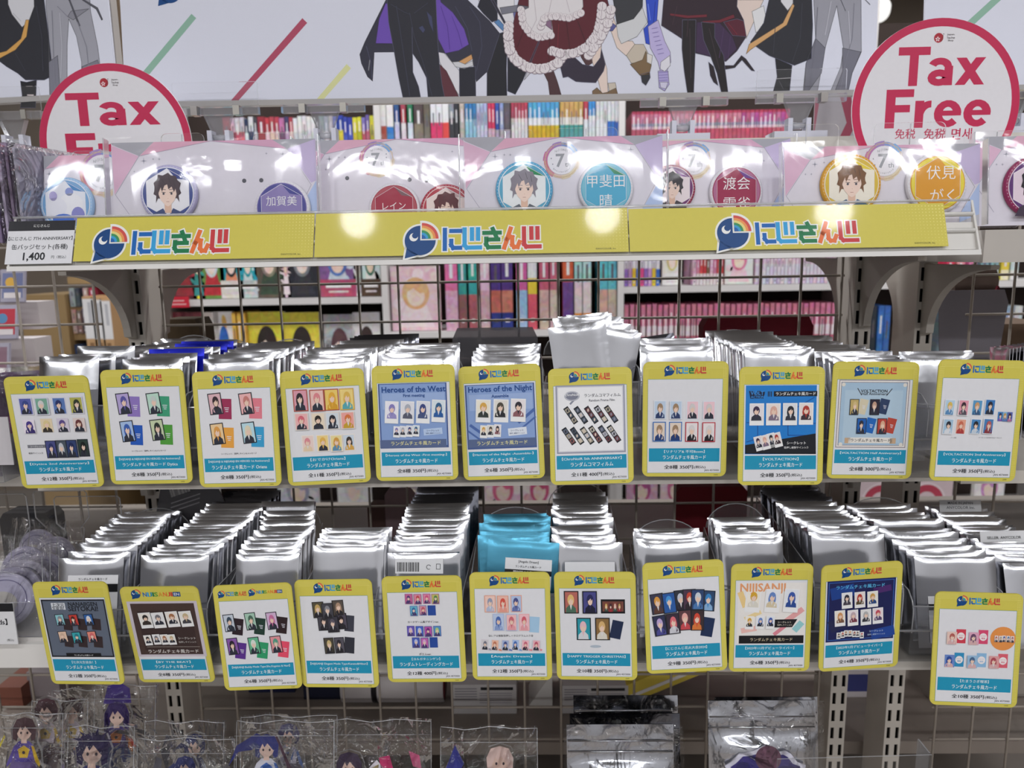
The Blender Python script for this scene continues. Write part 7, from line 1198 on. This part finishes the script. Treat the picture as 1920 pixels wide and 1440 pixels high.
# white paper tube lying on its side, dark red at its open end
a = onfar(650, 1.10); b = onfar(836, 1.10); r = .031
m = MB().tube([(a.x, 1.10, zf1+r), (b.x, 1.10, zf1+r)], r, '#c9c2c2', n=28)
o = m.build('paper_tube', M_paint); 
m = MB(); m.tube([(b.x+.0004, 1.10, zf1+r), (b.x+.001, 1.10, zf1+r)], r*.9, '#5c1822', n=28); m.build('red_end', M_gloss, o)
m = MB(); m.tube([(onfar(706, 1.10).x, 1.10, zf1+r), (onfar(716, 1.10).x, 1.10, zf1+r)], r*1.01, '#1f1c20', n=28); m.build('black_stripe', M_gloss, o)
tag(o, 'white tube lying behind the grid with a dark red end and a black stripe', 'tube')
for px0, px1, py0, lb in ((848, 968, 1284, 'white printed box with black header, left of two behind the grid'), (1052, 1178, 1286, 'white printed box with black header, right of two behind the grid')):
    a = at(px0, 1336, 1.06); b = at(px1, py0, 1.06); w = b.x-a.x; h = at(px0, py0, 1.06).z-zf1
    m = MB().box(-w/2, w/2, 0, .09, 0, h, '#b8b4b4'); m.rect(w*.2, h*.86, w*.5, h*.1, '#17171a', 1)
    for i in range(5): m.rect(-w*.28, h*(.86-.09*i), w*.34, h*.035, '#7c7880', 1); m.rect(w*.18, h*(.70-.08*i), w*.5, h*.03, '#8c8890', 1)
    tag(m.build('printed_box', M_print, None, ((a.x+b.x)/2, 1.06, zf1)), lb, 'box')
a = onfar(992, 1.08); b = onfar(1036, 1.08)
tag(MB().prism([(0, 0), (b.x-a.x, 0), (b.x-a.x, .056)], 0, .06, '#dad6d2').build('folded_card', M_paint, None, (a.x, 1.08, zf1)), 'white triangular folded card behind the grid, between two printed boxes', 'card')
for px0, px1, h, c, Y, lb in ((470, 556, .045, '#1c2040', 1.12, 'navy box behind the grid, below the two-logo price card'), (572, 640, .028, '#1a1c30', 1.10, 'small dark navy box beside the white tube'), (366, 452, .07, '#c6c0b8', 1.14, 'pale box behind the grid right of the left post'), (60, 118, .05, '#8c8284', 1.1, 'grey box behind the grid at far left'), (0, 46, .036, '#7c4a3c', 1.08, 'brown box behind the grid at the left edge'), (1180, 1240, .07, '#a8a2a4', 1.16, 'pale grey box behind the grid, left of the blue and red cloths')):
    a, b = onfar(px0, Y), onfar(px1, Y); w = b.x-a.x
    tag(MB().box(-w/2, w/2, 0, .08, 0, h, c).rect(0, h*.5, w*.7, h*.2, c, 1).build('small_box', M_print, None, ((a.x+b.x)/2, Y, zf1)), lb, 'box')
for px, c, lb, dy in ((1290, '#2a6ab8', 'blue folded cloth slanting behind the grid', 0), (1345, '#8a2430', 'red folded cloth slanting behind the grid', .03), (1250, '#c8b24a', 'yellow and white folded cloth behind the grid', -.03)):
    a = onfar(px, 1.12+dy); tag(MB().box(-.075, .075, -.012, .012, 0, .03, c).box(-.075, .075, -.013, .013, .008, .013, '#d8d4d4').build('folded_cloth', M_plain, None, (a.x, 1.12+dy*1.6, zf1+.045), (0, R(-24), 0)), lb, 'cloth')
for px0, px1, h, Y, lb in ((1752, 1850, .075, 1.08, 'pale carton with a barcode behind the right grid'), (1858, 1960, .06, 1.1, 'pale carton at the right edge behind the grid'), (1765, 1900, .09, 1.24, 'larger pale carton behind the barcode one')):
    a, b = onfar(px0, Y), onfar(px1, Y); w = b.x-a.x; m = MB().box(-w/2, w/2, 0, .1, 0, h, '#a09890'); 
    if 'with a' in lb:
        rn = random.Random(1)
        for i in range(26): m.rect(-w*.3+i*.0013, h*.45, rn.choice((.0005, .0009)), .018, '#2a2628', 1)
    m.line([(-w*.5, h*.1), (w*.5, h*.02)], .001, '#7a726c', 1)
    tag(m.build('carton', M_print, None, ((a.x+b.x)/2, Y, zf1), (0, 0, R(4))), lb, 'carton')
a = onfar(1605, 1.1); m = MB().box(-.028, .028, 0, .03, 0, .14, '#c4bcbe').rect(0, .10, .045, .05, '#a8a0a4', 1)
for i in range(9): m.rect(.002, .12-.005*i, .036, .002, '#7c7478', 2)
m.rect(0, .025, .04, .03, '#34386c', 1); tag(m.build('printed_packet', M_print, None, a), 'white packet with grey print and navy foot between the two right posts', 'packet')

# ================================================================ odds and ends round the bins
for z, lb in ((zs1, 'far side shelf level with the upper bins'), (zs2, 'far side shelf level with the lower bins')):
    t = empty('shelf', (0, 1.1, z)); MB().box(-.85, .98, -.105, .09, -.014, -.001, '#8c847c').build('shelf_board', M_paint, t); tag(t, lb, 'shelf')
def smoky(px0, px1, py0, py1, Y, d, label, col=None, taper=0):
    a = at(px0, (py0+py1)/2, Y); b = at(px1, py0, Y); w = b.x-a.x; a.z = zs1 if b.z > zs1+.03 else zs2; h = b.z-a.z
    if Y < .99: a.z += .0
    m = MB().prism([(-w/2+taper*w, 0), (w/2-taper*w, 0), (w/2, h*.9), (w/2-.006, h), (-w/2+.006, h), (-w/2, h*.9)], 0, d, col or '#ffffff', 0)
    return tag(m.build('plastic_sheet' if d < .004 else 'storage_box', M_plain if col else M_smoke, None, ((a.x+b.x)/2, Y, a.z)), label, 'sheet' if d < .004 else 'box')
smoky(849, 1008, 613, 705, .875, .0015, 'smoky grey plastic sheet behind the sixth upper bin')
smoky(1757, 1893, 543, 690, .965, .0015, 'large smoky grey sheet behind the right grid', '#77737a', .14)
smoky(1790, 1876, 497, 600, 1.0, .02, 'dark brown box behind the right grid, above the smoky sheet', '#54463f')
smoky(1862, 1882, 536, 560, .985, .004, 'small dark red tab behind the right grid', '#5a0f1e')
smoky(1866, 1990, 606, 720, 1.08, .1, 'brown box at the right edge behind the grid', '#5c4a3c')
smoky(1318, 1526, 593, 700, 1.0, .03, 'dark red box behind the ninth upper bin', '#6a1826', .03)
smoky(1268, 1402, 912, 985, 1.02, .02, 'dark red box under the upper shelf at right', '#6c1a24')
smoky(1440, 1500, 925, 985, 1.02, .02, 'dull red box under the upper shelf, beside the right post', '#6e3038')
smoky(722, 776, 918, 990, 1.0, .01, 'rose grey box under the upper shelf', '#8a7478'); smoky(690, 770, 945, 1010, 1.02, .02, 'brown dotted box behind the fourth lower bin', '#5c4440')
smoky(300, 372, 598, 660, 1.05, .05, 'dark olive box behind the second upper bin', '#4a3c2a')
smoky(0, 92, 962, 1010, .90, .03, 'black box at the left edge behind the bagged round badges', '#26262a')
# dark tilted folder with barcode
a = at(345, 950, .885); m = MB().prism([(-.055, -.03), (.055, -.03), (.045, .034), (-.02, .036)], 0, .002, '#4a484c'); rn = random.Random(4)
for i in range(22): m.rect(-.012+i*.0012, .022, rn.choice((.0004, .0008)), .012, '#e0dede', 1)
for i in range(3): m.rect(.005-.002*i, .009-.005*i, .04, .0014, '#a8a4a8', 1)
tag(m.build('barcode_folder', M_print, None, (a.x, .885, a.z), (R(-12), R(-18), 0)), 'dark grey folder with white barcode tilted behind the second lower bin', 'folder')
# pink ring poster and chevron card
a = at(1700, 985, 1.99); m = MB().box(-.16, .12, 0, .004, -.05, .16, '#d8c4c8')
for x in (-.075, .05): m.sector(x, .07, .026, .05, 0, 360, '#b84458', 1, n=40); m.sector(x, .07, .046, .052, 0, 360, '#e8d8dc', 2, n=40); m.rect(x, .05, .02, .05, '#b84458', 1)
tag(m.build('ring_poster', M_print, None, (a.x, 1.9935, a.z)), 'pale poster with two crimson rings behind the right posts', 'poster')
a = at(1525, 252, 1.12); b = at(1610, 175, 1.12); w = b.x-a.x; a.z = ZS+.005; h = b.z-a.z
m = MB().box(0, w, 0, .002, 0, h, '#c9c4c8').P([(w*.55, h), (w*.8, h), (w*1.0, h*.82), (w*.72, h*.66), (w*.5, h*.66), (w*.76, h*.82)], '#b05468', 1).P([(0, h*.98), (w*.12, h), (w*.0, h*.7)], '#c07888', 1)
tag(m.build('chevron_card', M_print, None, (a.x, 1.12, a.z)), 'grey card with a crimson chevron left of the right round sign', 'card')
# crumpled violet bags at the left edge
for i, (px, py, Y) in enumerate(((52, 690, .80), (34, 684, .76), (16, 692, .72))):
    c = at(px, py, Y); z0 = zs1+.001; h = c.z-z0; o = empty('crumpled_bag', (c.x-.02, Y, z0), (R(-8), 0, R(24)))
    MB().box(-.04, .038, .0, .006, 0, h*.92, ['#4a2c4c', '#5c3c64', '#3c2440'][i]).rect(0, h*.4, .05, h*.3, ['#8c3c70', '#7a5a90', '#6a2c58'][i], 1).build('contents', M_gloss, o)
    m = MB(); n = 9; f = lambda a, k, y0: (-.046+.09*a/n, y0+.004*math.sin(a*2.1+k*1.7+i*2), h*k/8)
    for y0 in (-.008, .014): m.mesh([f(a, k, y0) for k in range(9) for a in range(n+1)], [(k*(n+1)+a, k*(n+1)+a+1, (k+1)*(n+1)+a+1, (k+1)*(n+1)+a) for k in range(8) for a in range(n)], '#ffffff', 0, True)
    m.build('clear_bag', M_film, o); tag(o, 'crumpled clear bag with violet contents at the left edge, %s' % ['rearmost', 'middle', 'nearest'][i], 'bag', 'crumpled violet bags at the left edge')
a = at(-6, 872, .69); b = at(14, 782, .69); tag(MB().box(-.012, b.x-a.x-.0, 0, .001, 0, b.z-a.z, '#c8c4c8').build('paper_tag', M_print, None, (a.x, .69, a.z)), 'blank white paper tag at the left edge beside the first upper bin', 'tag')
smk = at(-14, 862, .70); m = MB().prism([(-.03, 0), (.008, 0), (.008, .045), (-.03, .045)], 0, .0015, '#ffffff', 0, None, 1).prism([(.0068, 0), (.008, 0), (.008, .045), (.0068, .045)], .002, .12, '#ffffff', 0, None, 1); tag(m.build('clear_tray', [M_bin, M_edge], None, (smk.x, .70, zs1)), 'clear tray corner at the left edge on the upper shelf', 'tray')
# neighbour's shelf edge, bagged round badges and price tag, lower left
zl = at(40, 1205, .69).z; xr = at(86, 1230, .69).x
t = empty('shelf', (xr-.13, .70, zl)); MB().box(-.16, .13, 0, .2, -.016, 0, '#d8d4d0').build('shelf_board', M_paint, t); MB().box(-.16, .13, -.006, 0, -.030, -.004, '#e2dfdb').build('front_edge', M_paint, t); tag(t, 'white shelf edge at lower left beside the first lower bin', 'shelf')
for i, (px, py, Y, col) in enumerate(((60, 1010, .84, '#a8a4bc'), (92, 1022, .815, '#b4b0c4'), (40, 1060, .785, '#9c98b4'), (72, 1052, .765, '#aaa6bc'), (38, 1080, .745, '#b2aec2'), (20, 1092, .728, '#a4a0b8'), (4, 1104, .712, '#aeaac0'))):
    r = .0285; c = at(px, py+40, Y); z0 = zl+.001; o = empty('bagged_badge', (c.x, Y, z0), (R(-16), 0, R(-12+5*i))); zc = max(c.z-z0, r+.003)
    m = MB().lathe([(r, 0), (r, .003), (r*.9, .0046), (.0001, .005)], 0, zc, .002, col); m.build('badge', M_gloss, o)
    m = MB(); m.sector(0, zc, r*.74, r*.77, 0, 360, '#6a6488', 1, -.0032, 40)
    m.ell(-r*.1, zc-r*.1, r*1.1, r*.9, '#b8b4ae', 2, -.0032, 24); m.P([(-r*.6, zc+r*.3), (-r*.2, zc+r*.1), (-r*.5, zc-r*.4), (-r*.7, zc)], '#7a74a8', 3, -.0032); m.build('badge_print', M_gloss, o)
    m = MB(); n = 8; f = lambda a, k, y0: (-.036+.072*a/n, y0+.0015*math.sin(a*2.3+k*1.9+i*2), (zc+r+.012)*k/8)
    for y0 in (-.0075, .006): m.mesh([f(a, k, y0) for k in range(9) for a in range(n+1)], [(k*(n+1)+a, k*(n+1)+a+1, (k+1)*(n+1)+a+1, (k+1)*(n+1)+a) for k in range(8) for a in range(n)], '#ffffff', 0, True)
    for sx in (-.036, .036): m.tube([(sx, 0, 0), (sx, 0, zc+r+.012)], .0005, '#ffffff', 1, 5)
    m.build('clear_bag', [M_film, M_edge], o); tag(o, 'round lilac badge in clear bag at lower left, %s from the back' % ORD[i], 'bagged badge', 'bagged round badges at lower left')
a = at(-30, 1210, .688); b = at(25, 1133, .688); w = b.x-a.x; h = b.z-a.z
o = MB().box(-w, w, 0, .0012, 0, h, '#e2e2e4').rect(0, h*.9, 2*w, h*.2, '#1a1a1e', 1).build('paper', M_print)
o.name = 'price_tag'; o.location = (a.x, .687, zl); MB().text('ds】', w*.66, h*.55, .009, INK, 2, bold=2).text('(税込)', w*.8, h*.1, .007, INK, 2, bold=0).build('lettering', M_print, o)
tag(o, 'white price tag with black header cut off by the left edge', 'price tag')
a = at(28, 1206, .70); b = at(92, 1140, .70); w = b.x-a.x; h = b.z-a.z
m = MB().prism([(0, .001), (w, .001), (w, h), (0, h)], 0, .0014, '#ffffff', 0, None, 1); tag(m.build('clear_tray', [M_bin, M_edge], None, (a.x, .70, zl)), 'clear tray corner at lower left in front of the round badges', 'tray')
for px0, px1, py0, Y, lb in ((-40, 48, 926, .80, 'clear notched plate at the left edge'), (83, 161, 920, .86, 'clear notched plate behind the bagged round badges, middle of three'), (120, 224, 930, .84, 'clear notched plate behind the first lower bin, right of three')):
    a = at(px0, 1090, Y); b = at(px1, py0, Y); w = b.x-a.x; h = b.z-zl
    P_ = [(-w*.32, .001), (w*.32, .001), (w*.32, h*.55), (w*.5, h*.68), (w*.5, h*.97), (w*.46, h), (-w*.46, h), (-w*.5, h*.97), (-w*.5, h*.68), (-w*.32, h*.55)]
    m = MB().prism(P_, 0, .0016, '#ffffff', 0, None, 1); m.tube([(p[0], 0, p[1]) for p in P_[2:]], .0006, '#ffffff', 1, 5)
    tag(m.build('notched_plate', [M_acryl, M_edge], None, ((a.x+b.x)/2, Y, zl)), lb, 'plate', 'clear notched plates at lower left')
